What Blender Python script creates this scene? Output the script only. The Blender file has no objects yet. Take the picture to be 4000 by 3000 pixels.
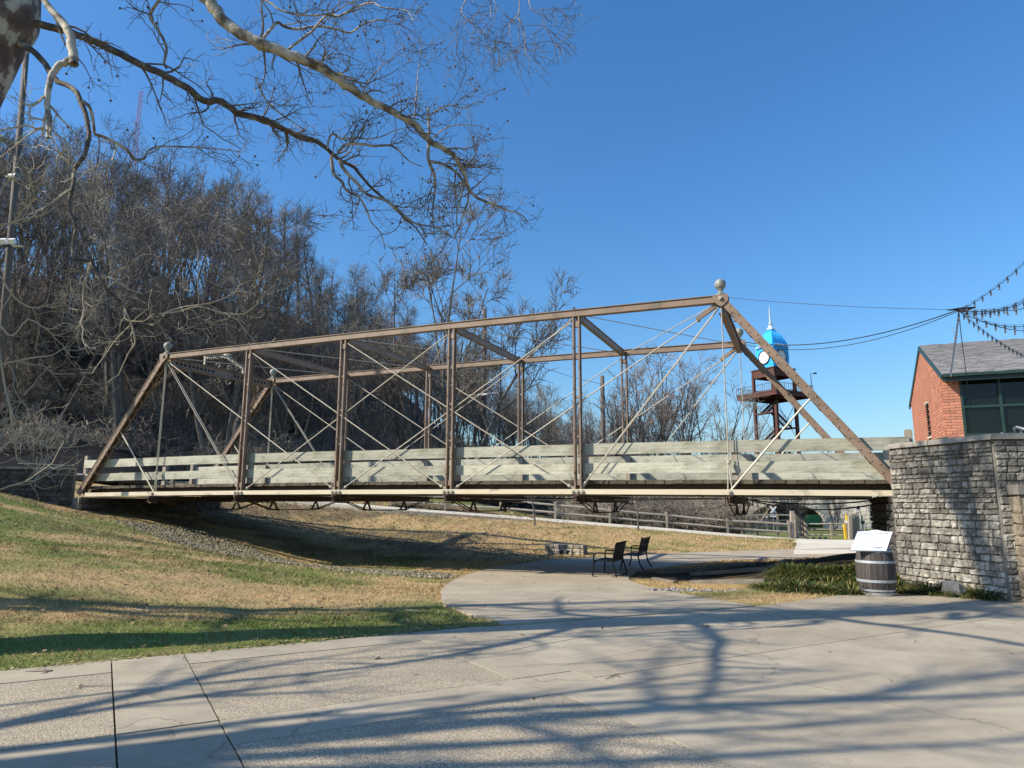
import bpy, math, random
import numpy as np
from mathutils import Vector, Matrix
from mathutils.geometry import tessellate_polygon

SC = bpy.context.scene
COL = SC.collection
PI = math.pi
random.seed(11)
RNG = np.random.default_rng(7)

# ------------------------------------------------------------------ camera, sky, sun, exposure
EYE = 1.7
FPX, PITCH, ROLL = 2722.0, 0.1696, 0.0039
cam = bpy.data.cameras.new('camera')
camo = bpy.data.objects.new('camera', cam)
COL.objects.link(camo)
cam.sensor_width = 36.0
cam.lens = 36.0 * FPX / 4000.0
cam.clip_start = 0.05
cam.clip_end = 3000
camo.matrix_world = Matrix.Translation((0, 0, EYE)) @ Matrix.Rotation(PI / 2 + PITCH, 4, 'X') @ Matrix.Rotation(ROLL, 4, 'Z')
SC.camera = camo

SUN_EL, SUN_ROT = math.radians(36.0), math.radians(254.5)
w = bpy.data.worlds.new('World')
SC.world = w
w.use_nodes = True
wnt = w.node_tree
sky = wnt.nodes.new('ShaderNodeTexSky')
sky.sky_type = 'NISHITA'
sky.sun_disc = False
sky.sun_elevation = SUN_EL
sky.sun_rotation = SUN_ROT
sky.altitude = 200
sky.air_density = 1.4
sky.dust_density = 1.0
sky.ozone_density = 9.0
shs = wnt.nodes.new('ShaderNodeHueSaturation')
shs.inputs['Saturation'].default_value = 1.12
wnt.links.new(sky.outputs[0], shs.inputs['Color'])
wnt.links.new(shs.outputs[0], wnt.nodes['Background'].inputs[0])
wnt.nodes['Background'].inputs[1].default_value = 0.128
sl = bpy.data.lights.new('sun', 'SUN')
sl.energy = 5.0
sl.angle = math.radians(0.53)
sl.color = (1.0, 0.91, 0.77)
slo = bpy.data.objects.new('sun', sl)
COL.objects.link(slo)
sdir = Vector((math.sin(SUN_ROT) * math.cos(SUN_EL), math.cos(SUN_ROT) * math.cos(SUN_EL), math.sin(SUN_EL)))
slo.rotation_euler = sdir.to_track_quat('Z', 'Y').to_euler()
slo.location = sdir * 60
SC.view_settings.view_transform = 'Standard'
SC.view_settings.look = 'None'
SC.view_settings.exposure = 0.5
SC.view_settings.gamma = 1.0
SC.view_settings.use_curve_mapping = False


# ------------------------------------------------------------------ measuring helpers
def ray(px, py):
    dx, dy = px - 2000.0, py - 1500.0
    u = dx * math.cos(ROLL) + dy * math.sin(ROLL)
    v = -dx * math.sin(ROLL) + dy * math.cos(ROLL)
    u /= FPX
    v /= -FPX
    return np.array([u, math.cos(PITCH) - v * math.sin(PITCH), math.sin(PITCH) + v * math.cos(PITCH)])


def gz(px, py, z=0.0):
    r = ray(px, py)
    p = r * ((z - EYE) / r[2])
    return np.array([p[0], p[1], z])


def aty(px, py, Y):
    r = ray(px, py)
    p = r * (Y / r[1])
    p[2] += EYE
    return p


def smooth(a, b, x):
    t = np.clip((x - a) / (b - a), 0, 1)
    return t * t * (3 - 2 * t)


def vnoise(x, y, seed=0):
    xi = np.floor(x).astype(np.int64)
    yi = np.floor(y).astype(np.int64)
    fx = x - xi
    fy = y - yi
    fx = fx * fx * (3 - 2 * fx)
    fy = fy * fy * (3 - 2 * fy)

    def h(a, b):
        n = (a * 374761393 + b * 668265263 + seed * 974711) & 0x7fffffff
        n = ((n ^ (n >> 13)) * 1274126177) & 0x7fffffff
        return ((n ^ (n >> 16)) & 0xffff) / 65535.0
    return (h(xi, yi) * (1 - fx) + h(xi + 1, yi) * fx) * (1 - fy) + (h(xi, yi + 1) * (1 - fx) + h(xi + 1, yi + 1) * fx) * fy


def fbm(x, y, seed=0, o=4):
    s = 0
    a = 0.5
    for i in range(o):
        s = s + a * vnoise(x, y, seed + i)
        x = x * 2.03
        y = y * 2.03
        a *= 0.5
    return s / (1 - 0.5 ** o)


def pip(x, y, poly):
    inside = np.zeros(np.shape(x), bool)
    n = len(poly)
    j = n - 1
    for i in range(n):
        xi, yi = poly[i][0], poly[i][1]
        xj, yj = poly[j][0], poly[j][1]
        c = ((yi > y) != (yj > y)) & (x < (xj - xi) * (y - yi) / ((yj - yi) + 1e-12) + xi)
        inside ^= c
        j = i
    return inside


def catmull(pts, k):
    P = np.array(pts, float)
    if len(P) == 2:
        t = np.linspace(0, 1, k + 1)[:, None]
        return P[0] * (1 - t) + P[1] * t
    Q = np.vstack([2 * P[0] - P[1], P, 2 * P[-1] - P[-2]])
    out = []
    for i in range(1, len(Q) - 2):
        for t in np.arange(k) / k:
            a, b, c, d = Q[i - 1], Q[i], Q[i + 1], Q[i + 2]
            out.append(0.5 * (2 * b + (c - a) * t + (2 * a - 5 * b + 4 * c - d) * t * t + (3 * b - a - 3 * c + d) * t ** 3))
    out.append(P[-1])
    return np.array(out)


# ------------------------------------------------------------------ materials
MATS = {}


def new_mat(name):
    m = bpy.data.materials.new(name)
    m.use_nodes = True
    MATS[name] = m
    nt = m.node_tree
    return m, nt, nt.nodes['Principled BSDF']


def nd(nt, t, **kw):
    n = nt.nodes.new(t)
    for k, v in kw.items():
        if k in n.inputs:
            n.inputs[k].default_value = v
        else:
            setattr(n, k, v)
    return n


def ramp(nt, fac, stops):
    r = nt.nodes.new('ShaderNodeValToRGB')
    els = r.color_ramp.elements
    while len(els) < len(stops):
        els.new(0.5)
    for e, (p, c) in zip(els, stops):
        e.position = p
        e.color = (c[0], c[1], c[2], 1)
    nt.links.new(fac, r.inputs[0])
    return r.outputs[0]


def mix(nt, fac, a, b, mode='MIX'):
    m = nt.nodes.new('ShaderNodeMix')
    m.data_type = 'RGBA'
    m.blend_type = mode
    for inp, v in ((m.inputs[0], fac), (m.inputs[6], a), (m.inputs[7], b)):
        if hasattr(v, 'is_linked') or hasattr(v, 'links'):
            nt.links.new(v, inp)
        elif isinstance(v, (int, float)):
            inp.default_value = v
        else:
            inp.default_value = (v[0], v[1], v[2], 1)
    return m.outputs[2]


def coords(nt, kind='Object', scale=(1, 1, 1)):
    if kind == 'Position':
        g = nt.nodes.new('ShaderNodeNewGeometry')
        s = g.outputs['Position']
    else:
        g = nt.nodes.new('ShaderNodeTexCoord')
        s = g.outputs['Object']
    mp = nt.nodes.new('ShaderNodeMapping')
    mp.inputs['Scale'].default_value = scale
    nt.links.new(s, mp.inputs[0])
    return mp.outputs[0]


def noise(nt, vec, scale, detail=4, rough=0.55):
    n = nd(nt, 'ShaderNodeTexNoise')
    n.inputs['Scale'].default_value = scale
    n.inputs['Detail'].default_value = detail
    n.inputs['Roughness'].default_value = rough
    nt.links.new(vec, n.inputs['Vector'])
    return n.outputs[0]


def bump(nt, bsdf, h, strength=0.3, dist=0.02):
    b = nt.nodes.new('ShaderNodeBump')
    b.inputs['Strength'].default_value = strength
    b.inputs['Distance'].default_value = dist
    nt.links.new(h, b.inputs['Height'])
    nt.links.new(b.outputs[0], bsdf.inputs['Normal'])


def simple(name, c1, c2, scale=4, rough=0.7, bs=0.2, bd=0.01, stretch=(1, 1, 1), kind='Object', metal=0.0, stain=None,
           stain_scale=1.2, stain_lo=0.5, stain_hi=0.68, rnd=0.0, spec=0.5, fine=6):
    m, nt, b = new_mat(name)
    v = coords(nt, kind, stretch)
    n = noise(nt, v, scale, 6, 0.6)
    col = ramp(nt, n, [(0.3, c1), (0.72, c2)])
    if stain:
        n2 = noise(nt, v, stain_scale, 5, 0.65)
        f = ramp(nt, n2, [(stain_lo, (0, 0, 0)), (stain_hi, (1, 1, 1))])
        col = mix(nt, f, col, stain)
    if rnd:
        oi = nt.nodes.new('ShaderNodeObjectInfo')
        mr = nt.nodes.new('ShaderNodeMapRange')
        mr.inputs[3].default_value = 1 - rnd
        mr.inputs[4].default_value = 1 + rnd
        nt.links.new(oi.outputs['Random'], mr.inputs[0])
        hs = nt.nodes.new('ShaderNodeHueSaturation')
        nt.links.new(mr.outputs[0], hs.inputs['Value'])
        nt.links.new(col, hs.inputs['Color'])
        col = hs.outputs[0]
    nt.links.new(col, b.inputs['Base Color'])
    b.inputs['Roughness'].default_value = rough
    b.inputs['Metallic'].default_value = metal
    b.inputs['Specular IOR Level'].default_value = spec
    if bs:
        bump(nt, b, noise(nt, v, scale * fine, 4, 0.6), bs, bd)
    return m


m, nt, b = new_mat('concrete')
v = coords(nt, 'Position')
c = ramp(nt, noise(nt, v, .9, 7, .62), [(.3, (.325, .275, .20)), (.72, (.445, .385, .285))])
c = mix(nt, ramp(nt, noise(nt, v, .55, 6, .7), [(.50, (0, 0, 0)), (.72, (.8, .8, .8))]), c, (.245, .21, .155))
c = mix(nt, ramp(nt, noise(nt, v, 2.6, 6, .75), [(.56, (0, 0, 0)), (.70, (.55, .55, .55))]), c, (.21, .18, .135))
c = mix(nt, ramp(nt, noise(nt, v, 21, 3, .6), [(.66, (0, 0, 0)), (.72, (.5, .5, .5))]), c, (.16, .135, .10))
c = mix(nt, ramp(nt, noise(nt, v, 140, 3, .6), [(.35, (.86, .86, .86)), (.65, (1.12, 1.12, 1.12))]), c, c, 'MIX')
vw = nd(nt, 'ShaderNodeVectorMath', operation='ADD')
ns_ = nd(nt, 'ShaderNodeTexNoise')
ns_.inputs['Scale'].default_value = 1.7
ns_.inputs['Detail'].default_value = 6
nt.links.new(v, ns_.inputs['Vector'])
nt.links.new(v, vw.inputs[0])
nt.links.new(ns_.outputs['Color'], vw.inputs[1])
vc = nd(nt, 'ShaderNodeTexVoronoi', feature='DISTANCE_TO_EDGE')
vc.inputs['Scale'].default_value = .23
nt.links.new(vw.outputs[0], vc.inputs['Vector'])
c = mix(nt, ramp(nt, vc.outputs['Distance'], [(0, (.55, .55, .55)), (.0035, (0, 0, 0))]), c, (.10, .085, .065))
sp_ = ramp(nt, noise(nt, v, 160, 3, .6), [(.35, (.80, .80, .80)), (.65, (1.18, 1.18, 1.18))])
c = mix(nt, 1.0, c, sp_, 'MULTIPLY')
oi = nt.nodes.new('ShaderNodeObjectInfo')
mr = nt.nodes.new('ShaderNodeMapRange')
mr.inputs[3].default_value = .93
mr.inputs[4].default_value = 1.06
nt.links.new(oi.outputs['Random'], mr.inputs[0])
hs = nt.nodes.new('ShaderNodeHueSaturation')
nt.links.new(mr.outputs[0], hs.inputs['Value'])
nt.links.new(c, hs.inputs['Color'])
nt.links.new(hs.outputs[0], b.inputs['Base Color'])
b.inputs['Roughness'].default_value = .9
b.inputs['Specular IOR Level'].default_value = .25
bump(nt, b, noise(nt, v, 110, 4, .6), .35, .004)
simple('pale_concrete', (.54, .49, .385), (.64, .585, .47), .8, .85, .15, .004, kind='Position', fine=60)
simple('joint_dark', (.05, .045, .03), (.10, .10, .04), 9, .95, .3, .01, kind='Position')
m, nt, b = new_mat('aggregate')
v = coords(nt, 'Position')
vo = nd(nt, 'ShaderNodeTexVoronoi')
vo.inputs['Scale'].default_value = 88
nt.links.new(v, vo.inputs['Vector'])
sep = nt.nodes.new('ShaderNodeSeparateColor')
nt.links.new(vo.outputs['Color'], sep.inputs[0])
c = ramp(nt, sep.outputs[0], [(0, (.27, .215, .14)), (.4, (.43, .35, .235)), (.75, (.54, .45, .31)), (1, (.66, .58, .44))])
c = mix(nt, ramp(nt, vo.outputs['Distance'], [(.40, (0, 0, 0)), (.80, (.8, .8, .8))]), c, (.20, .165, .115))
c = mix(nt, ramp(nt, noise(nt, v, .9, 5), [(.42, (0, 0, 0)), (.75, (.6, .6, .6))]), c, (.25, .205, .15))
nt.links.new(c, b.inputs['Base Color'])
b.inputs['Roughness'].default_value = .8
iv = nd(nt, 'ShaderNodeInvert')
nt.links.new(vo.outputs['Distance'], iv.inputs[1])
bump(nt, b, iv.outputs[0], .6, .008)


def attr_mat(name, rough=.95, bscale=30, bs=.5, bd=.03, vary=.35, trans=0.0):
    m, nt, b = new_mat(name)
    a = nt.nodes.new('ShaderNodeAttribute')
    a.attribute_name = 'col'
    v = coords(nt, 'Position')
    n = noise(nt, v, bscale, 5, .65)
    f = ramp(nt, n, [(.3, (1 - vary,) * 3), (.7, (1 + vary,) * 3)])
    c = mix(nt, 1.0, a.outputs['Color'], f, 'MULTIPLY')
    nt.links.new(c, b.inputs['Base Color'])
    b.inputs['Roughness'].default_value = rough
    b.inputs['Specular IOR Level'].default_value = .15
    if bs:
        bump(nt, b, n, bs, bd)
    return m


attr_mat('ground_cover')
attr_mat('grass_blade', .7, 3, 0, 0, .2)
attr_mat('loose_stone', .85, 25, .3, .01, .25)
attr_mat('leaf_litter', .8, 12, 0, 0, .2)
simple('asphalt', (.010, .0105, .012), (.018, .018, .02), 5, .95, .3, .01, kind='Position', spec=.05)

BROWN1, BROWN2 = (.185, .122, .08), (.275, .195, .138)
simple('brown_paint', BROWN1, BROWN2, 1.3, .55, .15, .003, stain=(.10, .085, .06), stain_scale=2.2, stain_lo=.54, stain_hi=.72, fine=25)
simple('cream_paint', (.55, .47, .33), (.66, .58, .42), 1.0, .5, .12, .003, stain=(.20, .17, .11), stain_scale=1.6, stain_lo=.58, stain_hi=.72, fine=30, stretch=(1, 1, 2))
simple('rod_paint', (.38, .335, .255), (.50, .45, .35), 2.0, .45, 0, stain=(.28, .24, .18), stain_scale=3, stain_lo=.56, stain_hi=.7)
simple('dark_iron', (.045, .026, .016), (.085, .05, .032), 3, .7, .2, .003, stain=(.12, .055, .025), stain_scale=4)
simple('black_rod', (.02, .015, .012), (.04, .03, .022), 5, .6, 0)
simple('zinc_ball', (.25, .26, .225), (.37, .37, .32), 6, .6, .3, .01, stain=(.12, .145, .13), stain_scale=7, stain_lo=.45, stain_hi=.6, metal=.05)
m, nt, b = new_mat('weathered_board')
v = coords(nt, 'Object', (1, 8, 12))
g = noise(nt, v, 2.4, 6, .65)
v2 = coords(nt, 'Object', (1, 1, 1.6))
c = ramp(nt, g, [(.28, (.27, .265, .20)), (.5, (.42, .41, .32)), (.74, (.53, .52, .415))])
c = mix(nt, ramp(nt, noise(nt, v2, .9, 6, .7), [(.49, (0, 0, 0)), (.68, (.8, .8, .8))]), c, (.15, .148, .105))
c = mix(nt, ramp(nt, noise(nt, v2, 2.1, 4, .6), [(.62, (0, 0, 0)), (.74, (.6, .6, .6))]), c, (.15, .16, .04))
oi = nt.nodes.new('ShaderNodeObjectInfo')
hs = nt.nodes.new('ShaderNodeHueSaturation')
mr = nt.nodes.new('ShaderNodeMapRange')
mr.inputs[3].default_value = .78
mr.inputs[4].default_value = 1.15
nt.links.new(oi.outputs['Random'], mr.inputs[0])
nt.links.new(mr.outputs[0], hs.inputs['Value'])
nt.links.new(c, hs.inputs['Color'])
nt.links.new(hs.outputs[0], b.inputs['Base Color'])
b.inputs['Roughness'].default_value = .8
bump(nt, b, g, .35, .006)
simple('deck_plank', (.07, .058, .04), (.13, .11, .075), 6, .9, .5, .01, stretch=(6, 1, 1), rnd=.3, stain=(.09, .10, .03), stain_scale=1.2, stain_lo=.55, stain_hi=.7)
simple('fence_wood', (.34, .29, .23), (.50, .45, .375), 3, .85, .5, .01, stretch=(1.5, 6, 6), rnd=.12)
simple('post_wood', (.24, .20, .15), (.40, .35, .28), 3, .85, .5, .01, stretch=(6, 6, 1), rnd=.1)
simple('pole_wood', (.085, .072, .06), (.16, .138, .118), 2, .85, .4, .01, stretch=(8, 8, .6))
simple('brick', (.38, .15, .09), (.54, .24, .15), 3, .85, .35, .004, rnd=.22, fine=20)
simple('mortar', (.42, .36, .30), (.52, .46, .39), 8, .9, .2, .004)
simple('old_mortar', (.15, .135, .11), (.25, .225, .19), 5, .95, .5, .01, kind='Position')
m, nt, b = new_mat('wall_stone')
v = coords(nt, 'Position')
n1 = noise(nt, v, 7, 7, .7)
c = ramp(nt, n1, [(.32, (.095, .085, .07)), (.48, (.25, .23, .19)), (.64, (.43, .405, .345)), (.8, (.58, .55, .475))])
n2 = noise(nt, v, 1.1, 5, .6)
sepz = nt.nodes.new('ShaderNodeSeparateXYZ')
gg = nt.nodes.new('ShaderNodeNewGeometry')
nt.links.new(gg.outputs['Position'], sepz.inputs[0])
ma = nd(nt, 'ShaderNodeMath', operation='MULTIPLY_ADD')
nt.links.new(sepz.outputs['Z'], ma.inputs[0])
ma.inputs[1].default_value = .085
nt.links.new(n2, ma.inputs[2])
c = mix(nt, ramp(nt, ma.outputs[0], [(.58, (0, 0, 0)), (.86, (.85, .85, .85))]), c, (.115, .105, .095))
n3 = noise(nt, v, 2.3, 2, .5)
c = mix(nt, ramp(nt, n3, [(.70, (0, 0, 0)), (.76, (.8, .8, .8))]), c, (.30, .12, .035))
oi = nt.nodes.new('ShaderNodeObjectInfo')
hs = nt.nodes.new('ShaderNodeHueSaturation')
mr = nt.nodes.new('ShaderNodeMapRange')
mr.inputs[3].default_value = .5
mr.inputs[4].default_value = 1.4
nt.links.new(oi.outputs['Random'], mr.inputs[0])
nt.links.new(mr.outputs[0], hs.inputs['Value'])
nt.links.new(c, hs.inputs['Color'])
nt.links.new(hs.outputs[0], b.inputs['Base Color'])
b.inputs['Roughness'].default_value = .9
bump(nt, b, noise(nt, v, 22, 6, .7), .9, .02)
simple('tan_stone', (.16, .125, .085), (.33, .28, .20), 5, .9, .8, .02, kind='Position', rnd=.2, fine=4)
simple('culvert_stone', (.27, .24, .18), (.46, .41, .32), 5, .9, .7, .02, kind='Position', rnd=.2, fine=4)
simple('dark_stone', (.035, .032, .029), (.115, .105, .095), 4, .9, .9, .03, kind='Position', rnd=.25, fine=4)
simple('coping', (.25, .23, .20), (.36, .33, .29), 4, .85, .4, .008, kind='Position', stain=(.13, .12, .10), stain_scale=3)
simple('cream_stone', (.46, .42, .34), (.58, .54, .45), 2, .9, .3, .02, kind='Position', rnd=.1)
simple('shingle', (.14, .135, .13), (.23, .225, .22), 3, .9, .4, .005, rnd=.3, fine=30)
simple('green_trim', (.012, .034, .028), (.02, .05, .042), 3, .4, 0)
simple('green_dark', (.008, .018, .015), (.014, .028, .024), 3, .45, 0)
m, nt, b = new_mat('tinted_glass')
b.inputs['Base Color'].default_value = (.006, .009, .009, 1)
b.inputs['Roughness'].default_value = .03
b.inputs['Specular IOR Level'].default_value = .35
simple('grey_metal', (.30, .31, .32), (.40, .41, .42), 4, .4, 0, metal=.5)
simple('blue_roof', (.035, .40, .84), (.055, .47, .90), 1.2, .8, 0, spec=.2)
simple('pale_metal', (.42, .52, .56), (.52, .62, .66), 2, .35, 0)
simple('rust_steel', (.055, .018, .011), (.11, .035, .02), 1.2, .75, 0)
simple('white_paint', (.74, .74, .72), (.82, .82, .8), 4, .5, 0)
simple('black_paint', (.008, .008, .009), (.016, .016, .017), 6, .4, 0)
simple('chair_metal', (.008, .009, .011), (.015, .016, .019), 6, .6, 0, spec=.2)
simple('red_paint', (.42, .10, .10), (.5, .14, .13), 2, .6, 0)
simple('yellow_paint', (.75, .46, .02), (.82, .55, .03), 3, .5, 0)
simple('sign_green', (.02, .16, .06), (.03, .2, .08), 3, .5, 0)
simple('cable_black', (.010, .010, .010), (.018, .018, .018), 3, .5, 0)
simple('cable_grey', (.05, .05, .055), (.09, .09, .095), 3, .5, 0)
m, nt, b = new_mat('bulb_glass')
b.inputs['Base Color'].default_value = (.35, .34, .32, 1)
b.inputs['Roughness'].default_value = .05
b.inputs['Transmission Weight'].default_value = .85
simple('panel_print', (.16, .17, .19), (.22, .23, .25), 8, .6, 0)
simple('panel_face', (.66, .69, .74), (.74, .77, .81), 2, .22, 0)
simple('oak_stave', (.036, .029, .026), (.085, .07, .062), 4, .75, .4, .006, stretch=(6, 6, .7), rnd=.25, stain=(.13, .115, .105), stain_scale=1.5, stain_lo=.55, stain_hi=.75)
simple('hoop_steel', (.34, .36, .38), (.46, .48, .50), 4, .42, 0, metal=.25)
simple('pvc_white', (.6, .62, .6), (.7, .72, .7), 3, .4, 0)
simple('dark_inside', (.01, .01, .009), (.018, .018, .016), 3, .9, 0)
simple('boulder', (.06, .065, .07), (.13, .135, .14), 5, .85, .8, .03, kind='Position')
simple('timber', (.12, .105, .085), (.22, .195, .16), 3, .9, .5, .01, kind='Position')
m, nt, b = new_mat('sycamore_bark')
v = coords(nt, 'Position')
n = noise(nt, v, 5.5, 5, .62)
c = ramp(nt, n, [(.36, (.10, .078, .058)), (.455, (.20, .165, .125)), (.50, (.36, .32, .25)), (.70, (.54, .49, .40))])
nt.links.new(c, b.inputs['Base Color'])
b.inputs['Roughness'].default_value = .75
bump(nt, b, noise(nt, v, 30, 4, .6), .5, .012)
m, nt, b = new_mat('shaded_limb_bark')  # dark brown bark, with the shade on these limbs put into its colour
v = coords(nt, 'Position')
n = noise(nt, v, 5.5, 5, .62)
c = ramp(nt, n, [(.40, (.055, .043, .034)), (.55, (.11, .088, .068)), (.62, (.20, .175, .135)), (.74, (.38, .34, .27))])
nt.links.new(c, b.inputs['Base Color'])
b.inputs['Roughness'].default_value = .8
bump(nt, b, noise(nt, v, 30, 4, .6), .6, .012)
m, nt, b = new_mat('trunk_bark_patchy')
v = coords(nt, 'Position', (1, 1, .8))
n = noise(nt, v, 3.6, 6, .6)
c = ramp(nt, n, [(.40, (.085, .062, .05)), (.53, (.16, .12, .10)), (.56, (.33, .31, .26)), (.66, (.47, .46, .38))])
nt.links.new(c, b.inputs['Base Color'])
b.inputs['Roughness'].default_value = .8
bump(nt, b, noise(nt, v, 18, 5, .65), .9, .03)
simple('sycamore_twig', (.095, .078, .058), (.21, .18, .135), 3, .75, 0, kind='Position')
simple('pale_twig', (.30, .25, .165), (.46, .40, .28), 3, .7, 0, kind='Position')
simple('seed_ball', (.10, .06, .03), (.14, .09, .05), 9, .9, 0)
simple('forest_bark', (.07, .061, .053), (.155, .138, .122), 2.2, .85, .4, .02, kind='Position')
simple('forest_twig', (.125, .105, .086), (.23, .196, .162), .35, .85, 0, kind='Position')
simple('red_twig', (.135, .112, .10), (.225, .19, .172), .35, .85, 0, kind='Position')
simple('thicket_twig', (.20, .155, .13), (.32, .26, .22), .35, .85, 0, kind='Position')
simple('grey_twig', (.19, .17, .145), (.30, .275, .24), .35, .85, 0, kind='Position')
simple('brush_twig', (.20, .165, .125), (.36, .31, .24), .8, .85, 0, kind='Position')


# ------------------------------------------------------------------ objects
ORIGIN = {}


def props(o, label=None, cat=None, group=None, kind=None):
    if label:
        o['label'] = label
    if cat:
        o['category'] = cat
    if group:
        o['group'] = group
    if kind:
        o['kind'] = kind
    return o


def thing(name, label, cat, loc=(0, 0, 0), rotz=0.0, group=None):
    o = bpy.data.objects.new(name, None)
    COL.objects.link(o)
    o.location = loc
    o.rotation_euler = (0, 0, rotz)
    o.empty_display_size = .1
    ORIGIN[o.name] = np.array(loc, float)
    return props(o, label, cat, group)


class MB:
    def __init__(self):
        self.V = []
        self.F = []
        self.C = []
        self.n = 0

    def add(self, v, f, col=None):
        v = np.asarray(v, float)
        self.V.append(v)
        if isinstance(f, np.ndarray):
            self.F.append((f + self.n).astype(np.int64))
        else:
            for k in sorted(set(len(q) for q in f)):
                self.F.append(np.array([q for q in f if len(q) == k], np.int64) + self.n)
        if col is not None:
            self.C.append(np.asarray(col, float))
        self.n += len(v)
        return self

    def box(self, c, s, R=None):
        x, y, z = [q / 2.0 for q in s]
        v = np.array([[-x, -y, -z], [x, -y, -z], [x, y, -z], [-x, y, -z], [-x, -y, z], [x, -y, z], [x, y, z], [-x, y, z]])
        if R is not None:
            v = v @ np.array(R).T
        v = v + np.array(c, float)
        return self.add(v, [(0, 3, 2, 1), (4, 5, 6, 7), (0, 1, 5, 4), (1, 2, 6, 5), (2, 3, 7, 6), (3, 0, 4, 7)])

    def bar(self, p0, p1, wd, ht, up=(0, 0, 1)):
        p0 = np.array(p0, float)
        p1 = np.array(p1, float)
        t = p1 - p0
        L = np.linalg.norm(t)
        t /= L
        u = np.array(up, float)
        s = np.cross(t, u)
        s /= np.linalg.norm(s)
        u = np.cross(s, t)
        R = np.stack([t, s, u], 1)
        return self.box((p0 + p1) / 2, (L, wd, ht), R)

    def tube(self, pts, r, n=8, cap=True):
        P = np.array(pts, float)[None]
        R = np.broadcast_to(np.array(r, float), (P.shape[1],))[None]
        return self.tubes(P, R, n, cap)

    def tubes(self, P, R, n=3, cap=False, col=None):
        N, K, _ = P.shape
        T = np.empty_like(P)
        T[:, 1:-1] = P[:, 2:] - P[:, :-2]
        T[:, 0] = P[:, 1] - P[:, 0]
        T[:, -1] = P[:, -1] - P[:, -2]
        T /= np.linalg.norm(T, axis=2, keepdims=True) + 1e-9
        D = P[:, -1] - P[:, 0]
        D /= np.linalg.norm(D, axis=1, keepdims=True) + 1e-9
        A = np.where(np.abs(D[:, 2:3]) < .85, np.array([[0, 0, 1.]]), np.array([[1., 0, 0]]))[:, None, :]
        U = np.cross(T, np.broadcast_to(A, T.shape))
        U /= np.linalg.norm(U, axis=2, keepdims=True) + 1e-9
        W = np.cross(T, U)
        a = np.arange(n) * 2 * PI / n
        ring = P[:, :, None, :] + R[:, :, None, None] * (np.cos(a)[None, None, :, None] * U[:, :, None, :] + np.sin(a)[None, None, :, None] * W[:, :, None, :])
        v = ring.reshape(-1, 3)
        i = np.arange(N)[:, None, None] * K * n
        k = np.arange(K - 1)[None, :, None] * n
        j = np.arange(n)[None, None, :]
        j2 = (j + 1) % n
        f = np.stack([i + k + j, i + k + j2, i + k + n + j2, i + k + n + j], -1).reshape(-1, 4)
        self.add(v, f, None if col is None else np.repeat(col, K * n, axis=0))
        if cap:
            base = self.n - len(v)
            for q in range(N):
                self.F.append(np.array([[base + q * K * n + x for x in range(n)][::-1]], np.int64))
                self.F.append(np.array([[base + q * K * n + (K - 1) * n + x for x in range(n)]], np.int64))
        return self

    def lathe(self, prof, n=16, c=(0, 0, 0), R=None, cap=True):
        p = np.array(prof, float)
        a = np.arange(n) * 2 * PI / n
        v = np.stack([p[:, 0, None] * np.cos(a), p[:, 0, None] * np.sin(a), np.repeat(p[:, 1, None], n, 1)], -1).reshape(-1, 3)
        if R is not None:
            v = v @ np.array(R).T
        v = v + np.array(c, float)
        f = []
        for k in range(len(p) - 1):
            for j in range(n):
                f.append((k * n + j, k * n + (j + 1) % n, (k + 1) * n + (j + 1) % n, (k + 1) * n + j))
        if cap:
            f.append(tuple(range(n))[::-1])
            f.append(tuple((len(p) - 1) * n + j for j in range(n)))
        return self.add(v, f)

    def prism(self, poly, frame, depth):
        """poly: 2D points; frame: (origin, ex, ey, ez); extruded along ez by depth"""
        o, ex, ey, ez = [np.array(q, float) for q in frame]
        P = np.array(poly, float)
        n = len(P)
        a = o + P[:, :1] * ex + P[:, 1:2] * ey
        v = np.vstack([a, a + ez * depth])
        tri = tessellate_polygon([[Vector((p[0], p[1], 0)) for p in P]])
        f = [tuple(t) for t in tri] + [tuple(n + q for q in t[::-1]) for t in tri]
        f += [(i, (i + 1) % n, n + (i + 1) % n, n + i) for i in range(n)]
        return self.add(v, f)

    def build(self, name, mat, parent=None, smooth_=False, origin=None, fixn=False):
        V = np.vstack(self.V)
        if origin is None:
            origin = np.zeros(3)
            if parent is not None and parent.name in ORIGIN:
                origin = ORIGIN[parent.name]
        V = V - origin
        me = mesh_raw(name, V, self.F, np.vstack(self.C) if self.C else None)
        if smooth_:
            me.polygons.foreach_set('use_smooth', np.ones(len(me.polygons), bool))
        if fixn:
            import bmesh
            bm = bmesh.new()
            bm.from_mesh(me)
            bmesh.ops.recalc_face_normals(bm, faces=bm.faces)
            bm.to_mesh(me)
            bm.free()
        return link(name, me, mat, parent, origin)


def mesh_raw(name, V, F, C=None):
    me = bpy.data.meshes.new(name)
    me.vertices.add(len(V))
    me.vertices.foreach_set('co', np.ascontiguousarray(V, np.float32).ravel())
    idx = np.concatenate([f.ravel() for f in F]).astype(np.int32)
    sizes = np.concatenate([np.full(len(f), f.shape[1], np.int32) for f in F])
    me.loops.add(len(idx))
    me.loops.foreach_set('vertex_index', idx)
    me.polygons.add(len(sizes))
    starts = np.concatenate([[0], np.cumsum(sizes)[:-1]]).astype(np.int32)
    me.polygons.foreach_set('loop_start', starts)
    me.polygons.foreach_set('use_smooth', np.zeros(len(sizes), bool))
    me.update(calc_edges=True)
    if C is not None:
        at = me.color_attributes.new('col', 'FLOAT_COLOR', 'POINT')
        c4 = np.ones((len(V), 4), np.float32)
        c4[:, :3] = C
        at.data.foreach_set('color', c4.ravel())
    return me


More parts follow.
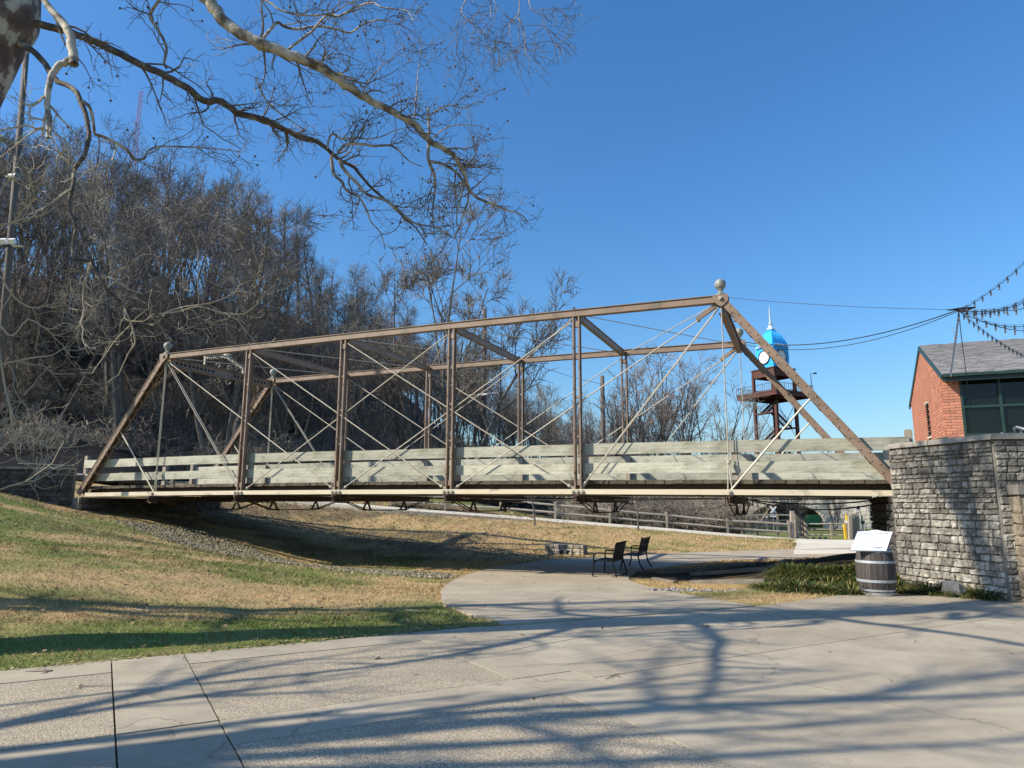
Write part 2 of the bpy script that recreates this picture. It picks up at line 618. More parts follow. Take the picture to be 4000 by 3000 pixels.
def link(name, me, mat, parent=None, origin=None):
    if mat is not None and not me.materials:
        me.materials.append(MATS[mat] if isinstance(mat, str) else mat)
    o = bpy.data.objects.new(name, me)
    COL.objects.link(o)
    if parent is not None:
        o.parent = parent
        ORIGIN[o.name] = np.zeros(3) if parent.name not in ORIGIN else ORIGIN[parent.name]
    return o


def inst(name, me, parent, M, label=None):
    o = bpy.data.objects.new(name, me)
    COL.objects.link(o)
    o.parent = parent
    o.matrix_local = M
    return o


def text_mesh(s, size, depth=0.01):
    cu = bpy.data.curves.new('lettering', 'FONT')
    cu.body = s
    cu.size = size
    cu.extrude = depth / 2
    cu.align_x = 'CENTER'
    cu.align_y = 'CENTER'
    cu.resolution_u = 2
    o = bpy.data.objects.new('lettering', cu)
    COL.objects.link(o)
    dg = bpy.context.evaluated_depsgraph_get()
    me = bpy.data.meshes.new_from_object(o.evaluated_get(dg))
    bpy.data.objects.remove(o)
    return me


def put_text(name, s, size, mat, parent, frame, depth=.01):
    """frame (origin, ex, ey, ez) in the parent's local space"""
    me = text_mesh(s, size, depth)
    me.materials.clear()
    me.materials.append(MATS[mat])
    o, ex, ey, ez = [np.array(q, float) for q in frame]
    M = Matrix(((ex[0], ey[0], ez[0], o[0]), (ex[1], ey[1], ez[1], o[1]), (ex[2], ey[2], ez[2], o[2]), (0, 0, 0, 1)))
    return inst(name, me, parent, M)


def frame_m(o, ex, ey, ez, s=(1, 1, 1)):
    return Matrix(((ex[0] * s[0], ey[0] * s[1], ez[0] * s[2], o[0]), (ex[1] * s[0], ey[1] * s[1], ez[1] * s[2], o[1]),
                   (ex[2] * s[0], ey[2] * s[1], ez[2] * s[2], o[2]), (0, 0, 0, 1)))


# ------------------------------------------------------------------ bridge axes
BTH = -0.3949
BP4 = np.array([-1.786, 20.256])
BD = np.array([math.cos(BTH), math.sin(BTH)])
BN = np.array([-math.sin(BTH), math.cos(BTH)])
PAN = 3.87
BW = 5.5


def bw(x, y, z):
    p = BP4 + BD * x + BN * y
    return np.array([p[0], p[1], z])


# ------------------------------------------------------------------ terrain
def uv(u, v):
    return np.array([u * .8655 - v * .5009, u * .5009 + v * .8655])


pathL = [(1971, 2445, 0), (1750, 2370, -.05), (1722, 2320, -.12), (1740, 2290, -.2), (1800, 2255, -.3), (1920, 2222, -.35), (2117, 2192, -.35),
         (2532, 2166, -.35), (3000, 2150, -.35), (3420, 2138, -.35)]
pathR = [(2944, 2371, 0), (2780, 2343, -.05), (2621, 2314, -.12), (2500, 2285, -.2), (2455, 2262, -.28), (2480, 2242, -.33), (2528, 2228, -.35),
         (2829, 2191, -.35), (3099, 2185, -.35), (3420, 2167, -.35)]
PL = np.array([gz(*p) for p in pathL])
PR = np.array([gz(*p) for p in pathR])
pathpoly = np.vstack([PL, PR[::-1]])[:, :2]
# pavement outline (plaza)
lawnv = 9.06
corner = PL[0][:2]
PLAZA = [uv(-9, lawnv), uv(.95, lawnv + .03), uv(4.6, lawnv - .02), corner, PR[0][:2], np.array([5.3, 13.05]), np.array([6.2, 13.72]), np.array([7.0, 13.98]), np.array([8.2, 13.72]),
         np.array([8.95, 13.05]), np.array([11, 12.6]), np.array([16, 11]), np.array([18, -8]), np.array([-14, -8])]

ctrl = []
for x in (-9, -4, 0, 4, 8, 13):
    for y in (-6, 0, 5):
        ctrl.append((x, y, 0))
for x, y in ((-5, 8.3), (-2, 9.8), (1, 9), (4, 10), (7, 10), (10, 9), (3, 12), (6, 12.5), (13, 10), (9, 12.5)):
    ctrl.append((x, y, 0))
ctrl += [(-14, -4, .25), (-13, 4, .35), (-17, 9, .7), (-22, 14, 1.2), (-10.5, 9, .12), (-26, 22, 2.2), (-20, 1, .7)]
for px, py, Y in ((0, 1930, 23.0), (170, 1985, 24.0), (340, 2012, 25.2), (0, 2200, 13.6), (700, 2200, 15.6), (434, 2034, 23.6), (1085, 2197, 20.2), (1736, 2251, 19.6),
                  (1400, 2300, 15.6), (900, 2300, 14.0), (400, 2120, 18.3), (1300, 2210, 24), (1500, 2140, 27.5), (1450, 2050, 33), (3110, 2106, 39.5), (2500, 2065, 38),
                  (2000, 2022, 37), (1500, 1984, 36), (1000, 1890, 43), (600, 1890, 40), (2210, 2166, 28.3), (2300, 2160, 28.6), (2700, 2095, 35.5), (2300, 2080, 34), (1900, 2090, 32)):
    ctrl.append(tuple(aty(px, py, Y)))
for p in list(PL[1:]) + list(PR[1:]):
    ctrl.append(tuple(p))
ctrl += [(7.6, 15.6, -.12), (6.2, 16.5, -.25), (5.2, 14.6, -.04), (3.7, 15.8, -.18), (5.2, 19.6, -.34), (12, 20, -.4), (15, 30, -.38), (20, 44, -.4), (26, 34, -.4), (10, 47, -.4),
         (-19, 31, 2.4), (-14.5, 30, 1.35), (-12.2, 27.3, .85), (-8, 26.5, .05), (-25, 36, 3.2), (-33, 30, 3.5), (25, 20, -.3), (25, 8, 0), (0, 47, .9), (-10, 47, 2.7)]
ctrl += [tuple(aty(3300, 2168, 20.3)), tuple(aty(3150, 2188, 20.0)), tuple(aty(3010, 2208, 20.0)), (9.6, 17.0, .32), (10.6, 19, .40), (8.2, 16.2, .1), (6.8, 16.6, -.02)]
ctrl = np.array(ctrl)


def tps_fit(P):
    n = len(P)
    d = np.linalg.norm(P[:, None, :2] - P[None, :, :2], axis=2)
    K = np.where(d > 0, d * d * np.log(d + 1e-9), 0) + np.eye(n) * .05
    A = np.zeros((n + 3, n + 3))
    A[:n, :n] = K
    A[:n, n] = 1
    A[:n, n + 1:] = P[:, :2]
    A[n, :n] = 1
    A[n + 1:, :n] = P[:, :2].T
    b = np.zeros(n + 3)
    b[:n] = P[:, 2]
    return np.linalg.solve(A, b)


TPS = tps_fit(ctrl)


def tps(x, y):
    sh = np.shape(x)
    x = np.ravel(x).astype(float)
    y = np.ravel(y).astype(float)
    out = np.empty(len(x))
    for s in range(0, len(x), 20000):
        xx, yy = x[s:s + 20000], y[s:s + 20000]
        d2 = (xx[:, None] - ctrl[None, :, 0]) ** 2 + (yy[:, None] - ctrl[None, :, 1]) ** 2
        k = np.where(d2 > 1e-12, .5 * d2 * np.log(d2 + 1e-12), 0)
        out[s:s + 20000] = k @ TPS[:-3] + TPS[-3] + TPS[-2] * xx + TPS[-1] * yy
    return out.reshape(sh)


def hilldist(x, y):
    return (x + 30) * -.515 + (y - 38) * .858


def far_z(x, y):
    base = -.4 + 3.2 * (1 - smooth(-12, 12, x))
    slope = .64 - .41 * smooth(-37, -11, x) - .08 * smooth(-14, 0, x) - .13 * smooth(0, 22, x)
    d = np.clip(hilldist(x, y), 0, None)
    d = np.where(d < 6, d * d / 12, d - 3)
    d = 46 * np.tanh(d / 46)
    return base + slope * d * 1.12


def ground(x, y):
    x = np.asarray(x, float)
    y = np.asarray(y, float)
    q = np.sqrt(np.clip(x - 22, 0, None) ** 2 + np.clip(-x - 24, 0, None) ** 2 + np.clip(y - 38, 0, None) ** 2 + np.clip(-2 - y, 0, None) ** 2)
    w_ = smooth(0, 9, q)
    near = np.clip(tps(x, y), -.6, 4.5)
    fz = far_z(x, y) * smooth(5, 28, y) + (1 - smooth(5, 28, y)) * np.where(x < 0, np.clip((-x - 9) * .06, 0, 2.5), 0)
    return near * (1 - w_) + fz * w_


# sidewalk along the fence and the apron where it meets the path
SWp = [(3480, 2150, 2128, 40.5), (3240, 2134, 2109, 40.5), (3110, 2122, 2104, 40), (2900, 2103, 2089, 39.2), (2500, 2068, 2056, 38), (2000, 2026, 2016, 37), (1500, 1988, 1979, 36), (1000, 1935, 1928, 36.5)]
SA = []
SB = []
for px, yb, yt, Y in SWp:
    p = aty(px, yb, Y - .5)
    SA.append(p)
    q = aty(px, yt, Y + 1.1)
    q[2] = max(q[2], p[2] + .0)
    SB.append(q)
SWPOLY = np.vstack([np.array(SA), np.array(SB)[::-1]])[:, :2]
AP1 = [gz(3100, 2166, -.33), gz(3102, 2150, -.33), aty(3110, 2130, 37.5), aty(3118, 2108, 40)]
AP2 = [gz(3480, 2160, -.33), gz(3480, 2148, -.33), aty(3480, 2132, 37.5), aty(3480, 2110, 40)]
APPOLY = np.vstack([np.array(AP1), np.array(AP2)[::-1]])[:, :2]

# gravel chute under the bridge and riprap strip, as ground zones
GRAV = np.array([aty(434, 2036, 23.4)[:2], aty(700, 2120, 21.4)[:2], aty(1085, 2208, 19.6)[:2], aty(1400, 2255, 18.6)[:2], aty(1740, 2266, 18.6)[:2], aty(1800, 2240, 20.5)[:2],
                 aty(1300, 2190, 22.6)[:2], aty(1000, 2110, 24.5)[:2], aty(800, 2040, 26)[:2], aty(560, 2010, 25.2)[:2]])
RIPRAP = np.array([gz(2530, 2302, -.1)[:2], gz(2700, 2312, -.08)[:2], gz(2900, 2306, -.06)[:2], gz(3080, 2296, -.05)[:2], gz(3090, 2280, -.08)[:2], gz(2850, 2284, -.1)[:2], gz(2620, 2288, -.12)[:2]])
WEDGE = np.vstack([PR[:7, :2], np.array([[6, 18.2], [8.0, 16.0], [7.2, 14.2], [6.2, 13.75], [5.3, 13.05]])])


def cover(x, y):
    """ground colour by what grows or lies there"""
    n1 = fbm(x * .55 + 3, y * .9, 3)
    n2 = fbm(x * 2.3, y * 3.1, 9)
    n3 = fbm(x * .16, y * .16 + 7, 21)
    straw = np.array([.44, .31, .155])
    green = np.array([.13, .172, .036])
    olive = np.array([.235, .215, .085])
    mud = np.array([.13, .09, .055])
    leaf = np.array([.055, .041, .032])
    leaf2 = np.array([.115, .087, .065])
    leaf_b = np.array([.24, .165, .10])
    # near lawn is green, further up straw takes over
    vv = -x * .5009 + y * .8655
    g = 1.12 - .95 * smooth(10.6, 12.9, vv) + .5 * smooth(15.2, 17.8, vv) * (x < -3) - .2 * smooth(20, 26, y) + .2 * smooth(26, 28, y) * smooth(0, 4, x)
    g = g - .8 * smooth(1.5, 2.5, x) * (y < 17)
    g = g + (n1 - .5) * 1.9 + (n2 - .5) * .7
    g = np.clip(smooth(.1, .9, g), 0, 1)[..., None]
    c = straw * (1 - g) + green * g
    o = smooth(.45, .65, n2)[..., None] * .5
    c = c * (1 - o) + olive * o
    # bare, leafy patch along the chute
    dg = np.sqrt((x - GRAV[:4, 0].mean() + .6) ** 2 * .35 + (y - GRAV[:4, 1].mean() + .5) ** 2)
    md = (np.clip(1 - dg / 3.2, 0, 1) * smooth(.45, .6, n1))[..., None]
    c = c * (1 - md) + mud * md
    # far bank under the path fence: fallen leaves
    lb = (smooth(24.5, 27, y) * (1 - smooth(-2.5, 1.5, x)) * smooth(.35, .6, n1))[..., None] * .85
    c = c * (1 - lb) + (leaf_b * (1 - n2[..., None]) + leaf2 * n2[..., None]) * lb
    mu = (smooth(5.4, 6.2, x) * (1 - smooth(22, 23.5, y)) * smooth(14.6, 15.4, y))[..., None]  # dark mulch on the mound, the bridge's shade put into its colour
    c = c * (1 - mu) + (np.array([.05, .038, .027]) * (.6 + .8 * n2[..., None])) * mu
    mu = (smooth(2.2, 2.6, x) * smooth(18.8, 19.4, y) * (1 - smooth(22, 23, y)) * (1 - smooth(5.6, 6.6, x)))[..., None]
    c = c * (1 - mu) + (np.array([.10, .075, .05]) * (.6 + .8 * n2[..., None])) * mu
    # lawns beyond the fence
    fg = (smooth(38.8, 39.4, y + .12 * (x - 0)) * (hilldist(x, y) < 3))[..., None]
    lawn2 = np.array([.17, .18, .06]) * (.75 + .5 * n2[..., None])
    c = c * (1 - fg) + lawn2 * fg
    # forest floor
    h = smooth(1.0, 5.0, hilldist(x, y) + (n1 - .5) * 4)[..., None]
    fl = leaf2 * n2[..., None] + leaf * (1 - n2[..., None])
    fl = fl * (.7 + .6 * n3[..., None])
    c = c * (1 - h) + fl * h
    return c


def build_terrain():
    def axis(a, b, lo, hi, step):
        mid = list(np.arange(a, b + 1e-6, step))
        s, v = step, mid[-1]
        while v < hi:
            s *= 1.16
            v += s
            mid.append(v)
        s, v = step, mid[0]
        pre = []
        while v > lo:
            s *= 1.16
            v -= s
            pre.append(v)
        return np.array(pre[::-1] + mid)
    X = axis(-21, 16, -700, 700, .27)
    Y = axis(4, 42, -500, 1500, .27)
    gx, gy = np.meshgrid(X, Y)
    z = ground(gx, gy)
    rough_ = (fbm(gx * 1.4, gy * 1.4, 5) - .5) * .09 * smooth(1, 9, gy) + (fbm(gx * .3, gy * .3, 15) - .5) * 1.6 * smooth(3, 20, hilldist(gx, gy))
    z = z + rough_
    dip = pip(gx, gy, PLAZA) | pip(gx, gy, pathpoly)
    z = z - .1 * dip
    def wide(P):
        return pip(gx, gy, P) | pip(gx + .25, gy, P) | pip(gx - .25, gy, P) | pip(gx, gy - .3, P) | pip(gx, gy + .3, P)
    z = np.where((wide(APPOLY) | wide(SWPOLY)) & ~dip, z - .22, z)
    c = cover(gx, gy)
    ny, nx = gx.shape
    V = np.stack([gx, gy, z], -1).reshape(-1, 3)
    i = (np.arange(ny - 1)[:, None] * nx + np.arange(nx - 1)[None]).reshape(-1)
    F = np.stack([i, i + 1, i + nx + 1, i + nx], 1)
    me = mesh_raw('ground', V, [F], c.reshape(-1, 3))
    me.polygons.foreach_set('use_smooth', np.ones(len(me.polygons), bool))
    o = link('ground', me, 'ground_cover')
    props(o, 'dormant winter lawn, bank and leaf covered hillside', None, None, 'structure')


build_terrain()


# ------------------------------------------------------------------ plaza slabs, path, sidewalk
def clip_poly(poly, p, n):
    """keep the side where (q-p).n >= 0"""
    out = []
    m_ = len(poly)
    for i in range(m_):
        a, b_ = poly[i], poly[(i + 1) % m_]
        da, db = np.dot(a - p, n), np.dot(b_ - p, n)
        if da >= 0:
            out.append(a)
        if (da >= 0) != (db >= 0):
            out.append(a + (b_ - a) * (da / (da - db)))
    return out


def build_plaza():
    root = thing('plaza', None, None)
    props(root, 'grey concrete plaza with exposed aggregate panels', None, None, 'structure')
    mb = MB()
    base = [p for p in PLAZA]
    mb.prism(base, ((0, 0, -.34), (1, 0, 0), (0, 1, 0), (0, 0, 1)), .315)
    mb.build('joint_bed', 'joint_dark', root)

    def slab(poly, name, mat, top, gap=.006, stuff=False):
        P = [np.array(p) for p in poly]
        c = sum(P) / len(P)
        Q = []
        n = len(P)
        # inset each edge a little so that the joints are real gaps
        area = sum(P[i][0] * P[(i + 1) % n][1] - P[(i + 1) % n][0] * P[i][1] for i in range(n))
        sg = 1 if area > 0 else -1
        for i in range(n):
            a, b_, d = P[i - 1], P[i], P[(i + 1) % n]
            e1 = (b_ - a) / (np.linalg.norm(b_ - a) + 1e-9)
            e2 = (d - b_) / (np.linalg.norm(d - b_) + 1e-9)
            n1 = np.array([-e1[1], e1[0]]) * sg
            n2 = np.array([-e2[1], e2[0]]) * sg
            h = n1 + n2
            h /= max(.35, np.dot(h, n1))
            Q.append(b_ + h * gap)
        mb = MB()
        mb.prism(Q, ((0, 0, -.12), (1, 0, 0), (0, 1, 0), (0, 0, 1)), .12 + top)
        mb.build(name, mat, root, fixn=True)

    def rect(u0, u1, v0, v1):
        return [uv(u0, v0), uv(u1, v0), uv(u1, v1), uv(u0, v1)]
    A, Cc = ('aggregate_panel', 'aggregate'), ('concrete_slab', 'concrete')
    L = lawnv
    for r, k, t in ((rect(-4.2, .235, 6.24, 8.43), A, .002), (rect(-9, .235, 8.43, L), Cc, .006), (rect(-4.2, .235, 5.58, 6.24), Cc, .0), (rect(-4.2, .235, 2.2, 5.58), A, .004),
                    (rect(.235, .95, 6.24, L), Cc, .004), (rect(.235, .95, 5.58, 6.24), Cc, -.002), (rect(.235, .95, 3.4, 5.58), Cc, .003), (rect(.235, .95, 0, 3.4), Cc, .0),
                    (rect(.95, 3.62, 6.24, 8.48), A, .0), (rect(.95, 3.62, 8.48, L), Cc, .003), (rect(.95, 3.64, 5.58, 6.24), Cc, .002), (rect(.95, 3.75, 2.4, 5.58), A, .003),
                    (rect(.95, 3.8, -2, 2.4), Cc, 0), (rect(-4.2, .235, -2, 2.2), Cc, 0), (rect(-9, -4.2, -2, 8.43), Cc, 0),
                    ([uv(3.62, 6.24), uv(4.34, 6.24), uv(4.30, L), uv(3.62, L)], Cc, .001), ([uv(3.64, 5.58), uv(4.38, 5.58), uv(4.34, 6.24), uv(3.64, 6.24)], Cc, -.001),
                    ([uv(3.75, 2.4), uv(4.7, 2.4), uv(4.38, 5.58), uv(3.75, 5.58)], Cc, .003), ([uv(3.8, -2), uv(5.1, -2), uv(4.7, 2.4), uv(3.8, 2.4)], Cc, 0)):
        slab(r, k[0], k[1], t, .008 if k is A else .007)
    big = [uv(5.1, -2), uv(16, -2), np.array([16, 11]), np.array([11, 12.6]), np.array([8.95, 13.05]), np.array([8.2, 13.72]), np.array([7.0, 13.98]), np.array([6.2, 13.72]),
           np.array([5.3, 13.05]), PR[0][:2], corner, uv(4.6, L - .02), uv(4.30, L), uv(4.34, 6.24), uv(4.38, 5.58), uv(4.7, 2.4)]
    big = [np.array(p) for p in big]
    cuts = [(np.array([.74, 9.32]), np.array([5.41, 13.44])), (np.array([1.53, 8.57]), np.array([7.07, 13.15]))]
    pieces = [big]
    for a, b_ in cuts:
        e = (b_ - a) / np.linalg.norm(b_ - a)
        nn = np.array([-e[1], e[0]])
        new = []
        for p in pieces:
            hi = clip_poly(p, a + nn * .05, nn)
            lo = clip_poly(p, a - nn * .05, -nn)
            md = clip_poly(clip_poly(p, a - nn * .05, nn), a + nn * .05, -nn)
            new += [q for q in (hi, lo, md) if len(q) >= 3]
        pieces = new
    final = []
    for p in pieces:
        a = uv(0, 5.9)
        nn = np.array([-.5009, .8655])
        hi, lo = clip_poly(p, a, nn), clip_poly(p, a, -nn)
        for q in (hi, lo):
            if len(q) >= 3:
                a2 = uv(8.2, 0)
                n2 = np.array([.8655, .5009])
                for s in (clip_poly(q, a2, n2), clip_poly(q, a2, -n2)):
                    if len(s) >= 3:
                        final.append(s)
    for i, p in enumerate(final):
        ar = abs(sum(p[k][0] * p[(k + 1) % len(p)][1] - p[(k + 1) % len(p)][0] * p[k][1] for k in range(len(p)))) / 2
        if ar > .05:
            slab(p, 'concrete_slab', 'concrete', (i % 3) * .002 - .002, .004)


build_plaza()


def strip(name, A, B, mat, k=6, lift=.02, cross=8, thick=.12):
    a = catmull(A, k)
    b_ = catmull(B, k)
    n = len(a)
    t = np.linspace(0, 1, cross + 1)[None, :, None]
    G = a[:, None, :] * (1 - t) + b_[:, None, :] * t
    G[:, :, 2] += lift
    V = G.reshape(-1, 3)
    c1 = cross + 1
    i = (np.arange(n - 1)[:, None] * c1 + np.arange(cross)[None]).reshape(-1)
    F = np.stack([i, i + c1, i + c1 + 1, i + 1], 1)
    mb = MB()
    mb.add(V, F)
    # skirt
    loop = [j for j in range(c1)] + [r * c1 + cross for r in range(1, n)] + [(n - 1) * c1 + j for j in range(cross - 1, -1, -1)] + [r * c1 for r in range(n - 2, 0, -1)]
    W = V[loop].copy()
    W2 = W.copy()
    W2[:, 2] -= thick
    m_ = len(loop)
    mb.add(np.vstack([W, W2]), np.array([(q, (q + 1) % m_, m_ + (q + 1) % m_, m_ + q) for q in range(m_)]))
    o = mb.build(name, mat, smooth_=False, fixn=True)
    if V[F[0][1]][1] == 0:
        pass
    return o


o = strip('path', PL, PR, 'concrete')
props(o, 'concrete path curving under the bridge', None, None, 'structure')
# pale sidewalk along the fence, rising to the left
o = strip('sidewalk', SB, SA, 'pale_concrete', 4, .02, 2, .5)
props(o, 'pale concrete sidewalk rising along the rail fence', None, None, 'structure')
o = strip('apron', AP1, AP2, 'pale_concrete', 4, .01, 4, .5)
props(o, 'pale concrete apron joining the path', None, None, 'structure')
# dark asphalt ramp climbing behind the left abutment
mb = MB()
uu = np.linspace(0, 1, 15)
rows = []
for a in uu:
    row = []
    for b_ in uu:
        px = -140 + 760 * b_
        ytop = 1690 + 15 * math.sin(b_ * 3) + max(0, b_ - .55) ** 2 * 680 + max(0, .25 - b_) * 60
        py = 1880 + (ytop - 1880) * (1 - (1 - a) ** 1.6)
        Y = 33 + 13 * a
        q = aty(px, py, Y)
        q[2] = max(q[2], float(ground(q[0], q[1])) + .06)
        row.append(q)
    rows.append(row)
G = np.array(rows)
G2 = G[-1:].copy()
G2[:, :, 1] += 6
G2[:, :, 2] -= 4
G = np.concatenate([G, G2])
n0, n1 = G.shape[:2]
i = (np.arange(n0 - 1)[:, None] * n1 + np.arange(n1 - 1)[None]).reshape(-1)
mb.add(G.reshape(-1, 3), np.stack([i, i + 1, i + n1 + 1, i + n1], 1))
o = mb.build('road', 'asphalt', smooth_=True)
props(o, 'dark asphalt road ramp climbing behind the left abutment', None, None, 'structure')


# ------------------------------------------------------------------ grass, gravel, leaves
def scatter(n, x0, x1, y0, y1):
    return RNG.uniform(x0, x1, n), RNG.uniform(y0, y1, n)


def on_screen(x, y, z, m_=500):
    zc = y * math.cos(PITCH) + (z - EYE) * math.sin(PITCH)
    u = 2000 + FPX * x / np.maximum(zc, .1)
    return (u > -m_) & (u < 4000 + m_) & (zc > 1)


def grass(name, label, zones):
    mb = MB()
    for (n, x0, x1, y0, y1, h, wd, test) in zones:
        x, y = scatter(n, x0, x1, y0, y1)
        k = ~pip(x + RNG.normal(0, .022, n), y + RNG.normal(0, .022, n), PLAZA) & ~pip(x + RNG.normal(0, .02, n), y + RNG.normal(0, .02, n), pathpoly) & ~pip(x, y, SWPOLY) & ~pip(x, y, APPOLY) & ~pip(x, y, GRAV) & ~pip(x, y, RIPRAP)
        if test is not None:
            k &= test(x, y)
        x, y = x[k], y[k]
        z = ground(x, y) + (fbm(x * 1.4, y * 1.4, 5) - .5) * .09 * smooth(1, 9, y)
        k = on_screen(x, y, z)
        x, y, z = x[k], y[k], z[k]
        N = len(x)
        a = RNG.uniform(0, 2 * PI, N)
        hh = h * RNG.uniform(.5, 1.3, N)
        ww = wd * RNG.uniform(.6, 1.3, N)
        lean = RNG.uniform(.3, 1.7, N) * hh
        la = RNG.uniform(0, 2 * PI, N)
        p = np.stack([x, y, z - .01], 1)
        s = np.stack([np.cos(a) * ww, np.sin(a) * ww, 0 * a], 1)
        t = p + np.stack([np.cos(la) * lean, np.sin(la) * lean, hh], 1)
        V = np.stack([p - s, p + s, t], 1).reshape(-1, 3)
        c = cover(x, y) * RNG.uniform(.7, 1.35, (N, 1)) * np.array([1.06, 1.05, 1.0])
        sw = (RNG.random((N, 1)) < .22)
        c = np.where(sw, np.array([.45, .34, .19]) * RNG.uniform(.7, 1.1, (N, 1)), c)
        mb.add(V, np.arange(N * 3).reshape(-1, 3), np.repeat(c, 3, axis=0))
    o = mb.build(name, 'grass_blade')
    props(o, label, None, None, 'stuff')


grass('lawn_grass', 'short winter grass, green near the pavement and straw further off', [
    (80000, -9.5, 1, 6.5, 12, .045, .0042, None), (60000, -13, .5, 10, 17, .05, .0065, None), (42000, -19, 1, 15, 26, .065, .010, None)])
grass('bank_grass', 'dry straw coloured grass on the bank beyond the bridge', [
    (70000, -14, 16, 21, 39, .085, .015, lambda x, y: y > 22.5 - .42 * x)])
grass('verge_grass', 'tufts of dry grass in the wedge beside the path', [(42000, 1.8, 8, 12, 20.5, .06, .005, lambda x, y: pip(x, y, WEDGE) & (y < 19.3) & ((x < 5.8) | (y < 14.9)))])


def rocks(name, label, poly, n, smin, smax, cols, flat=.6):
    x0, y0 = poly.min(0)
    x1, y1 = poly.max(0)
    x, y = scatter(n * 3, x0, x1, y0, y1)
    x += 0
    k = pip(x + (RNG.random(len(x)) - .5) * .25, y + (RNG.random(len(x)) - .5) * .25, poly)
    x, y = x[k][:n], y[k][:n]
    N = len(x)
    z = ground(x, y)
    base = np.array([[1, 0, 0], [.3, .95, 0], [-.8, .6, 0], [-.8, -.6, 0], [.3, -.95, 0], [.1, 0, 1], [-.1, .1, -1]], float)
    f = [(0, 1, 5), (1, 2, 5), (2, 3, 5), (3, 4, 5), (4, 0, 5), (1, 0, 6), (2, 1, 6), (3, 2, 6), (4, 3, 6), (0, 4, 6)]
    s = RNG.uniform(smin, smax, N) ** 1.0
    V = base[None] * (1 + RNG.uniform(-.3, .3, (N, 7, 3)))
    a = RNG.uniform(0, 2 * PI, N)
    ca, sa = np.cos(a)[:, None], np.sin(a)[:, None]
    V = np.stack([V[:, :, 0] * ca - V[:, :, 1] * sa, V[:, :, 0] * sa + V[:, :, 1] * ca, V[:, :, 2] * flat], 2) * s[:, None, None]
    V[:, :, 2] += RNG.uniform(-.25, .25, (N, 1)) * s[:, None] * 2
    V += np.stack([x, y, z + s * .25], 1)[:, None]
    F = (np.array(f)[None] + (np.arange(N) * 7)[:, None, None]).reshape(-1, 3)
    c = np.array(cols)[RNG.integers(0, len(cols), N)] * RNG.uniform(.7, 1.2, (N, 1))
    mb = MB()
    mb.add(V.reshape(-1, 3), F, np.repeat(c, 7, axis=0))
    o = mb.build(name, 'loose_stone')
    props(o, label, None, None, 'stuff')


rocks('gravel', 'small pale gravel lining the drainage chute under the bridge', GRAV, 13000, .018, .06, [(.25, .215, .14), (.20, .175, .12), (.32, .275, .185), (.24, .21, .10), (.15, .13, .095)])
rocks('riprap', 'fist sized grey and white stones in the strip beside the path', RIPRAP, 900, .022, .055, [(.24, .23, .21), (.17, .16, .15), (.33, .32, .29), (.12, .115, .11)], .7)


def leaves():
    mb = MB()
    zones = [(2600, -14, 2, 8, 26, .038), (3000, -16, 3, 24, 38, .06), (500, -8, 8, 6, 16, .03), (5000, -60, 5, 38, 90, .12)]
    for n, x0, x1, y0, y1, s0 in zones:
        x, y = scatter(n, x0, x1, y0, y1)
        inside = pip(x, y, PLAZA) | pip(x, y, pathpoly)
        k = ~inside | (RNG.random(n) < .06)
        x, y = x[k], y[k]
        z = np.where(pip(x, y, PLAZA), .008, ground(x, y) + .03)
        N = len(x)
        a = RNG.uniform(0, 2 * PI, N)
        s = s0 * RNG.uniform(.5, 1.2, N)
        e1 = np.stack([np.cos(a), np.sin(a), RNG.uniform(-.3, .5, N)], 1) * s[:, None]
        e2 = np.stack([-np.sin(a), np.cos(a), RNG.uniform(-.3, .5, N)], 1) * s[:, None] * .7
        p = np.stack([x, y, z], 1)
        V = np.stack([p - e1, p - e2, p + e1 + np.array([0, 0, .3]) * s[:, None], p + e2], 1).reshape(-1, 3)
        c = np.array([(.20, .12, .065), (.27, .18, .10), (.12, .075, .045), (.34, .25, .15)])[RNG.integers(0, 4, N)]
        mb.add(V, np.arange(N * 4).reshape(-1, 4), np.repeat(c, 4, axis=0))
    n = 420
    u_ = RNG.uniform(-7, 4.4, n)
    v_ = lawnv + np.abs(RNG.normal(0, .10, n)) - .05
    x, y = u_ * .8655 - v_ * .5009, u_ * .5009 + v_ * .8655
    a = RNG.uniform(0, 2 * PI, n)
    sz = .03 * RNG.uniform(.4, 1.2, n)
    e1 = np.stack([np.cos(a), np.sin(a), RNG.uniform(-.2, .4, n)], 1) * sz[:, None]
    e2 = np.stack([-np.sin(a), np.cos(a), RNG.uniform(-.2, .4, n)], 1) * sz[:, None] * .6
    p = np.stack([x, y, np.full(n, .022)], 1)
    V = np.stack([p - e1, p - e2, p + e1, p + e2], 1).reshape(-1, 3)
    c = np.array([(.30, .20, .11), (.38, .28, .17), (.16, .10, .06), (.45, .35, .22)])[RNG.integers(0, 4, n)]
    mb.add(V, np.arange(n * 4).reshape(-1, 4), np.repeat(c, 4, axis=0))
    o = mb.build('fallen_leaves', 'leaf_litter')
    props(o, 'brown fallen leaves scattered over lawn and hillside', None, None, 'stuff')


leaves()


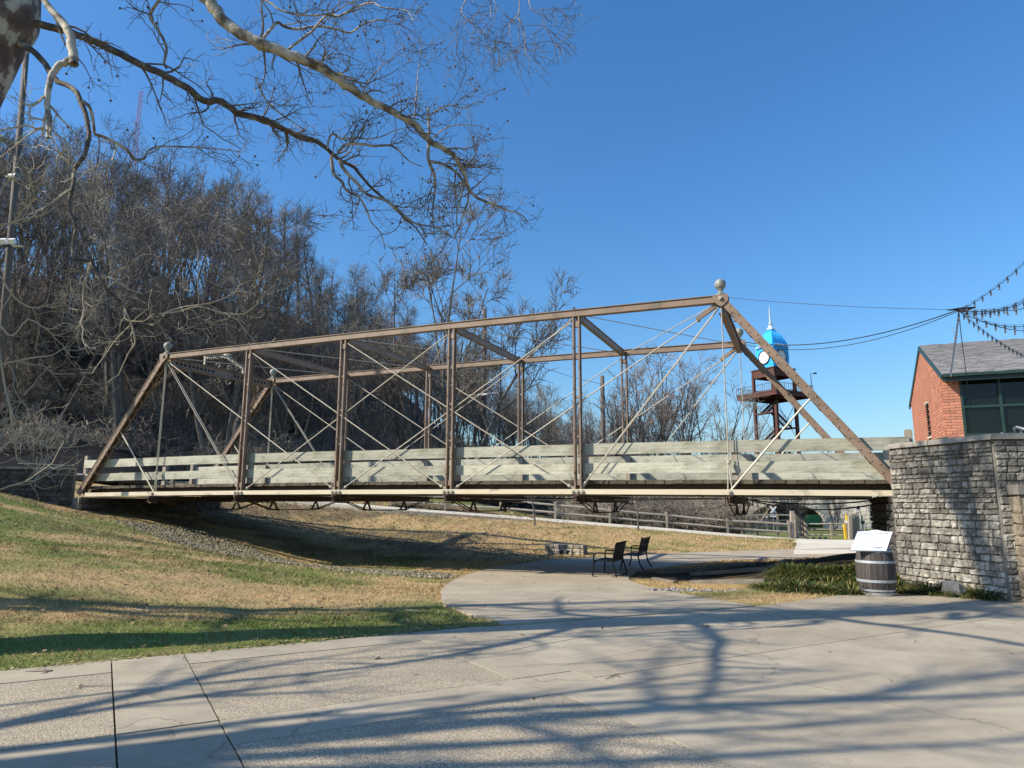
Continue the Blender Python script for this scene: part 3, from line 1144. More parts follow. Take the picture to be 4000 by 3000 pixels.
def dead_twigs():
    spots = [(1640, 2380), (560, 2395), (300, 2688), (205, 2625), (2760, 2452), (2390, 2640)]
    for px, py in spots:
        g = thing('fallen_twig', {1640: 'thin fallen twigs on green grass near the path bend', 560: 'pale bent twig lying on the lawn', 300: 'light stick on the left aggregate panel',
                                  205: 'short dark stick on the slab beside the lawn', 2760: 'dark broken twig on the concrete under the branch shadow', 2390: 'small dark twig at the slab joint'}[px], 'twig', gz(px, py, 0))
        p = gz(px, py, .0)
        zz = float(ground(p[0], p[1])) if not pip(np.array([p[0]]), np.array([p[1]]), PLAZA)[0] else .0
        p[2] = zz
        mb = MB()
        for q in range(3):
            a = random.uniform(0, 6)
            pts = [p + np.array([math.cos(a) * t + random.uniform(-.03, .03), math.sin(a) * t * .6, .012 + .05 * t * (px in (1640, 560))]) for t in np.linspace(0, random.uniform(.15, .34), 5)]
            mb.tube(pts, [.006, .005, .005, .004, .003], 4)
        mb.build('stem', 'sycamore_twig' if px in (205, 2760, 2390) else 'pale_twig', g)


dead_twigs()
# ------------------------------------------------------------------ the truss bridge (local x along the span, y away from the camera)
def camber(x):
    return .07 * (1 - ((x / PAN + .5) / 3.5) ** 2)


ZB, ZT = 1.956, 6.84


def build_bridge():
    B = thing('truss_bridge', 'brown iron truss bridge with plank deck and ball finials spanning the swale', 'bridge', (BP4[0], BP4[1], 0), BTH)
    ORIGIN[B.name] = np.zeros(3)

    def pb(i):
        return i * PAN, ZB + camber(i * PAN)

    def pt(i):
        return i * PAN, ZT + camber(i * PAN)
    ball = MB()
    prof = [(.002, -.145)] + [(.145 * math.sin(a), -.145 * math.cos(a)) for a in np.linspace(.25, PI - .02, 12)]
    ball.lathe(prof, 18)
    bm_ = mesh_raw('finial_ball', np.vstack(ball.V), ball.F)
    bm_.polygons.foreach_set('use_smooth', np.ones(len(bm_.polygons), bool))
    bm_.materials.append(MATS['zinc_ball'])
    nut = MB()
    nut.lathe([(.055, 0), (.055, .035), (.03, .036), (.03, .06)], 6, R=[[1, 0, 0], [0, 0, -1], [0, -1, 0]])
    nut_me = mesh_raw('pin_nut', np.vstack(nut.V), nut.F)
    nut_me.materials.append(MATS['rod_paint'])
    riv = MB()
    riv.lathe([(.02, 0), (.017, .009), (.008, .014)], 6)
    for y0, side in ((0.0, -1), (BW, 1)):
        # bottom chord: two eyebars side by side
        for i in range(-4, 3):
            a, b_ = pb(i), pb(i + 1)
            x0 = a[0] + (.45 if i == -4 else 0.002)
            x1 = b_[0] - (.35 if i == 2 else 0.002)
            mb = MB()
            for dy in (-.085, .085):
                mb.bar((x0, y0 + dy, a[1] + .0), (x1, y0 + dy, b_[1]), .03, .13)
            mb.build('bottom_chord', 'cream_paint', B)
        # top chord box
        for i in range(-3, 2):
            a, b_ = pt(i), pt(i + 1)
            mb = MB()
            mb.bar((a[0] + .002, y0, a[1]), (b_[0] - .002, y0, b_[1]), .20, .17)
            mb.bar((a[0] + .002, y0, a[1] + .095), (b_[0] - .002, y0, b_[1] + .095), .26, .018)
            mb.build('top_chord', 'brown_paint', B)
        # cap bolts on the chord over the posts
        for i in range(-2, 2):
            x, z = pt(i)
            mb = MB()
            mb.box((x - .05, y0, z + .124), (.12, .09, .04))
            mb.box((x - .07, y0, z + .17), (.05, .05, .06))
            mb.build('cap_bolt', 'black_rod', B)
        # inclined end posts
        for i0, i1 in ((-4, -3), (3, 2)):
            s = 1 if i0 < 0 else -1
            xb, zb = i0 * PAN + s * .12, ZB + .0
            xt, zt = pt(i1)
            e = np.array([xt - xb, 0, zt - zb])
            e /= np.linalg.norm(e)
            up = np.array([-e[2] * s, 0, e[0] * s]) * 1.0
            up = up if up[2] > 0 else -up
            p0 = np.array([xb, y0, zb]) + e * .02
            p1 = np.array([xt, y0, zt]) - e * .1
            mb = MB()
            for dy in (-.1, .1):
                mb.bar(p0 + np.array([0, dy, 0]), p1 + np.array([0, dy, 0]), .04, .165, up)
            po = mb.build('end_post', 'brown_paint', B)
            mb = MB()
            mb.bar(p0 + up * .092, p1 + up * .092, .27, .016, up)
            mb.build('cover_plate', 'brown_paint', po)
            L = np.linalg.norm(p1 - p0)
            mb = MB()
            nl = 15
            for q in range(nl):
                c = p0 + e * (L * (q + .5) / nl) - up * .086
                mb.bar(c + np.array([0, -.1, 0]) - e * .12 * (1 if q % 2 else -1), c + np.array([0, .1, 0]) + e * .12 * (1 if q % 2 else -1), .04, .012, up)
            lo = mb.build('lacing', 'brown_paint', po)
            props(lo, None, None, None, 'stuff')
            mb = MB()
            for q in range(34):
                c = p0 + e * (.25 + (L - .45) * q / 33.0)
                for yy, nn in ((-.1225, -1), (.1225, 1)):
                    R = np.stack([e, up * nn, np.array([0, nn, 0])], 1)
                    mb.lathe([(.022, 0), (.018, .010), (.008, .015)], 6, c + np.array([0, yy, 0]) + up * (.046 if q % 2 else -.046), R)
            rv = mb.build('rivets', 'brown_paint', po, fixn=True)
            props(rv, None, None, None, 'stuff')
            # hip plate with pin
            mb = MB()
            poly = [(-.19, .104), (.19, .104), (.19, -.05), (.03, -.20), (-.05, -.20), (-.19, -.07)]
            for yy in (-.15, .13):
                mb.prism([(a * s, c) for a, c in poly], ((xt, y0 + yy, zt), (1, 0, 0), (0, 0, 1), (0, 1, 0)), .02)
            hp = mb.build('hip_plate', 'brown_paint', B, fixn=True)
            inst('pin_nut', nut_me, hp, Matrix.Translation((xt, y0 - .157, zt)))
            # finial
            mb = MB()
            mb.lathe([(.13, .105), (.12, .145), (.07, .19), (.05, .22), (.055, .25), (.09, .27), (.085, .285)], 14, (xt, y0, zt))
            fo = mb.build('finial', 'zinc_ball', B, smooth_=True)
            inst('ball', bm_, fo, Matrix.Translation((xt, y0, zt + .41)))
            # hip verticals: thin rods carrying the floor beam
            mb = MB()
            zb_ = ZB + camber(i1 * PAN)
            mb.tube([(xt, y0 - .025, zt - .15), (xt, y0 - .025, zb_ + .75)], .014, 6)
            mb.tube([(xt, y0 + .025, zt - .15), (xt, y0 + .025, zb_ + .75)], .014, 6)
            mb.tube([(xt, y0, zb_ + .78), (xt, y0, zb_ + .70)], .05, 8)
            mb.tube([(xt - .01, y0, zb_ + .72), (xt - .05, y0, zb_ + .05)], .018, 6)
            mb.tube([(xt + .01, y0, zb_ + .72), (xt + .05, y0, zb_ + .05)], .018, 6)
            mb.build('hanger_rod', 'rod_paint', B)
            # strut from the first panel point up to the end post
            q = p0 + e * (L * .47)
            mb = MB()
            ii = xt
            mb.tube([(ii, y0 - .02, zb_ + .02), (ii + (q[0] - ii) * .85, y0 - .02, zb_ + (q[2] - zb_) * .87), (q[0], y0 - .02, q[2] + .02)], [.025, .025, .025], 6)
            mb.build('end_strut', 'cream_paint', B)
        # vertical posts: pairs of channels
        for i in range(-2, 2):
            x, zb = pb(i)
            zt = pt(i)[1]
            mb = MB()
            for dx in (-.066, .066):
                mb.box((x + dx, y0, (zb + .03 + zt - .087) / 2), (.012, .17, zt - zb - .117))
                for dy in (-.079, .079):
                    mb.box((x + dx + (.0215 if dx > 0 else -.0215), y0 + dy, (zb + .03 + zt - .087) / 2), (.030, .012, zt - zb - .117))
            p = mb.build('post', 'brown_paint', B)
            for zz in (zb + .25, zt - .3, zb + (zt - zb) * .3, zb + (zt - zb) * .52, zb + (zt - zb) * .74):
                mb = MB()
                mb.box((x, y0, zz), (.119, .1, .16 if zz in (zb + .25, zt - .3) else .05))
                mb.build('batten', 'brown_paint', p)
            mb = MB()
            for k in range(8):
                zz = zb + .5 + (zt - zb - .9) * k / 7.0
                mb.lathe([(.024, 0), (.02, .014), (.008, .02)], 6, (x + (.086 if k % 2 else -.086), y0 - .0855, zz), [[1, 0, 0], [0, 0, -1], [0, 1, 0]])
            rv = mb.build('rivets', 'brown_paint', p, fixn=True)
            props(rv, None, None, None, 'stuff')
        # diagonals of the double system
        def diag(ib, it, pair, off):
            xb, zb = pb(ib)
            xt, zt = pt(it)
            a = np.array([xb, y0 + off, zb])
            c = np.array([xt, y0 + off, zt - .12])
            e = (c - a) / np.linalg.norm(c - a)
            mb = MB()
            r = .0135 if pair else .0175
            for dy in ((-.045, .045) if pair else (0,)):
                mb.tube([a + e * .25 + np.array([0, dy, 0]), c - e * .12 + np.array([0, dy, 0])], r, 6)
            d_ = mb.build('diagonal_rod', 'rod_paint', B)
            mb = MB()
            mb.bar(a + np.array([0, .02, 0]), a + e * .34 + np.array([0, .02, 0]), .02, .08, (0, 0, 1))
            mb.lathe([(.035, 0), (.035, .03), (.02, .035)], 8, a + e * .3 + np.array([0, -.035 + .03, 0]), [[1, 0, 0], [0, 0, -1], [0, -1, 0]])
            mb.build('eye_plate', 'rod_paint', d_)
        for ib, it, pr, of in ((-2, -3, 1, 0), (-1, -3, 0, -.03), (0, -2, 0, -.03), (1, -1, 0, -.03), (1, 2, 1, 0), (0, 2, 0, .03), (-1, 1, 0, .03), (-2, 0, 0, .03)):
            diag(ib, it, pr, of)
        # eye plate under the right hip gathering the long rods
        xt, zt = pt(2)
        mb = MB()
        mb.bar((xt - .12, y0, zt - .12), (xt - .62, y0, zt - .46), .06, .10)
        mb.lathe([(.06, 0), (.06, .08)], 10, (xt - .60, y0 + .04, zt - .45), [[1, 0, 0], [0, 0, 1], [0, -1, 0]])
        mb.build('eye_bar', 'brown_paint', B, fixn=True)
        for i in range(-3, 3):
            x, z = pb(i)
            for dx in ((-.13, 0, .13) if -3 < i < 2 else (0,)):
                inst('pin_nut', nut_me, B, Matrix.Translation((x + dx, y0 - .101, z)))
    # cross struts and lateral rods between the two top chords
    for i in range(-2, 2):
        x, z = pt(i)
        mb = MB()
        mb.box((x, BW / 2, z - .05), (.12, BW - .26, .17))
        mb.box((x, BW / 2, z + .045), (.17, BW - .26, .018))
        mb.build('top_strut', 'brown_paint', B)
    for i in range(-3, 2):
        for a, c in ((i, i + 1), (i + 1, i)):
            mb = MB()
            mb.tube([(a * PAN + (.12 if a == i else -.12), .13, pt(a)[1] - .02 - (.03 if a > c else 0)), (c * PAN + (-.12 if a == i else .12), BW - .13, pt(c)[1] - .02 - (.03 if a > c else 0))], .014, 5)
            mb.build('lateral_rod', 'rod_paint', B)
    # portals
    for i, s in ((-3, 1), (2, -1)):
        x, z = pt(i)
        mb = MB()
        mb.box((x, BW / 2, z - .15), (.02, BW - .3, .30))
        mb.box((x, BW / 2, z + .01), (.16, BW - .3, .02))
        mb.box((x, BW / 2, z - .31), (.16, BW - .3, .02))
        P_ = mb.build('portal_strut', 'brown_paint', B)
        mb = MB()
        k = 0
        for y in np.arange(.45, BW - .4, .19):
            if abs(y - BW / 2) < .5:
                continue
            for sd in (-1, 1):
                mb.lathe([(.055, 0), (.055, .006)], 10, (x + sd * .0105, y, z - .15), [[0, 0, sd], [0, 1, 0], [-1, 0, 0]])
        ho = mb.build('perforations', 'dark_inside', P_, fixn=True)
        props(ho, None, None, None, 'stuff')
        mb = MB()
        for y in np.arange(.3, BW - .2, .13):
            for sd in (-1, 1):
                for zz in (-.03, -.27):
                    mb.lathe([(.016, 0), (.010, .01)], 5, (x + sd * .0105, y, z + zz), [[0, 0, sd], [0, 1, 0], [-1, 0, 0]])
        rv = mb.build('rivets', 'brown_paint', P_, fixn=True)
        props(rv, None, None, None, 'stuff')
        # curved scroll brackets in the corners, lying in the plane of the end posts
        xe = -s * PAN / (ZT - ZB)
        for y0, sy in ((.16, 1), (BW - .16, -1)):
            mb = MB()
            for R_ in (1.15, .95):
                pts = []
                for a in np.linspace(0, PI / 2, 10):
                    yy = y0 + sy * (R_ - R_ * math.sin(a)) * .9
                    zz = z - .3 - (R_ - R_ * math.cos(a)) * 1.25
                    pts.append((x + xe * (z - zz), yy, zz))
                mb.tube(pts, .03, 5)
            for q in range(9):
                f = (q + .5) / 9
                a = f * PI / 2
                yy = y0 + sy * (1.05 - 1.05 * math.sin(a)) * .45
                zz = z - .3 - (1.05 - 1.05 * math.cos(a)) * 1.1
                r = .06 + .03 * (q % 2)
                c = [(x + xe * (z - zz - r * math.cos(t)), yy + sy * r * math.sin(t) + sy * .05, zz + r * math.cos(t)) for t in np.linspace(0, 5.2, 8)]
                mb.tube(c, .016, 4)
            mb.build('portal_bracket', 'brown_paint', B)
        if i == -3:
            # cast crest with lettering, facing the far end of the bridge
            mb = MB()
            cy = BW / 2
            mb.bar((x - .02, cy - 1.0, z + .05), (x - .02, cy - 1.0, z + .38), .05, .07, (1, 0, 0))
            mb.bar((x - .02, cy - 1.0, z + .385), (x - .02, cy - .1, z + .62), .04, .03)
            mb.bar((x - .02, cy + 1.0, z + .05), (x - .02, cy + 1.0, z + .24), .05, .07, (1, 0, 0))
            mb.bar((x - .02, cy + 1.0, z + .3), (x - .02, cy + .1, z + .62), .04, .03)
            for q in range(9):
                a = PI * (q / 8.0)
                mb.bar((x - .02, cy - .05 + .12 * math.cos(a), z + .58), (x - .02, cy + .34 * math.cos(a), z + .60 + .26 * math.sin(a)), .03, .035, (1, 0, 0))
            for sd in (-1, 1):
                t = np.linspace(0, 5.5, 12)
                mb.tube([(x - .05, cy + sd * (.28 + (.13 - .018 * q) * math.cos(q)), z + .14 + (.13 - .018 * q) * math.sin(q)) for q in t], .022, 5)
                mb.tube([(x - .05, cy + sd * (.25 + (.16 - .02 * q) * math.cos(q)), z - .42 - (.12 - .015 * q) * math.sin(q)) for q in t], .02, 5)
            cr = mb.build('crest', 'rod_paint', B)
            put_text('lettering', 'DAYTON OHIO', .15, 'rod_paint', cr, ((x - .02, cy - .52, z + .40), (0, -.97, -.24), (0, -.24, .97), (-1, 0, 0)), .02)
            put_text('lettering', 'BRIDGE WORKS', .15, 'rod_paint', cr, ((x - .02, cy + .52, z + .38), (0, -.95, .3), (0, .3, .95), (-1, 0, 0)), .02)
    # floor beams with queen-post rods
    for i in range(-3, 3):
        x, z = pb(i)
        z0 = z - .07
        mb = MB()
        mb.box((x, BW / 2, z0 - .115), (.018, BW + .5, .16))
        mb.box((x, BW / 2, z0 - .026), (.16, BW + .5, .018))
        mb.box((x, BW / 2, z0 - .205), (.16, BW + .5, .018))
        fb = mb.build('floor_beam', 'dark_iron', B)
        zl = z0 - .50
        for dx in (-.07, .07):
            mb = MB()
            mb.tube([(x + dx, -.2, z0 - .06), (x + dx, 1.55, zl), (x + dx, BW - 1.55, zl), (x + dx, BW + .2, z0 - .06)], .018, 6)
            mb.build('truss_rod', 'dark_iron', fb)
        for yc in (1.6, BW - 1.6):
            mb = MB()
            for sg in (-1, 1):
                mb.bar((x, yc + sg * .03, z0 - .22), (x, yc + sg * .22, zl + .01), .05, .045, (1, 0, 0))
            mb.bar((x, yc - .25, zl + .022), (x, yc + .25, zl + .022), .10, .03)
            mb.build('queen_post', 'dark_iron', fb)
        for yy in (-.14, BW + .14):
            mb = MB()
            for dx in (-.12, .12):
                mb.tube([(x + dx, yy + .1, z), (x + dx, yy + .1, z0 - .27)], .016, 5)
            mb.box((x, yy + .1, z0 - .245), (.34, .09, .03))
            mb.build('beam_hanger', 'dark_iron', fb)
    # wind-bracing rods below the floor
    for i in range(-4, 3):
        mb = MB()
        mb.tube([(i * PAN, .1, ZB - .10), ((i + 1) * PAN, BW - .1, ZB - .08)], .012, 4)
        mb.tube([((i + 1) * PAN, .1, ZB - .13), (i * PAN, BW - .1, ZB - .11)], .012, 4)
        mb.build('sway_rod', 'dark_iron', B)
    # stringers
    for y in (.42, 1.55, 2.75, 3.95, 5.08):
        mb = MB()
        ks = np.linspace(-3.98, 2.93, 15)
        for a, c in zip(ks[:-1], ks[1:]):
            xa, xc = a * PAN, c * PAN
            za, zc = ZB + camber(xa) + .095, ZB + camber(xc) + .095
            mb.bar((xa, y, za), (xc, y, zc), .016, .19)
            mb.bar((xa, y - .03, za + .09), (xc, y - .03, zc + .09), .06, .016)
            mb.bar((xa, y - .03, za - .09), (xc, y - .03, zc - .09), .06, .016)
        mb.build('stringer', 'dark_iron', B)
    # deck planks
    pm = []
    for k in range(6):
        mb = MB()
        L = BW - .36
        e0, e1 = random.uniform(-.014, .014), random.uniform(-.014, .014)
        mb.box((0, (e0 + e1) / 2, 0), (.236 + random.uniform(-.004, .002), L + e1 - e0, .095 + random.uniform(-.006, .006)))
        me = mesh_raw('plank', np.vstack(mb.V), mb.F)
        me.materials.append(MATS['deck_plank'])
        pm.append(me)
    x = -3.98 * PAN
    while x < 2.93 * PAN:
        M = Matrix.Translation((x, BW / 2 + random.uniform(-.015, .015), ZB + camber(x) + .19 + .068 + random.uniform(-.003, .003)))
        inst('plank', random.choice(pm), B, M @ Matrix.Rotation(random.uniform(-.002, .002), 4, 'X'))
        x += .243
    # wooden railings: posts behind, two boards in front
    for y0, s in ((.16, 1), (BW - .16, -1)):
        xs = [-4.02 * PAN] + [i * PAN + .0 for i in range(-3, 3)] + [3.0 * PAN + .1]
        for k, x in enumerate(xs):
            z = ZB + camber(x)
            end = k in (0, len(xs) - 1)
            mb = MB()
            hgt = 1.40 if end else 1.22
            mb.box((0, 0, 0), (.15, .14, hgt - .22))
            if end:
                mb.box((0, 0, (hgt - .22) / 2 + .012), (.12, .11, .024))
            o = mb.build('rail_post', 'post_wood', B)
            o.location = (x + (.12 if not end else 0), y0 + s * .10, z + .22 + (hgt - .22) / 2 + .03)
        for k in range(len(xs) - 1):
            for zc, hb in ((.77, .275), (1.274, .295)):
                segs = [(xs[k], xs[k + 1])]
                if s < 0 and zc > 1.2:
                    m_ = xs[k] + (xs[k + 1] - xs[k]) * .47
                    segs = [(xs[k], xs[k + 1])]
                for xa, xb in segs:
                    xa2, xb2 = xa + .004 + (.13 if k else 0), xb - .004 + .13 * (k < len(xs) - 2)
                    za, zb = ZB + camber(xa2) + zc - .15, ZB + camber(xb2) + zc - .15
                    mb = MB()
                    ny = random.uniform(-.006, .006)
                    L = xb2 - xa2
                    n_ = 4
                    for q in range(n_):
                        pass
                    mb.bar((-L / 2, 0, za - (za + zb) / 2), (L / 2, 0, zb - (za + zb) / 2), .045, hb + random.uniform(-.008, .008))
                    o = mb.build('rail_board', 'weathered_board', B)
                    o.location = ((xa2 + xb2) / 2, y0 + ny, (za + zb) / 2 + random.uniform(-.01, .01))
    return B


BRIDGE = build_bridge()


def sagline(p0, p1, sag, n=14):
    p0 = np.array(p0, float)
    p1 = np.array(p1, float)
    t = np.linspace(0, 1, n)[:, None]
    P = p0 * (1 - t) + p1 * t
    P[:, 2] -= sag * 4 * (t * (1 - t))[:, 0]
    return P


def cable(label, pts, r=.012, mat='cable_black', name='cable', group=None):
    mb = MB()
    P = np.array(pts)
    mb.tube(P, r, 5)
    o = mb.build(name, mat)
    return props(o, label, 'cable', group)


cable('upper black cable sagging below the bridge deck near the right abutment', sagline(bw(7.6, .5, 1.90), bw(11.3, 1.6, 1.86), .17), .018)
cable('lower black cable sagging below the bridge deck near the right abutment', sagline(bw(7.9, .3, 1.88), bw(11.3, .9, 1.80), .26), .018)
cable('thin dark cable slung under the middle of the bridge floor', sagline(bw(-.2, .5, 1.84), bw(7.6, .5, 1.84), .05, 24), .014)


# ------------------------------------------------------------------ stone walls
def stone_meshes(mat, n, bulge, seed):
    rr = np.random.default_rng(seed)
    out = []
    for k in range(n):
        g = np.array([0, .07, .36, .68, .93, 1.0]) - .5
        h = np.array([0, .12, .5, .88, 1.0]) - .5
        nx, ny = len(g), len(h)
        X, Y = np.meshgrid(g, h)
        Z = np.zeros_like(X)
        inner = (np.abs(X) < .47) & (np.abs(Y) < .47)
        Z[inner] = bulge * rr.uniform(.35, 1.25, inner.sum())
        X = X + rr.uniform(-.022, .022, X.shape)
        Y = Y + rr.uniform(-.085, .085, Y.shape)
        cs = .06
        for (a, b_) in ((0, 0), (0, -1), (-1, 0), (-1, -1)):
            X[a, b_] *= 1 - cs * rr.uniform(.3, 1.4)
            Y[a, b_] *= 1 - cs * 2 * rr.uniform(.3, 1.6)
        V = np.stack([X, Y, Z], -1).reshape(-1, 3)
        back = np.array([V[0], V[nx - 1], V[nx * ny - 1], V[nx * (ny - 1)]])
        F = []
        for j in range(ny - 1):
            for i in range(nx - 1):
                F.append((j * nx + i, j * nx + i + 1, (j + 1) * nx + i + 1, (j + 1) * nx + i))
        per = [i for i in range(nx)] + [j * nx + nx - 1 for j in range(1, ny)] + [(ny - 1) * nx + i for i in range(nx - 2, -1, -1)] + [j * nx for j in range(ny - 2, 0, -1)]
        B_ = V[per].copy()
        B_[:, 2] = -1.2 * max(bulge, .02)
        n0 = len(V)
        V = np.vstack([V, B_])
        m_ = len(per)
        for q in range(m_):
            F.append((per[q], n0 + q, n0 + (q + 1) % m_, per[(q + 1) % m_]))
        mb = MB()
        mb.add(V, F)
        me = mesh_raw('stone', np.vstack(mb.V), mb.F)
        if mat:
            me.materials.append(MATS[mat])
        out.append(me)
    return out


def lay_stones(root, name, meshes, o, ex, ez, L, z0f, ztop, hmin, hmax, wmin, wmax, gap=.014, parts=300, nrm=None, score=None, mat='wall_stone', seed=1):
    """courses of stones on a vertical face; local frame of root is world minus its origin"""
    rr = random.Random(seed)
    org = ORIGIN[root.name]
    o = np.array(o, float)
    ex = np.array(ex, float)
    ez = np.array(ez, float)
    nrm = np.cross(ex, ez) if nrm is None else nrm
    jobs = []
    z = 0.0
    H = ztop
    while z < H - .02:
        h = rr.uniform(hmin, hmax)
        if z + h > H - hmin * .6:
            h = H - z
        x = -rr.uniform(0, wmin) * .5
        while x < L - .01:
            wd = rr.uniform(wmin, wmax) * (1 if rr.random() < .8 else 1.35)
            a, b_ = max(0, x), min(L, x + wd)
            if L - b_ < wmin * .5:
                b_ = L
            if b_ - a > .04:
                cx, cz = (a + b_) / 2, z + h / 2
                if z0f is None or cz + h * .4 > z0f(cx):
                    jobs.append((cx, cz, b_ - a - gap, h - gap))
            x = b_
            if b_ >= L:
                break
        z += h
    jobs.sort(key=lambda j: -j[2] * j[3])
    rest = MB()
    for k, (cx, cz, wd, h) in enumerate(jobs):
        c = o + ex * cx + ez * cz - org + nrm * rr.uniform(-.006, .012)
        me = rr.choice(meshes)
        dep = rr.uniform(.7, 1.3)
        t = rr.uniform(-.045, .045)
        e1 = ex * math.cos(t) + ez * math.sin(t)
        e2 = -ex * math.sin(t) + ez * math.cos(t)
        M = frame_m(c, e1, e2, nrm, (wd, h, dep))
        if k < parts:
            inst(name, me, root, M)
        else:
            V = np.array([v.co[:] for v in me.vertices])
            V = V * np.array([wd, h, dep])
            V = V[:, :1] * e1 + V[:, 1:2] * e2 + V[:, 2:3] * nrm + c
            rest.add(V, [tuple(p.vertices) for p in me.polygons])
    if rest.V:
        r = rest.build('small_stones', mat, root, origin=np.zeros(3))
        props(r, None, None, None, 'stuff')


def build_right_wall():
    A = np.array([8.3, 15.32])
    C_ = np.array([8.93, 12.93])
    e = (C_ - A) / np.linalg.norm(C_ - A)
    L = float(np.linalg.norm(C_ - A))
    nrm = np.array([e[1], -e[0]])
    nrm = nrm if nrm[0] < 0 else -nrm
    W_ = thing('stone_wall', 'tall grey rubble stone retaining wall at the right end of the bridge', 'stone wall', (A[0], A[1], -.3))
    zb, zt = -.35, 2.90
    ex = np.array([e[0], e[1], 0])
    nz = np.array([nrm[0], nrm[1], 0])
    P2 = np.array([C_[0] + 5, C_[1] - .9])
    e2 = (P2 - C_) / np.linalg.norm(P2 - C_)
    n2 = np.array([e2[1], -e2[0], 0])
    ab = BP4 + BD * (2.93 * PAN) + BN * .0
    mb = MB()
    core = [A, C_, P2, P2 + np.array([0, 1.0]), C_ + np.array([.6, .9]), A + np.array([.6, .3])]
    mb.prism(core, ((0, 0, zb), (1, 0, 0), (0, 1, 0), (0, 0, 1)), zt - zb)
    mb.build('mortar_core', 'old_mortar', W_, fixn=True)
    sm = stone_meshes('wall_stone', 18, .027, 3)
    o = np.array([A[0], A[1], zb]) + nz * .028
    lay_stones(W_, 'stone', sm, o, ex, np.array([0, 0, 1.]), L - .02, None, zt - zb - .01, .07, .165, .09, .31, .018, 300, nz, seed=5)
    # return face turning right behind the pier
    wf = thing('stone_wall', 'short face of the retaining wall above the pier at the frame edge', 'stone wall', (C_[0], C_[1], -.3))
    lay_stones(wf, 'stone', sm, np.array([C_[0], C_[1], zb]) + n2 * .028, np.array([e2[0], e2[1], 0]), np.array([0, 0, 1.]), 1.5, lambda x: 1.9 if x > .34 else -1, zt - zb - .01, .10, .15, .13, .26, .014, 300, n2, seed=8)
    # left end face toward the bridge
    mb = MB()
    # coping
    def off(p, q, d):
        return p + q * d
    cop = [A + nrm * .09 - e * .07, C_ + nrm * .09 + e * .02 + n2[:2] * .06, P2 + n2[:2] * .09, P2 + np.array([0, 1.02]), C_ + np.array([.62, .92]), A + np.array([.62, .25])]
    k1 = (cop[0] + cop[1]) / 2 * 1.0
    for seg in ([cop[0], cop[0] * .55 + cop[1] * .45, cop[5] * .55 + cop[4] * .45, cop[5]], [cop[0] * .545 + cop[1] * .455, cop[1], cop[4], cop[5] * .545 + cop[4] * .455], [cop[1], cop[2], cop[3], cop[4]]):
        mb = MB()
        cc = sum(seg) / 4
        seg = [cc + (p - cc) * .998 for p in seg]
        mb.prism(seg, ((0, 0, zt + .002), (1, 0, 0), (0, 1, 0), (0, 0, 1)), .10)
        mb.build('coping_stone', 'coping', W_, fixn=True)
    # stones on the narrow end facing the bridge
    en = np.array([-e[0], -e[1], 0])
    lay_stones(W_, 'stone', sm, np.array([A[0] + .6, A[1] + .3, zb]) + en * .02, np.array([-.6, -.3, 0]) / math.hypot(.6, .3), np.array([0, 0, 1.]), math.hypot(.6, .3), None, zt - zb - .01, .1, .16, .2, .34, .014, 0, np.array([-.447, .894, 0]), seed=9)
    # pier in front of the corner
    pier = thing('stone_pier', 'tan stone pier with a flat cap at the right frame edge', 'pier', (C_[0] + .3, C_[1] - .3, -.05))
    Q0 = C_ + n2[:2] * .36 + e2 * .20
    q = [Q0, Q0 + e2 * 1.6, Q0 + e2 * 1.6 - n2[:2] * .34, Q0 - n2[:2] * .34]
    mb = MB()
    mb.prism(q, ((0, 0, -.2), (1, 0, 0), (0, 1, 0), (0, 0, 1)), 2.08)
    mb.build('mortar_core', 'old_mortar', pier, fixn=True)
    st = stone_meshes('tan_stone', 8, .03, 12)
    lay_stones(pier, 'stone', st, np.array([Q0[0], Q0[1], -.1]) + n2 * .03, np.array([e2[0], e2[1], 0]), np.array([0, 0, 1.]), 1.6, None, 1.96, .14, .22, .25, .45, .014, 300, n2, seed=10)
    ln = np.array([-e2[0], -e2[1], 0])
    lay_stones(pier, 'stone', st, np.array([Q0[0], Q0[1], -.1]) - n2 * .34 + ln * .03, n2, np.array([0, 0, 1.]), .34, None, 1.96, .14, .22, .17, .34, .014, 300, ln, seed=11)
    mb = MB()
    cq = [Q0 + n2[:2] * .07 - e2 * .07, Q0 + e2 * 1.65 + n2[:2] * .07, Q0 + e2 * 1.65 - n2[:2] * .33, Q0 - n2[:2] * .33 - e2 * .07]
    mb.prism(cq, ((0, 0, 1.89), (1, 0, 0), (0, 1, 0), (0, 0, 1)), .18)
    mb.build('cap_stone', 'old_mortar', pier, fixn=True)
    # abutment under the right end of the deck
    ab = thing('bridge_abutment', 'dark shaded stone abutment under the right end of the deck', 'abutment', bw(11.3, 0, -.4))
    fo = bw(11.28, 5.75, -.5)
    mb = MB()
    pts = [bw(11.3, -.3, 0)[:2], bw(11.3, 5.75, 0)[:2], bw(12.6, 5.75, 0)[:2], bw(12.6, -.3, 0)[:2]]
    mb.prism(pts, ((0, 0, -.5), (1, 0, 0), (0, 1, 0), (0, 0, 1)), 2.42)
    mb.build('mortar_core', 'old_mortar', ab, fixn=True)
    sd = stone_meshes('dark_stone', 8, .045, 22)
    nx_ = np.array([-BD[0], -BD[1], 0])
    lay_stones(ab, 'stone', sd, fo + nx_ * .04, np.array([-BN[0], -BN[1], 0]), np.array([0, 0, 1.]), 6.0, None, 2.4, .13, .22, .25, .5, .016, 300, nx_, mat='dark_stone', seed=13)
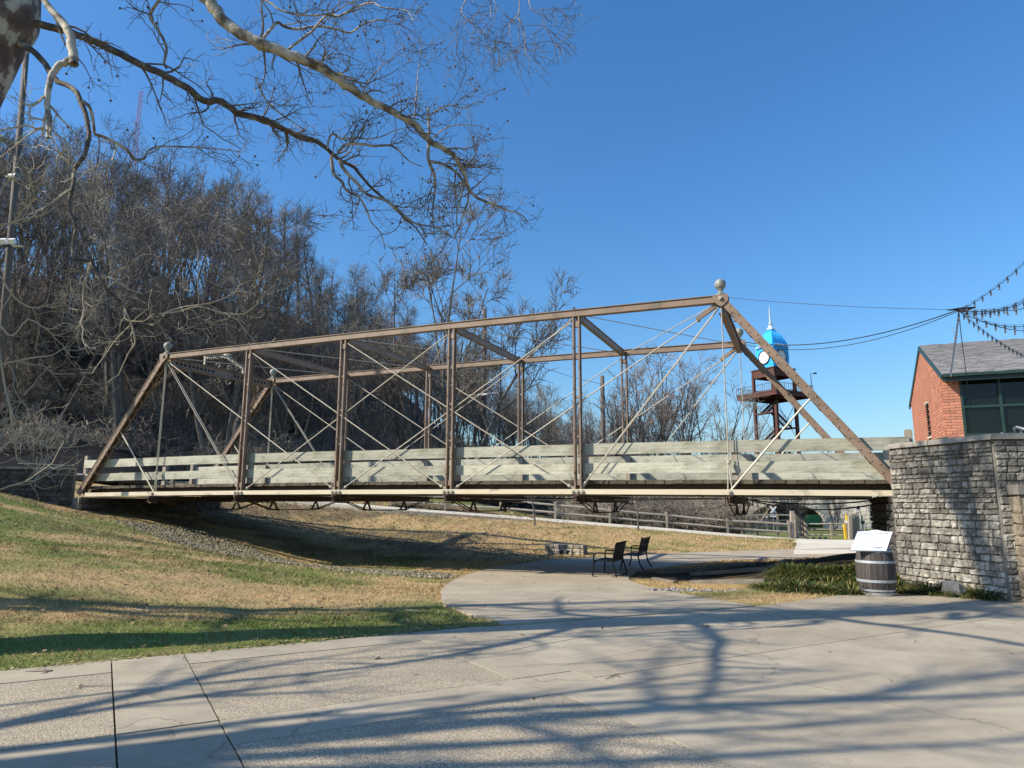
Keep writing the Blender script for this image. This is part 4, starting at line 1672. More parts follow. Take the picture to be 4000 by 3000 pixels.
    # approach slab behind, carrying the roadway and the building
    ap = [bw(12.62, -.15, 0)[:2], bw(12.62, 5.7, 0)[:2], bw(12.9, 16, 0)[:2], bw(34, 16, 0)[:2], bw(34, -1.5, 0)[:2], np.array([P2[0], P2[1] + 1.1]), np.array([C_[0] + .75, C_[1] + 1.1])]
    mb = MB()
    mb.prism(ap, ((0, 0, -.5), (1, 0, 0), (0, 1, 0), (0, 0, 1)), 2.68)
    o = mb.build('approach_fill', 'concrete', None, fixn=True)
    props(o, 'paved approach at the right end of the bridge', None, None, 'structure')
    # rock leaning at the foot of the wall
    mb = MB()
    p = np.array([8.47, 13.66, .05])
    rr = np.random.default_rng(4)
    base = np.array([[-.24, 0, 0], [.22, -.05, 0], [.26, .12, 0], [-.2, .14, 0], [-.18, 0, .22], [.02, -.03, .16], [.17, 0, .20], [.19, .1, .16], [-.15, .1, .2], [0, .08, .24]])
    R = np.array([[e[0], -nrm[0], 0], [e[1], -nrm[1], 0], [0, 0, 1]])
    V = base @ R.T + p + np.array([nrm[0], nrm[1], 0]) * .16
    mb.add(V, [(0, 1, 5, 4), (1, 6, 5), (1, 2, 7, 6), (2, 3, 8, 9, 7), (3, 0, 4, 8), (4, 5, 9, 8), (5, 6, 7, 9), (0, 3, 2, 1)])
    o = mb.build('boulder', 'boulder', None, fixn=True)
    props(o, 'dark grey rock leaning on the foot of the tall stone wall', 'rock')


build_right_wall()


def build_left_wall():
    P0 = bw(-4.02 * PAN, -.22, 0)
    ln = np.array([-.93, -.37])
    ln /= np.linalg.norm(ln)
    L = 6.4
    W_ = thing('stone_wall', 'dark shaded stone wing wall left of the bridge above the lawn', 'stone wall', (P0[0], P0[1], .5))
    zt = 2.86
    E_ = P0[:2] + ln * L
    n_ = np.array([-ln[1], ln[0]])
    n_ = n_ if n_[1] < 0 else -n_
    mb = MB()
    mb.prism([P0[:2], E_, E_ - n_ * .5, P0[:2] - n_ * .5], ((0, 0, .0), (1, 0, 0), (0, 1, 0), (0, 0, 1)), zt)
    mb.build('mortar_core', 'old_mortar', W_, fixn=True)
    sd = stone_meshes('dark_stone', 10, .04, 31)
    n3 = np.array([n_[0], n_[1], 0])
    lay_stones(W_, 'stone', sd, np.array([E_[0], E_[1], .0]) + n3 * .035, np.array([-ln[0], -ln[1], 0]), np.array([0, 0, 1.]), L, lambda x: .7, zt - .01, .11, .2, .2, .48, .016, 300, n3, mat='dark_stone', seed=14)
    for q in range(5):
        a, b_ = P0[:2] + ln * (L * q / 5 + .005), P0[:2] + ln * (L * (q + 1) / 5 - .005)
        mb = MB()
        mb.prism([a + n_ * .08, b_ + n_ * .08, b_ - n_ * .55, a - n_ * .55], ((0, 0, zt + .002), (1, 0, 0), (0, 1, 0), (0, 0, 1)), .07)
        mb.build('coping_stone', 'coping', W_, fixn=True)
    ab = thing('bridge_abutment', 'dark stone abutment under the left end of the bridge', 'abutment', bw(-4 * PAN, 2.7, 0))
    mb = MB()
    pts = [bw(-4.0 * PAN + .35, -.22, 0)[:2], bw(-4.0 * PAN + .35, 6.6, 0)[:2], bw(-4.3 * PAN, 6.6, 0)[:2], bw(-4.3 * PAN, -.16, 0)[:2]]
    mb.prism(pts, ((0, 0, -.4), (1, 0, 0), (0, 1, 0), (0, 0, 1)), 2.24)
    mb.build('mortar_core', 'old_mortar', ab, fixn=True)
    nx_ = np.array([BD[0], BD[1], 0])
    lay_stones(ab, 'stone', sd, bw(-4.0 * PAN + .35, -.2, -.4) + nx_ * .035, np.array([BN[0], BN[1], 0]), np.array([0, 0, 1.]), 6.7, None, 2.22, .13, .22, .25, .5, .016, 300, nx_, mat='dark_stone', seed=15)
    # teal railing beyond the wall
    f = thing('metal_railing', 'low teal metal railing behind the left wing wall', 'railing', aty(170, 1840, 31))
    a, b_ = aty(70, 1811, 31), aty(266, 1819, 31)
    mb = MB()
    mb.tube([a, b_], .03, 5)
    mb.build('top_rail', 'green_trim', f)
    for q in range(13):
        p = a + (b_ - a) * q / 12
        mb = MB()
        mb.tube([p, p - np.array([0, 0, .55])], .014, 4)
        mb.build('baluster', 'green_trim', f)


build_left_wall()


# ------------------------------------------------------------------ barrel with information panel, chairs
def build_barrel():
    c = gz(3428, 2322, .005)
    c = np.array([c[0], c[1], .006])
    b_ = thing('barrel', 'dark oak barrel with grey steel hoops carrying a sign panel', 'barrel', c)
    H = .90

    def rad(t):
        return .285 + .068 * math.sin(PI * t) ** .9
    ns = 22
    for k in range(ns):
        a0, a1 = 2 * PI * k / ns + .008, 2 * PI * (k + 1) / ns - .008
        ts = np.linspace(0, 1, 9)
        V = []
        for t in ts:
            r = rad(t)
            V += [(r * math.cos(a0), r * math.sin(a0), t * H), (r * math.cos(a1), r * math.sin(a1), t * H), ((r - .03) * math.cos(a1), (r - .03) * math.sin(a1), t * H), ((r - .03) * math.cos(a0), (r - .03) * math.sin(a0), t * H)]
        F = []
        for q in range(8):
            for j in range(4):
                F.append((q * 4 + j, q * 4 + (j + 1) % 4, q * 4 + 4 + (j + 1) % 4, q * 4 + 4 + j))
        F += [(3, 2, 1, 0), (32, 33, 34, 35)]
        mb = MB()
        mb.add(V, F)
        mb.build('stave', 'oak_stave', b_, origin=np.zeros(3))
    mb = MB()
    mb.lathe([(.272, H - .06), (.272, H - .035)], 24)
    mb.build('head', 'hoop_steel', b_, origin=np.zeros(3))
    for t0, t1 in ((.0, .06), (.085, .125), (.27, .325), (.665, .715), (.895, .935), (.955, 1.0)):
        mb = MB()
        ro = .006
        mb.lathe([(rad(t0) - .002, t0 * H), (rad(t0) + ro, t0 * H), (rad((t0 + t1) / 2) + ro, (t0 + t1) / 2 * H), (rad(t1) + ro, t1 * H), (rad(t1) - .002, t1 * H)], 28, cap=False)
        mb.build('hoop', 'hoop_steel', b_, origin=np.zeros(3))
    # tilted panel on a bracket
    pc = aty(3407, 2109, c[1] - .0)
    t = thing('information_panel', 'tilted silver information panel headed Morrison Iron Bridge on top of the barrel', 'sign', c + np.array([0, 0, H]))
    ex = np.array([.985, -.17, 0])
    ex /= np.linalg.norm(ex)
    ey = np.array([.16, .62, .77])
    ey = ey - ex * np.dot(ey, ex)
    ey /= np.linalg.norm(ey)
    ez = np.cross(ex, ey)
    bl = aty(3322, 2149, c[1] - .20)
    br = aty(3462, 2151, c[1] - .36)
    tl = aty(3350, 2076, c[1] + .12)
    tr = aty(3491, 2076, c[1] - .02)
    ex = (br - bl) / np.linalg.norm(br - bl)
    ey = (tl - bl) - ex * 0
    Hh = np.linalg.norm(ey)
    Wd = np.linalg.norm(br - bl)
    ey /= Hh
    ez = np.cross(ex, ey)
    ez /= np.linalg.norm(ez)
    poly = [(0, 0), (Wd, 0), (Wd, Hh)]
    for q in np.linspace(1, 0, 15)[1:-1]:
        poly.append((Wd * q, Hh + .055 * math.exp(-((q - .5) / .2) ** 2)))
    poly.append((0, Hh))
    mb = MB()
    mb.prism(poly, (bl, ex, ey, ez), -.02)
    pl = mb.build('plate', 'panel_face', t, fixn=True)
    org = ORIGIN[t.name]
    mid = bl + ex * Wd * .5 + ez * .002 - org
    ey2 = ey - ex * np.dot(ex, ey)
    ey2 /= np.linalg.norm(ey2)
    put_text('heading', 'Morrison Iron Bridge', .062, 'panel_print', pl, (mid + ey * Hh * .90 + ex * .0, ex, ey2, ez), .002)
    mb = MB()
    rr = random.Random(3)
    for q in range(13):
        y = Hh * (.78 - q * .052)
        if q in (5, 9):
            continue
        x0, x1 = Wd * .10, Wd * (.90 if q not in (4, 8, 12) else rr.uniform(.4, .7))
        x = x0
        while x < x1:
            l_ = rr.uniform(.012, .04)
            a = bl + ex * x + ey * y + ez * .0015
            mb.bar(a, a + ex * l_, .0065, .001, ez)
            x += l_ + .009
    o = mb.build('printed_lines', 'panel_print', pl)
    o['kind'] = 'stuff'
    mb = MB()
    mb.bar(c + np.array([0, 0, H - .03]), bl + ex * Wd * .5 + ey * Hh * .42 - ez * .13, .12, .12, (0, 1, 0))
    mb.build('bracket', 'black_paint', t)


build_barrel()


def chair(name, label, p, face, width, slats, group):
    """metal bench with arms; face = unit vector (ground) the sitter looks along"""
    root = thing(name, label, 'bench', p, 0, group)
    f = np.array([face[0], face[1], 0.])
    s = np.array([-face[1], face[0], 0.])

    def L(a, b_, z):
        return np.array(p) + f * a + s * b_ + np.array([0, 0, z])
    hw = width / 2
    sh = .43
    mb = MB()
    mb.prism([(-.25, -hw), (.25, -hw), (.25, hw), (-.25, hw)], (L(0, 0, sh), f * 1.0 + np.array([0, 0, .06]), s, (0, 0, 1)), .022)
    mb.bar(L(.26, -hw, sh), L(.26, hw, sh), .035, .05)
    mb.build('seat', 'chair_metal', root)
    if slats:
        mb = MB()
        for b_ in (-hw, hw):
            mb.tube([L(-.24, b_, sh - .02), L(-.30, b_, .7), L(-.38, b_, 1.0)], .022, 6)
        mb.bar(L(-.365, -hw, .945), L(-.365, hw, .945), .03, .05)
        mb.bar(L(-.318, -hw, .745), L(-.318, hw, .745), .025, .03)
        mb.bar(L(-.26, -hw, .52), L(-.26, hw, .52), .025, .04)
        bk = mb.build('backrest', 'chair_metal', root)
        n = 14
        for q in range(1, n):
            b_ = -hw + width * q / n
            mb = MB()
            mb.bar(L(-.262, b_, .52), L(-.363, b_, .94), .012, .022, s)
            mb.build('slat', 'chair_metal', bk)
    else:
        mb = MB()
        prof = [(-.245, sh + .03), (-.275, .6), (-.315, .78), (-.345, .9), (-.385, .955), (-.42, .945)]
        V = []
        for a, z in prof:
            V += [L(a, -hw, z), L(a, hw, z), L(a - .02, hw, z - .006), L(a - .02, -hw, z - .006)]
        F = []
        for q in range(len(prof) - 1):
            for j in range(4):
                F.append((q * 4 + j, q * 4 + (j + 1) % 4, q * 4 + 4 + (j + 1) % 4, q * 4 + 4 + j))
        F += [(3, 2, 1, 0), tuple(4 * (len(prof) - 1) + j for j in range(4))]
        mb.add(V, F)
        mb.build('backrest', 'chair_metal', root, fixn=True)
    for b_ in (-hw - .02, hw + .02):
        mb = MB()
        if slats:
            mb.tube([L(.24, b_, sh), L(.27, b_, .2), L(.33, b_, .012)], .023, 6)
        else:
            mb.tube([L(.16, b_, .02), L(.28, b_, .02), L(.30, b_, .05), L(.265, b_, sh), L(.27, b_, .60), L(.24, b_, .645), L(.16, b_, .66), L(-.30, b_, .65)], .023, 6)
        mb.build('leg', 'chair_metal', root)
        mb = MB()
        if slats:
            mb.tube([L(-.24, b_, sh), L(-.29, b_, .2), L(-.40, b_, .012)], .023, 6)
        else:
            mb.tube([L(-.25, b_, sh + .1), L(-.27, b_, sh - .05), L(-.37, b_, .05), L(-.35, b_, .02), L(-.24, b_, .02)], .023, 6)
        mb.build('leg', 'chair_metal', root)
        if slats:
            mb = MB()
            mb.tube([L(-.31, b_, .66), L(.2, b_, .67), L(.25, b_, .63), L(.24, b_, sh)], .021, 6)
            mb.build('armrest', 'chair_metal', root)


def feet(a, b_, z):
    return (gz(*a, z) + gz(*b_, z)) / 2


BF = np.array([-.92, .39]) / math.hypot(.92, .39)
p = feet((2311, 2258), (2443, 2242), -.30)
chair('metal_bench', 'low black metal bench with a solid sheet back and looped arms', (p[0], p[1], -.30), BF, 1.15, False, 'black benches on the path')
p = feet((2417, 2227), (2541, 2214), -.325)
chair('metal_bench', 'black metal bench with upright slats in its back', (p[0], p[1], -.325), BF, 1.15, True, 'black benches on the path')
# ------------------------------------------------------------------ brick building on the right
def build_building():
    C0 = np.array([13.72, 21.92])
    ex = np.array([BD[0], BD[1], 0])      # along the glazed front
    ey = np.array([BN[0], BN[1], 0])      # back along the gable
    zb, ze, za = 2.2, 5.80, 7.32
    GW = 6.7
    root = thing('brick_building', 'red brick building with grey shingle roof and dark glazed front', 'building', (C0[0], C0[1], zb))
    org = ORIGIN[root.name]

    def P(a, b_, z):
        return np.array([C0[0], C0[1], 0]) + ex * a + ey * b_ + np.array([0, 0, z])
    # solid core
    mb = MB()
    mb.prism([(.03, zb), (GW - .03, zb), (GW - .03, ze), (GW / 2, za - .05), (.03, ze)], (P(.03, 0, 0), ey, (0, 0, 1), ex), .3)
    mb.build('wall', 'mortar', root, fixn=True)
    mb = MB()
    mb.prism([(.0, zb), (9, zb), (9, ze), (.0, ze)], (P(.03, GW, 0), ex, (0, 0, 1), -ey), .3)
    mb.build('wall', 'mortar', root, fixn=True)
    mb = MB()
    mb.box(tuple(P(.245, .12, (zb + ze) / 2)), (.43, .2, ze - zb - .1), np.stack([ex, ey, np.array([0, 0, 1.])], 1))
    mb.build('wall', 'mortar', root)
    # bricks of the gable end
    bmb = MB()
    bmb.box((0, 0, 0), (1, 1, 1))
    brick_me = mesh_raw('brick', np.vstack(bmb.V), bmb.F)
    brick_me.materials.append(MATS['brick'])
    jobs = []
    ch = .0915
    k = 0
    z = 3.35
    while z < za - .08:
        w0, w1 = 0.0, GW
        if z > ze:
            f = (z + ch - ze) / (za - ze)
            w0, w1 = GW / 2 * f, GW - GW / 2 * f
        x = w0 + (.0 if k % 2 else -.14)
        while x < w1 - .03:
            a, b_ = max(w0, x), min(w1, x + .29)
            louv = 2.62 < (a + b_) / 2 < 3.22 and 4.02 < z < 5.28
            if b_ - a > .05 and not louv:
                jobs.append((a, b_, z))
            x += .29
        z += ch
        k += 1
    jobs.sort(key=lambda j: j[0])
    rest = MB()
    for q, (a, b_, z) in enumerate(jobs):
        c = P(.005, (a + b_) / 2, z + ch / 2)
        sz = (.075, b_ - a - .012, ch - .012)
        if q < 210:
            inst('brick', brick_me, root, frame_m(c - org, ex, ey, (0, 0, 1), sz))
        else:
            rest.box(c, sz, np.stack([ex, ey, np.array([0, 0, 1.])], 1))
    r = rest.build('far_bricks', 'brick', root)
    props(r, None, None, None, 'stuff')
    z = 3.35
    k = 0
    while z < ze - .12:
        segs = [(0.0, .29), (.29, .46)] if k % 2 else [(0.0, .14), (.14, .46)]
        for a, b_ in segs:
            c = P((a + b_) / 2 + .012, .005, z + ch / 2)
            inst('brick', brick_me, root, frame_m(c - org, ex, ey, (0, 0, 1), (b_ - a - .012, .075, ch - .012)))
        z += ch
        k += 1
    # louvre in the gable
    lv = MB()
    for zz, hh in ((4.05, .07), (5.28, .07)):
        lv.box(P(-.03, 2.92, zz), (.1, .66, hh), np.stack([ex, ey, np.array([0, 0, 1.])], 1))
    lo = lv.build('louvre', 'mortar', root)
    mb = MB()
    for q in range(12):
        mb.box(P(-.01, 2.92, 4.14 + q * .095), (.08, .56, .035), np.stack([ex, ey, np.array([0, 0, 1.])], 1))
    mb.build('blade', 'dark_inside', lo)
    # roof: two slopes with shingle tabs
    ov = .03
    sl = (za - ze) / (GW / 2)
    e0 = -.42
    zr0 = ze + sl * e0 + .14
    sv = ey + np.array([0, 0, sl])
    Ls = np.linalg.norm(sv) * (GW / 2 - e0)
    sv = sv / np.linalg.norm(sv)
    nrm = np.cross(ex, sv)
    RL = 9.0
    mb = MB()
    o = P(-ov, e0, zr0)
    mb.prism([(0, 0), (RL, 0), (RL, Ls), (0, Ls)], (o, ex, sv, nrm), -.08)
    sv2 = -ey + np.array([0, 0, sl])
    sv2 /= np.linalg.norm(sv2)
    o2 = P(-ov, GW - e0, zr0)
    mb.prism([(0, 0), (RL, 0), (RL, Ls - .02), (0, Ls - .02)], (o2, ex, sv2, np.cross(sv2, ex)), -.08)
    roof = mb.build('roof', 'shingle', root, fixn=True)
    tab = MB()
    tab.box((0, 0, 0), (1, 1, 1))
    tab_me = mesh_raw('shingle', np.vstack(tab.V), tab.F)
    tab_me.materials.append(MATS['shingle'])
    rest = MB()
    rr = random.Random(5)
    cnt = 0
    ex_row = .125
    R0 = np.stack([ex, sv, nrm], 1)
    for r_ in range(int(Ls / ex_row)):
        x = 0
        while x < 4.6:
            wd = rr.uniform(.14, .30)
            th = rr.choice((.012, .02, .026))
            c = o + ex * (x + wd / 2) + sv * (r_ * ex_row + ex_row / 2) + nrm * (.006 + th / 2)
            if cnt < 300 and r_ < 16 and x < 3.4:
                inst('shingle', tab_me, roof, frame_m(c - org, ex, sv, nrm, (wd - .006, ex_row - .004, th)))
                cnt += 1
            else:
                rest.box(c, (wd - .006, ex_row - .004, th), R0)
            x += wd
    q = rest.build('upper_shingles', 'shingle', roof, origin=org)
    props(q, None, None, None, 'stuff')
    # rake boards, gutter, fascia
    mb = MB()
    a = P(-ov - .02, e0 - .02, zr0 - .10)
    b_ = a + sv * (Ls + .03)
    mb.bar(a, b_, .04, .16, nrm)
    c = P(-ov - .02, GW - e0 + .02, zr0 - .10)
    mb.bar(c, c + sv2 * (Ls + .03), .04, .16, np.cross(sv2, ex))
    mb.build('rake_board', 'green_trim', root)
    mb = MB()
    mb.bar(P(-ov, e0 - .05, zr0 - .05), P(RL - ov, e0 - .05, zr0 - .05), .09, .085)
    mb.build('gutter', 'green_trim', root)
    mb = MB()
    mb.bar(P(-ov, e0 + .02, zr0 - .17), P(RL - ov, e0 + .02, zr0 - .17), .04, .12)
    mb.bar(P(-ov, -.2, ze - .08), P(RL - ov, -.2, ze - .08), .5, .04)
    mb.build('soffit', 'green_dark', root)
    mb = MB()
    mb.tube([P(1.1, GW / 2, za + .1), P(1.1, GW / 2, za + .75)], .012, 5)
    mb.build('lightning_rod', 'grey_metal', root)
    # glazed front: frames and panes
    xs = [.50, 1.52, 2.62, 3.7, 4.8, 5.9]
    zs = [2.25, 3.86, 4.74, 5.66]
    win = thing('window_front', None, None)
    COL.objects.unlink(win)
    bpy.data.objects.remove(win)
    mb = MB()
    for x in xs:
        mb.box(P(x, .02, (zs[0] + zs[-1]) / 2), (.075, .12, zs[-1] - zs[0]), np.stack([ex, ey, np.array([0, 0, 1.])], 1))
    for z in zs:
        for x0, x1 in zip(xs[:-1], xs[1:]):
            mb.box(P((x0 + x1) / 2, .02, z), (x1 - x0 - .076, .11, .075), np.stack([ex, ey, np.array([0, 0, 1.])], 1))
    fr = mb.build('window', 'green_trim', root)
    for x0, x1 in zip(xs[:-1], xs[1:]):
        for z0, z1 in zip(zs[:-1], zs[1:]):
            mb = MB()
            mb.box(P((x0 + x1) / 2, .05, (z0 + z1) / 2), (x1 - x0 - .07, .02, z1 - z0 - .07), np.stack([ex, ey, np.array([0, 0, 1.])], 1))
            mb.build('pane', 'tinted_glass', fr)
    mb = MB()
    mb.box(P(4, .4, 4.0), (7.4, .1, 3.6), np.stack([ex, ey, np.array([0, 0, 1.])], 1))
    mb.build('interior', 'dark_inside', root)
    mb = MB()
    mb.tube([P(2.62, -.5, 2.2), P(2.62, -.5, ze - .1)], .055, 8)
    mb.build('roof_post', 'grey_metal', root)
    # low green canopy by the gable
    mb = MB()
    a = aty(3600, 1728, 21.2)
    b_ = aty(3702, 1703, 20.6)
    mb.prism([(0, 0), (1, 0), (1, 1)], (a, np.array([b_[0] - a[0], b_[1] - a[1], 0]), (0, 0, b_[2] - a[2]), (.3, .9, 0)), 1.0)
    g = mb.build('canopy', 'green_dark', None, fixn=True)
    props(g, 'low dark green canopy roof below the brick gable', 'canopy')
    # pipe handrail on top of the wall
    h = thing('handrail', 'grey pipe handrail above the wall at the right edge', 'handrail', aty(3965, 1712, 14.2))
    mb = MB()
    mb.tube([aty(3968, 1715, 14.2), aty(3962, 1672, 14.2), aty(3970, 1668, 14.2), aty(4030, 1684, 13.9), aty(4200, 1730, 13.2)], .03, 8)
    mb.tube([aty(3988, 1712, 14.2), aty(3988, 1680, 14.2)], .018, 6)
    mb.build('rail', 'grey_metal', h)
    h = thing('handrail', 'short low grey pipe above the wall coping beside the window', 'handrail', aty(3910, 1708, 14.4))
    mb = MB()
    mb.tube([aty(3898, 1708, 14.4), aty(3912, 1692, 14.4), aty(3950, 1704, 14.2)], .025, 6)
    mb.build('rail', 'grey_metal', h)


build_building()


# ------------------------------------------------------------------ clock tower
def build_tower():
    Y = 140.0
    c = aty(3023, 1500, Y)
    cx, cy = c[0], c[1]
    ph = math.radians(27)
    ex = np.array([math.cos(ph), math.sin(ph), 0])      # right face runs along ex
    ey = np.array([-math.sin(ph), math.cos(ph), 0])     # left face runs along ey
    U = np.array([0, 0, 1.])
    root = thing('clock_tower', 'rusty steel clock tower with a bright blue domed clock house', 'tower', (cx, cy, -.4))
    org = ORIGIN[root.name]
    R = np.stack([ex, ey, U], 1)

    def P(a, b_, z):
        return np.array([cx, cy, 0]) + ex * a + ey * b_ + U * z

    def zat(py):
        return aty(3023, py, Y)[2]
    zdeck, zdeck_b, zb, zcl, zroof, zeave = zat(1541), zat(1562), zat(1447), zat(1400), zat(1290), zat(1357)
    zbeam = zat(1478)
    h = 2.75
    for sx in (-1, 1):
        for sy in (-1, 1):
            mb = MB()
            mb.bar(P(sx * h, sy * h, zdeck_b), P(sx * h, sy * h, zbeam + .4), .5, .5, ex)
            mb.build('column', 'rust_steel', root)
            mb = MB()
            mb.bar(P(sx * h, sy * h, -.5), P(sx * h, sy * h, zdeck_b - .5), .55, .55, ex)
            mb.build('column', 'rust_steel', root)
    mb = MB()
    for s in (-1, 1):
        mb.box(P(0, s * h, (zbeam + zb) / 2), (2 * h + .6, .35, zb - zbeam), R)
        mb.box(P(s * h, 0, (zbeam + zb) / 2), (.35, 2 * h - .36, zb - zbeam), R)
    mb.box(P(0, 0, zb + .02), (2 * h + .7, 2 * h + .7, .2), R)
    mb.build('ring_beam', 'rust_steel', root)
    dk = 5.25
    mb = MB()
    mb.box(P(0, 0, zdeck - .15), (2 * dk, 2 * dk, .3), R)
    for s in (-1, 1):
        mb.box(P(0, s * (dk - .2), zdeck - .65), (2 * dk - .2, .25, .7), R)
        mb.box(P(s * (dk - .2), 0, zdeck - .65), (.25, 2 * dk - .7, .7), R)
        mb.box(P(0, s * h, zdeck - .8), (2 * h, .3, .9), R)
        mb.box(P(s * h, 0, zdeck - .8), (.3, 2 * h - .4, .9), R)
    mb.build('deck', 'rust_steel', root)

    def railing(pts, zh, nm='railing', posts=14, parent=root):
        for a, b_ in zip(pts[:-1], pts[1:]):
            mb = MB()
            mb.tube([a + U * zh, b_ + U * zh], .05, 4)
            mb.tube([a + U * .15, b_ + U * .15], .04, 4)
            for q in range(posts + 1):
                p = a + (b_ - a) * q / posts
                mb.tube([p, p + U * zh], .035 if q % 4 else .06, 4)
            mb.build(nm, 'rust_steel', parent)
    d2 = dk - .1
    cor = [P(-d2, -d2, zdeck), P(d2, -d2, zdeck), P(d2, d2, zdeck), P(-d2, d2, zdeck), P(-d2, -d2, zdeck)]
    railing(cor, 1.45, posts=18)
    # switchback stair between the lower columns
    zz = zdeck - 1.0
    side = 1
    k = 0
    while zz > 3:
        z2 = zz - 2.9
        yy = -1.3 if k % 2 else 1.3
        a, b_ = P(side * 2.0, yy, zz), P(-side * 2.0, yy, z2)
        mb = MB()
        mb.bar(a + ey * .7, b_ + ey * .7, .12, .4)
        mb.bar(a - ey * .7, b_ - ey * .7, .12, .4)
        for q in range(12):
            p = a + (b_ - a) * (q + .5) / 12
            mb.box(p, (.32, 1.3, .06), R)
        st = mb.build('stair_flight', 'rust_steel', root)
        railing([a + ey * .7, b_ + ey * .7], 1.1, 'stair_rail', 8, st)
        railing([a - ey * .7, b_ - ey * .7], 1.1, 'stair_rail', 8, st)
        mb = MB()
        mb.box(P(-side * 2.6, 0, z2 - .1), (1.3, 4.6, .25), R)
        mb.build('landing', 'rust_steel', root)
        zz = z2
        side = -side
        k += 1
    for z0, z1 in ((zdeck_b - .6, zdeck_b - 8.5), (zdeck_b - 8.5, zdeck_b - 16)):
        mb = MB()
        mb.tube([P(-h, -h, z0), P(h, -h, z1)], .07, 4)
        mb.tube([P(h, -h, z0), P(-h, -h, z1)], .07, 4)
        mb.tube([P(-h, -h, z0), P(-h, h, z1)], .07, 4)
        mb.tube([P(-h, h, z0), P(-h, -h, z1)], .07, 4)
        mb.build('brace', 'rust_steel', root)
        mb = MB()
        for s in (-1, 1):
            mb.box(P(0, s * h, z1), (2 * h, .3, .5), R)
            mb.box(P(s * h, 0, z1), (.3, 2 * h - .5, .5), R)
        mb.build('ring_beam', 'rust_steel', root)
    # blue clock house: square plan with a bulging roof
    s0 = 2.1
    z0 = zb + .12
    prof = [(s0 + .02, z0), (s0 + .16, z0 + 2.2), (s0 + .12, zeave - .25), (s0 + .02, zeave)]
    zr = zroof - zeave
    for f, w_ in ((0, s0 + .06), (.18, s0 - .02), (.4, s0 - .28), (.6, s0 - .62), (.8, s0 - 1.12), (.95, s0 - 1.5), (1.0, s0 - 1.58)):
        prof.append((w_, zeave + .05 + zr * f))
    V = []
    for w_, z in prof:
        V += [P(-w_, -w_, z), P(w_, -w_, z), P(w_, w_, z), P(-w_, w_, z)]
    F = []
    for q in range(len(prof) - 1):
        for j in range(4):
            F.append((q * 4 + j, q * 4 + (j + 1) % 4, q * 4 + 4 + (j + 1) % 4, q * 4 + 4 + j))
    F.append(tuple(4 * (len(prof) - 1) + j for j in range(4)))
    mb = MB()
    mb.add(V, F)
    ch = mb.build('clock_house', 'blue_roof', root, fixn=True)
    for f in range(4):
        for q in np.linspace(-.9, .9, 9):
            mb = MB()
            pts = []
            for w_, z in prof:
                b0 = [(q * w_, -w_ - .02), (w_ + .02, q * w_), (q * w_, w_ + .02), (-w_ - .02, q * w_)][f]
                pts.append(P(b0[0], b0[1], z))
            mb.tube(pts, .035, 4)
            mb.build('seam', 'blue_roof', ch)
    for f, (ax, nx, pos) in enumerate(((ex, -ey, (0, -1)), (-ey, -ex, (-1, 0)), (ey, ex, (1, 0)), (-ex, ey, (0, 1)))):
        wz = s0 + .2
        cc = P(pos[0] * wz, pos[1] * wz, zeave - .02)
        mb = MB()
        mb.bar(cc - ax * 1.95 + nx * .12, cc + ax * 1.95 + nx * .12, .18, .46)
        bd = mb.build('sign_band', 'blue_roof', ch)
        mb = MB()
        mb.bar(cc - ax * 2.02 + nx * .14 - U * .20, cc + ax * 2.02 + nx * .14 - U * .20, .22, .10)
        mb.build('band_moulding', 'pale_metal', bd)
        put_text('lettering', 'CARILLON PARK', .47, 'white_paint', bd, (cc + nx * .235 + U * .06 - org, ax, U, nx), .04)
        cl = P(pos[0] * (s0 + .17), pos[1] * (s0 + .17), zcl)
        RR = np.stack([ax, U, nx], 1)
        mb = MB()
        mb.lathe([(1.45, 0), (1.45, .14), (1.30, .16), (1.30, .06)], 32, cl, RR, cap=False)
        rim = mb.build('clock_rim', 'black_paint', ch)
        mb = MB()
        mb.lathe([(1.34, .0), (1.34, .07)], 32, cl, RR)
        di = mb.build('clock_dial', 'white_paint', ch, fixn=True)
        for hnum in range(1, 13):
            a = PI / 2 - hnum * PI / 6
            put_text('numeral', str(hnum), .52, 'black_paint', di, (cl + ax * 1.02 * math.cos(a) + U * 1.02 * math.sin(a) + nx * .08 - org, ax, U, nx), .02)
        for ln, a, wd in ((.75, PI / 2 + PI / 3, .12), (1.0, PI * 1.62, .08)):
            mb = MB()
            mb.bar(cl + nx * .10, cl + nx * .10 + ax * ln * math.cos(a) + U * ln * math.sin(a), wd, .03, nx)
            mb.build('clock_hand', 'black_paint', di)
    zt = zeave + .05 + zr
    mb = MB()
    mb.lathe([(.80, zt - .02), (.80, zt + .12), (.42, zt + .75), (.28, zt + 1.1), (.45, zt + 1.2), (.45, zt + 1.35), (.2, zt + 1.45), (.12, zt + 3.6), (.2, zt + 3.7), (.12, zt + 3.85), (.03, zt + 5.4)], 8, (cx, cy, 0))
    mb.build('spire', 'pale_metal', root)
    lp = P(d2, -d2 + .3, zdeck)
    mb = MB()
    mb.tube([lp, lp + U * 4.0, lp + U * 4.1 + ex * .8 - ey * .3], .07, 5)
    la = mb.build('deck_lamp', 'black_paint', root)
    mb = MB()
    mb.lathe([(.1, .25), (.35, .1), (.38, -.05)], 8, lp + U * 4.0 + ex * .9 - ey * .3)
    mb.build('lamp_shade', 'black_paint', la)


build_tower()


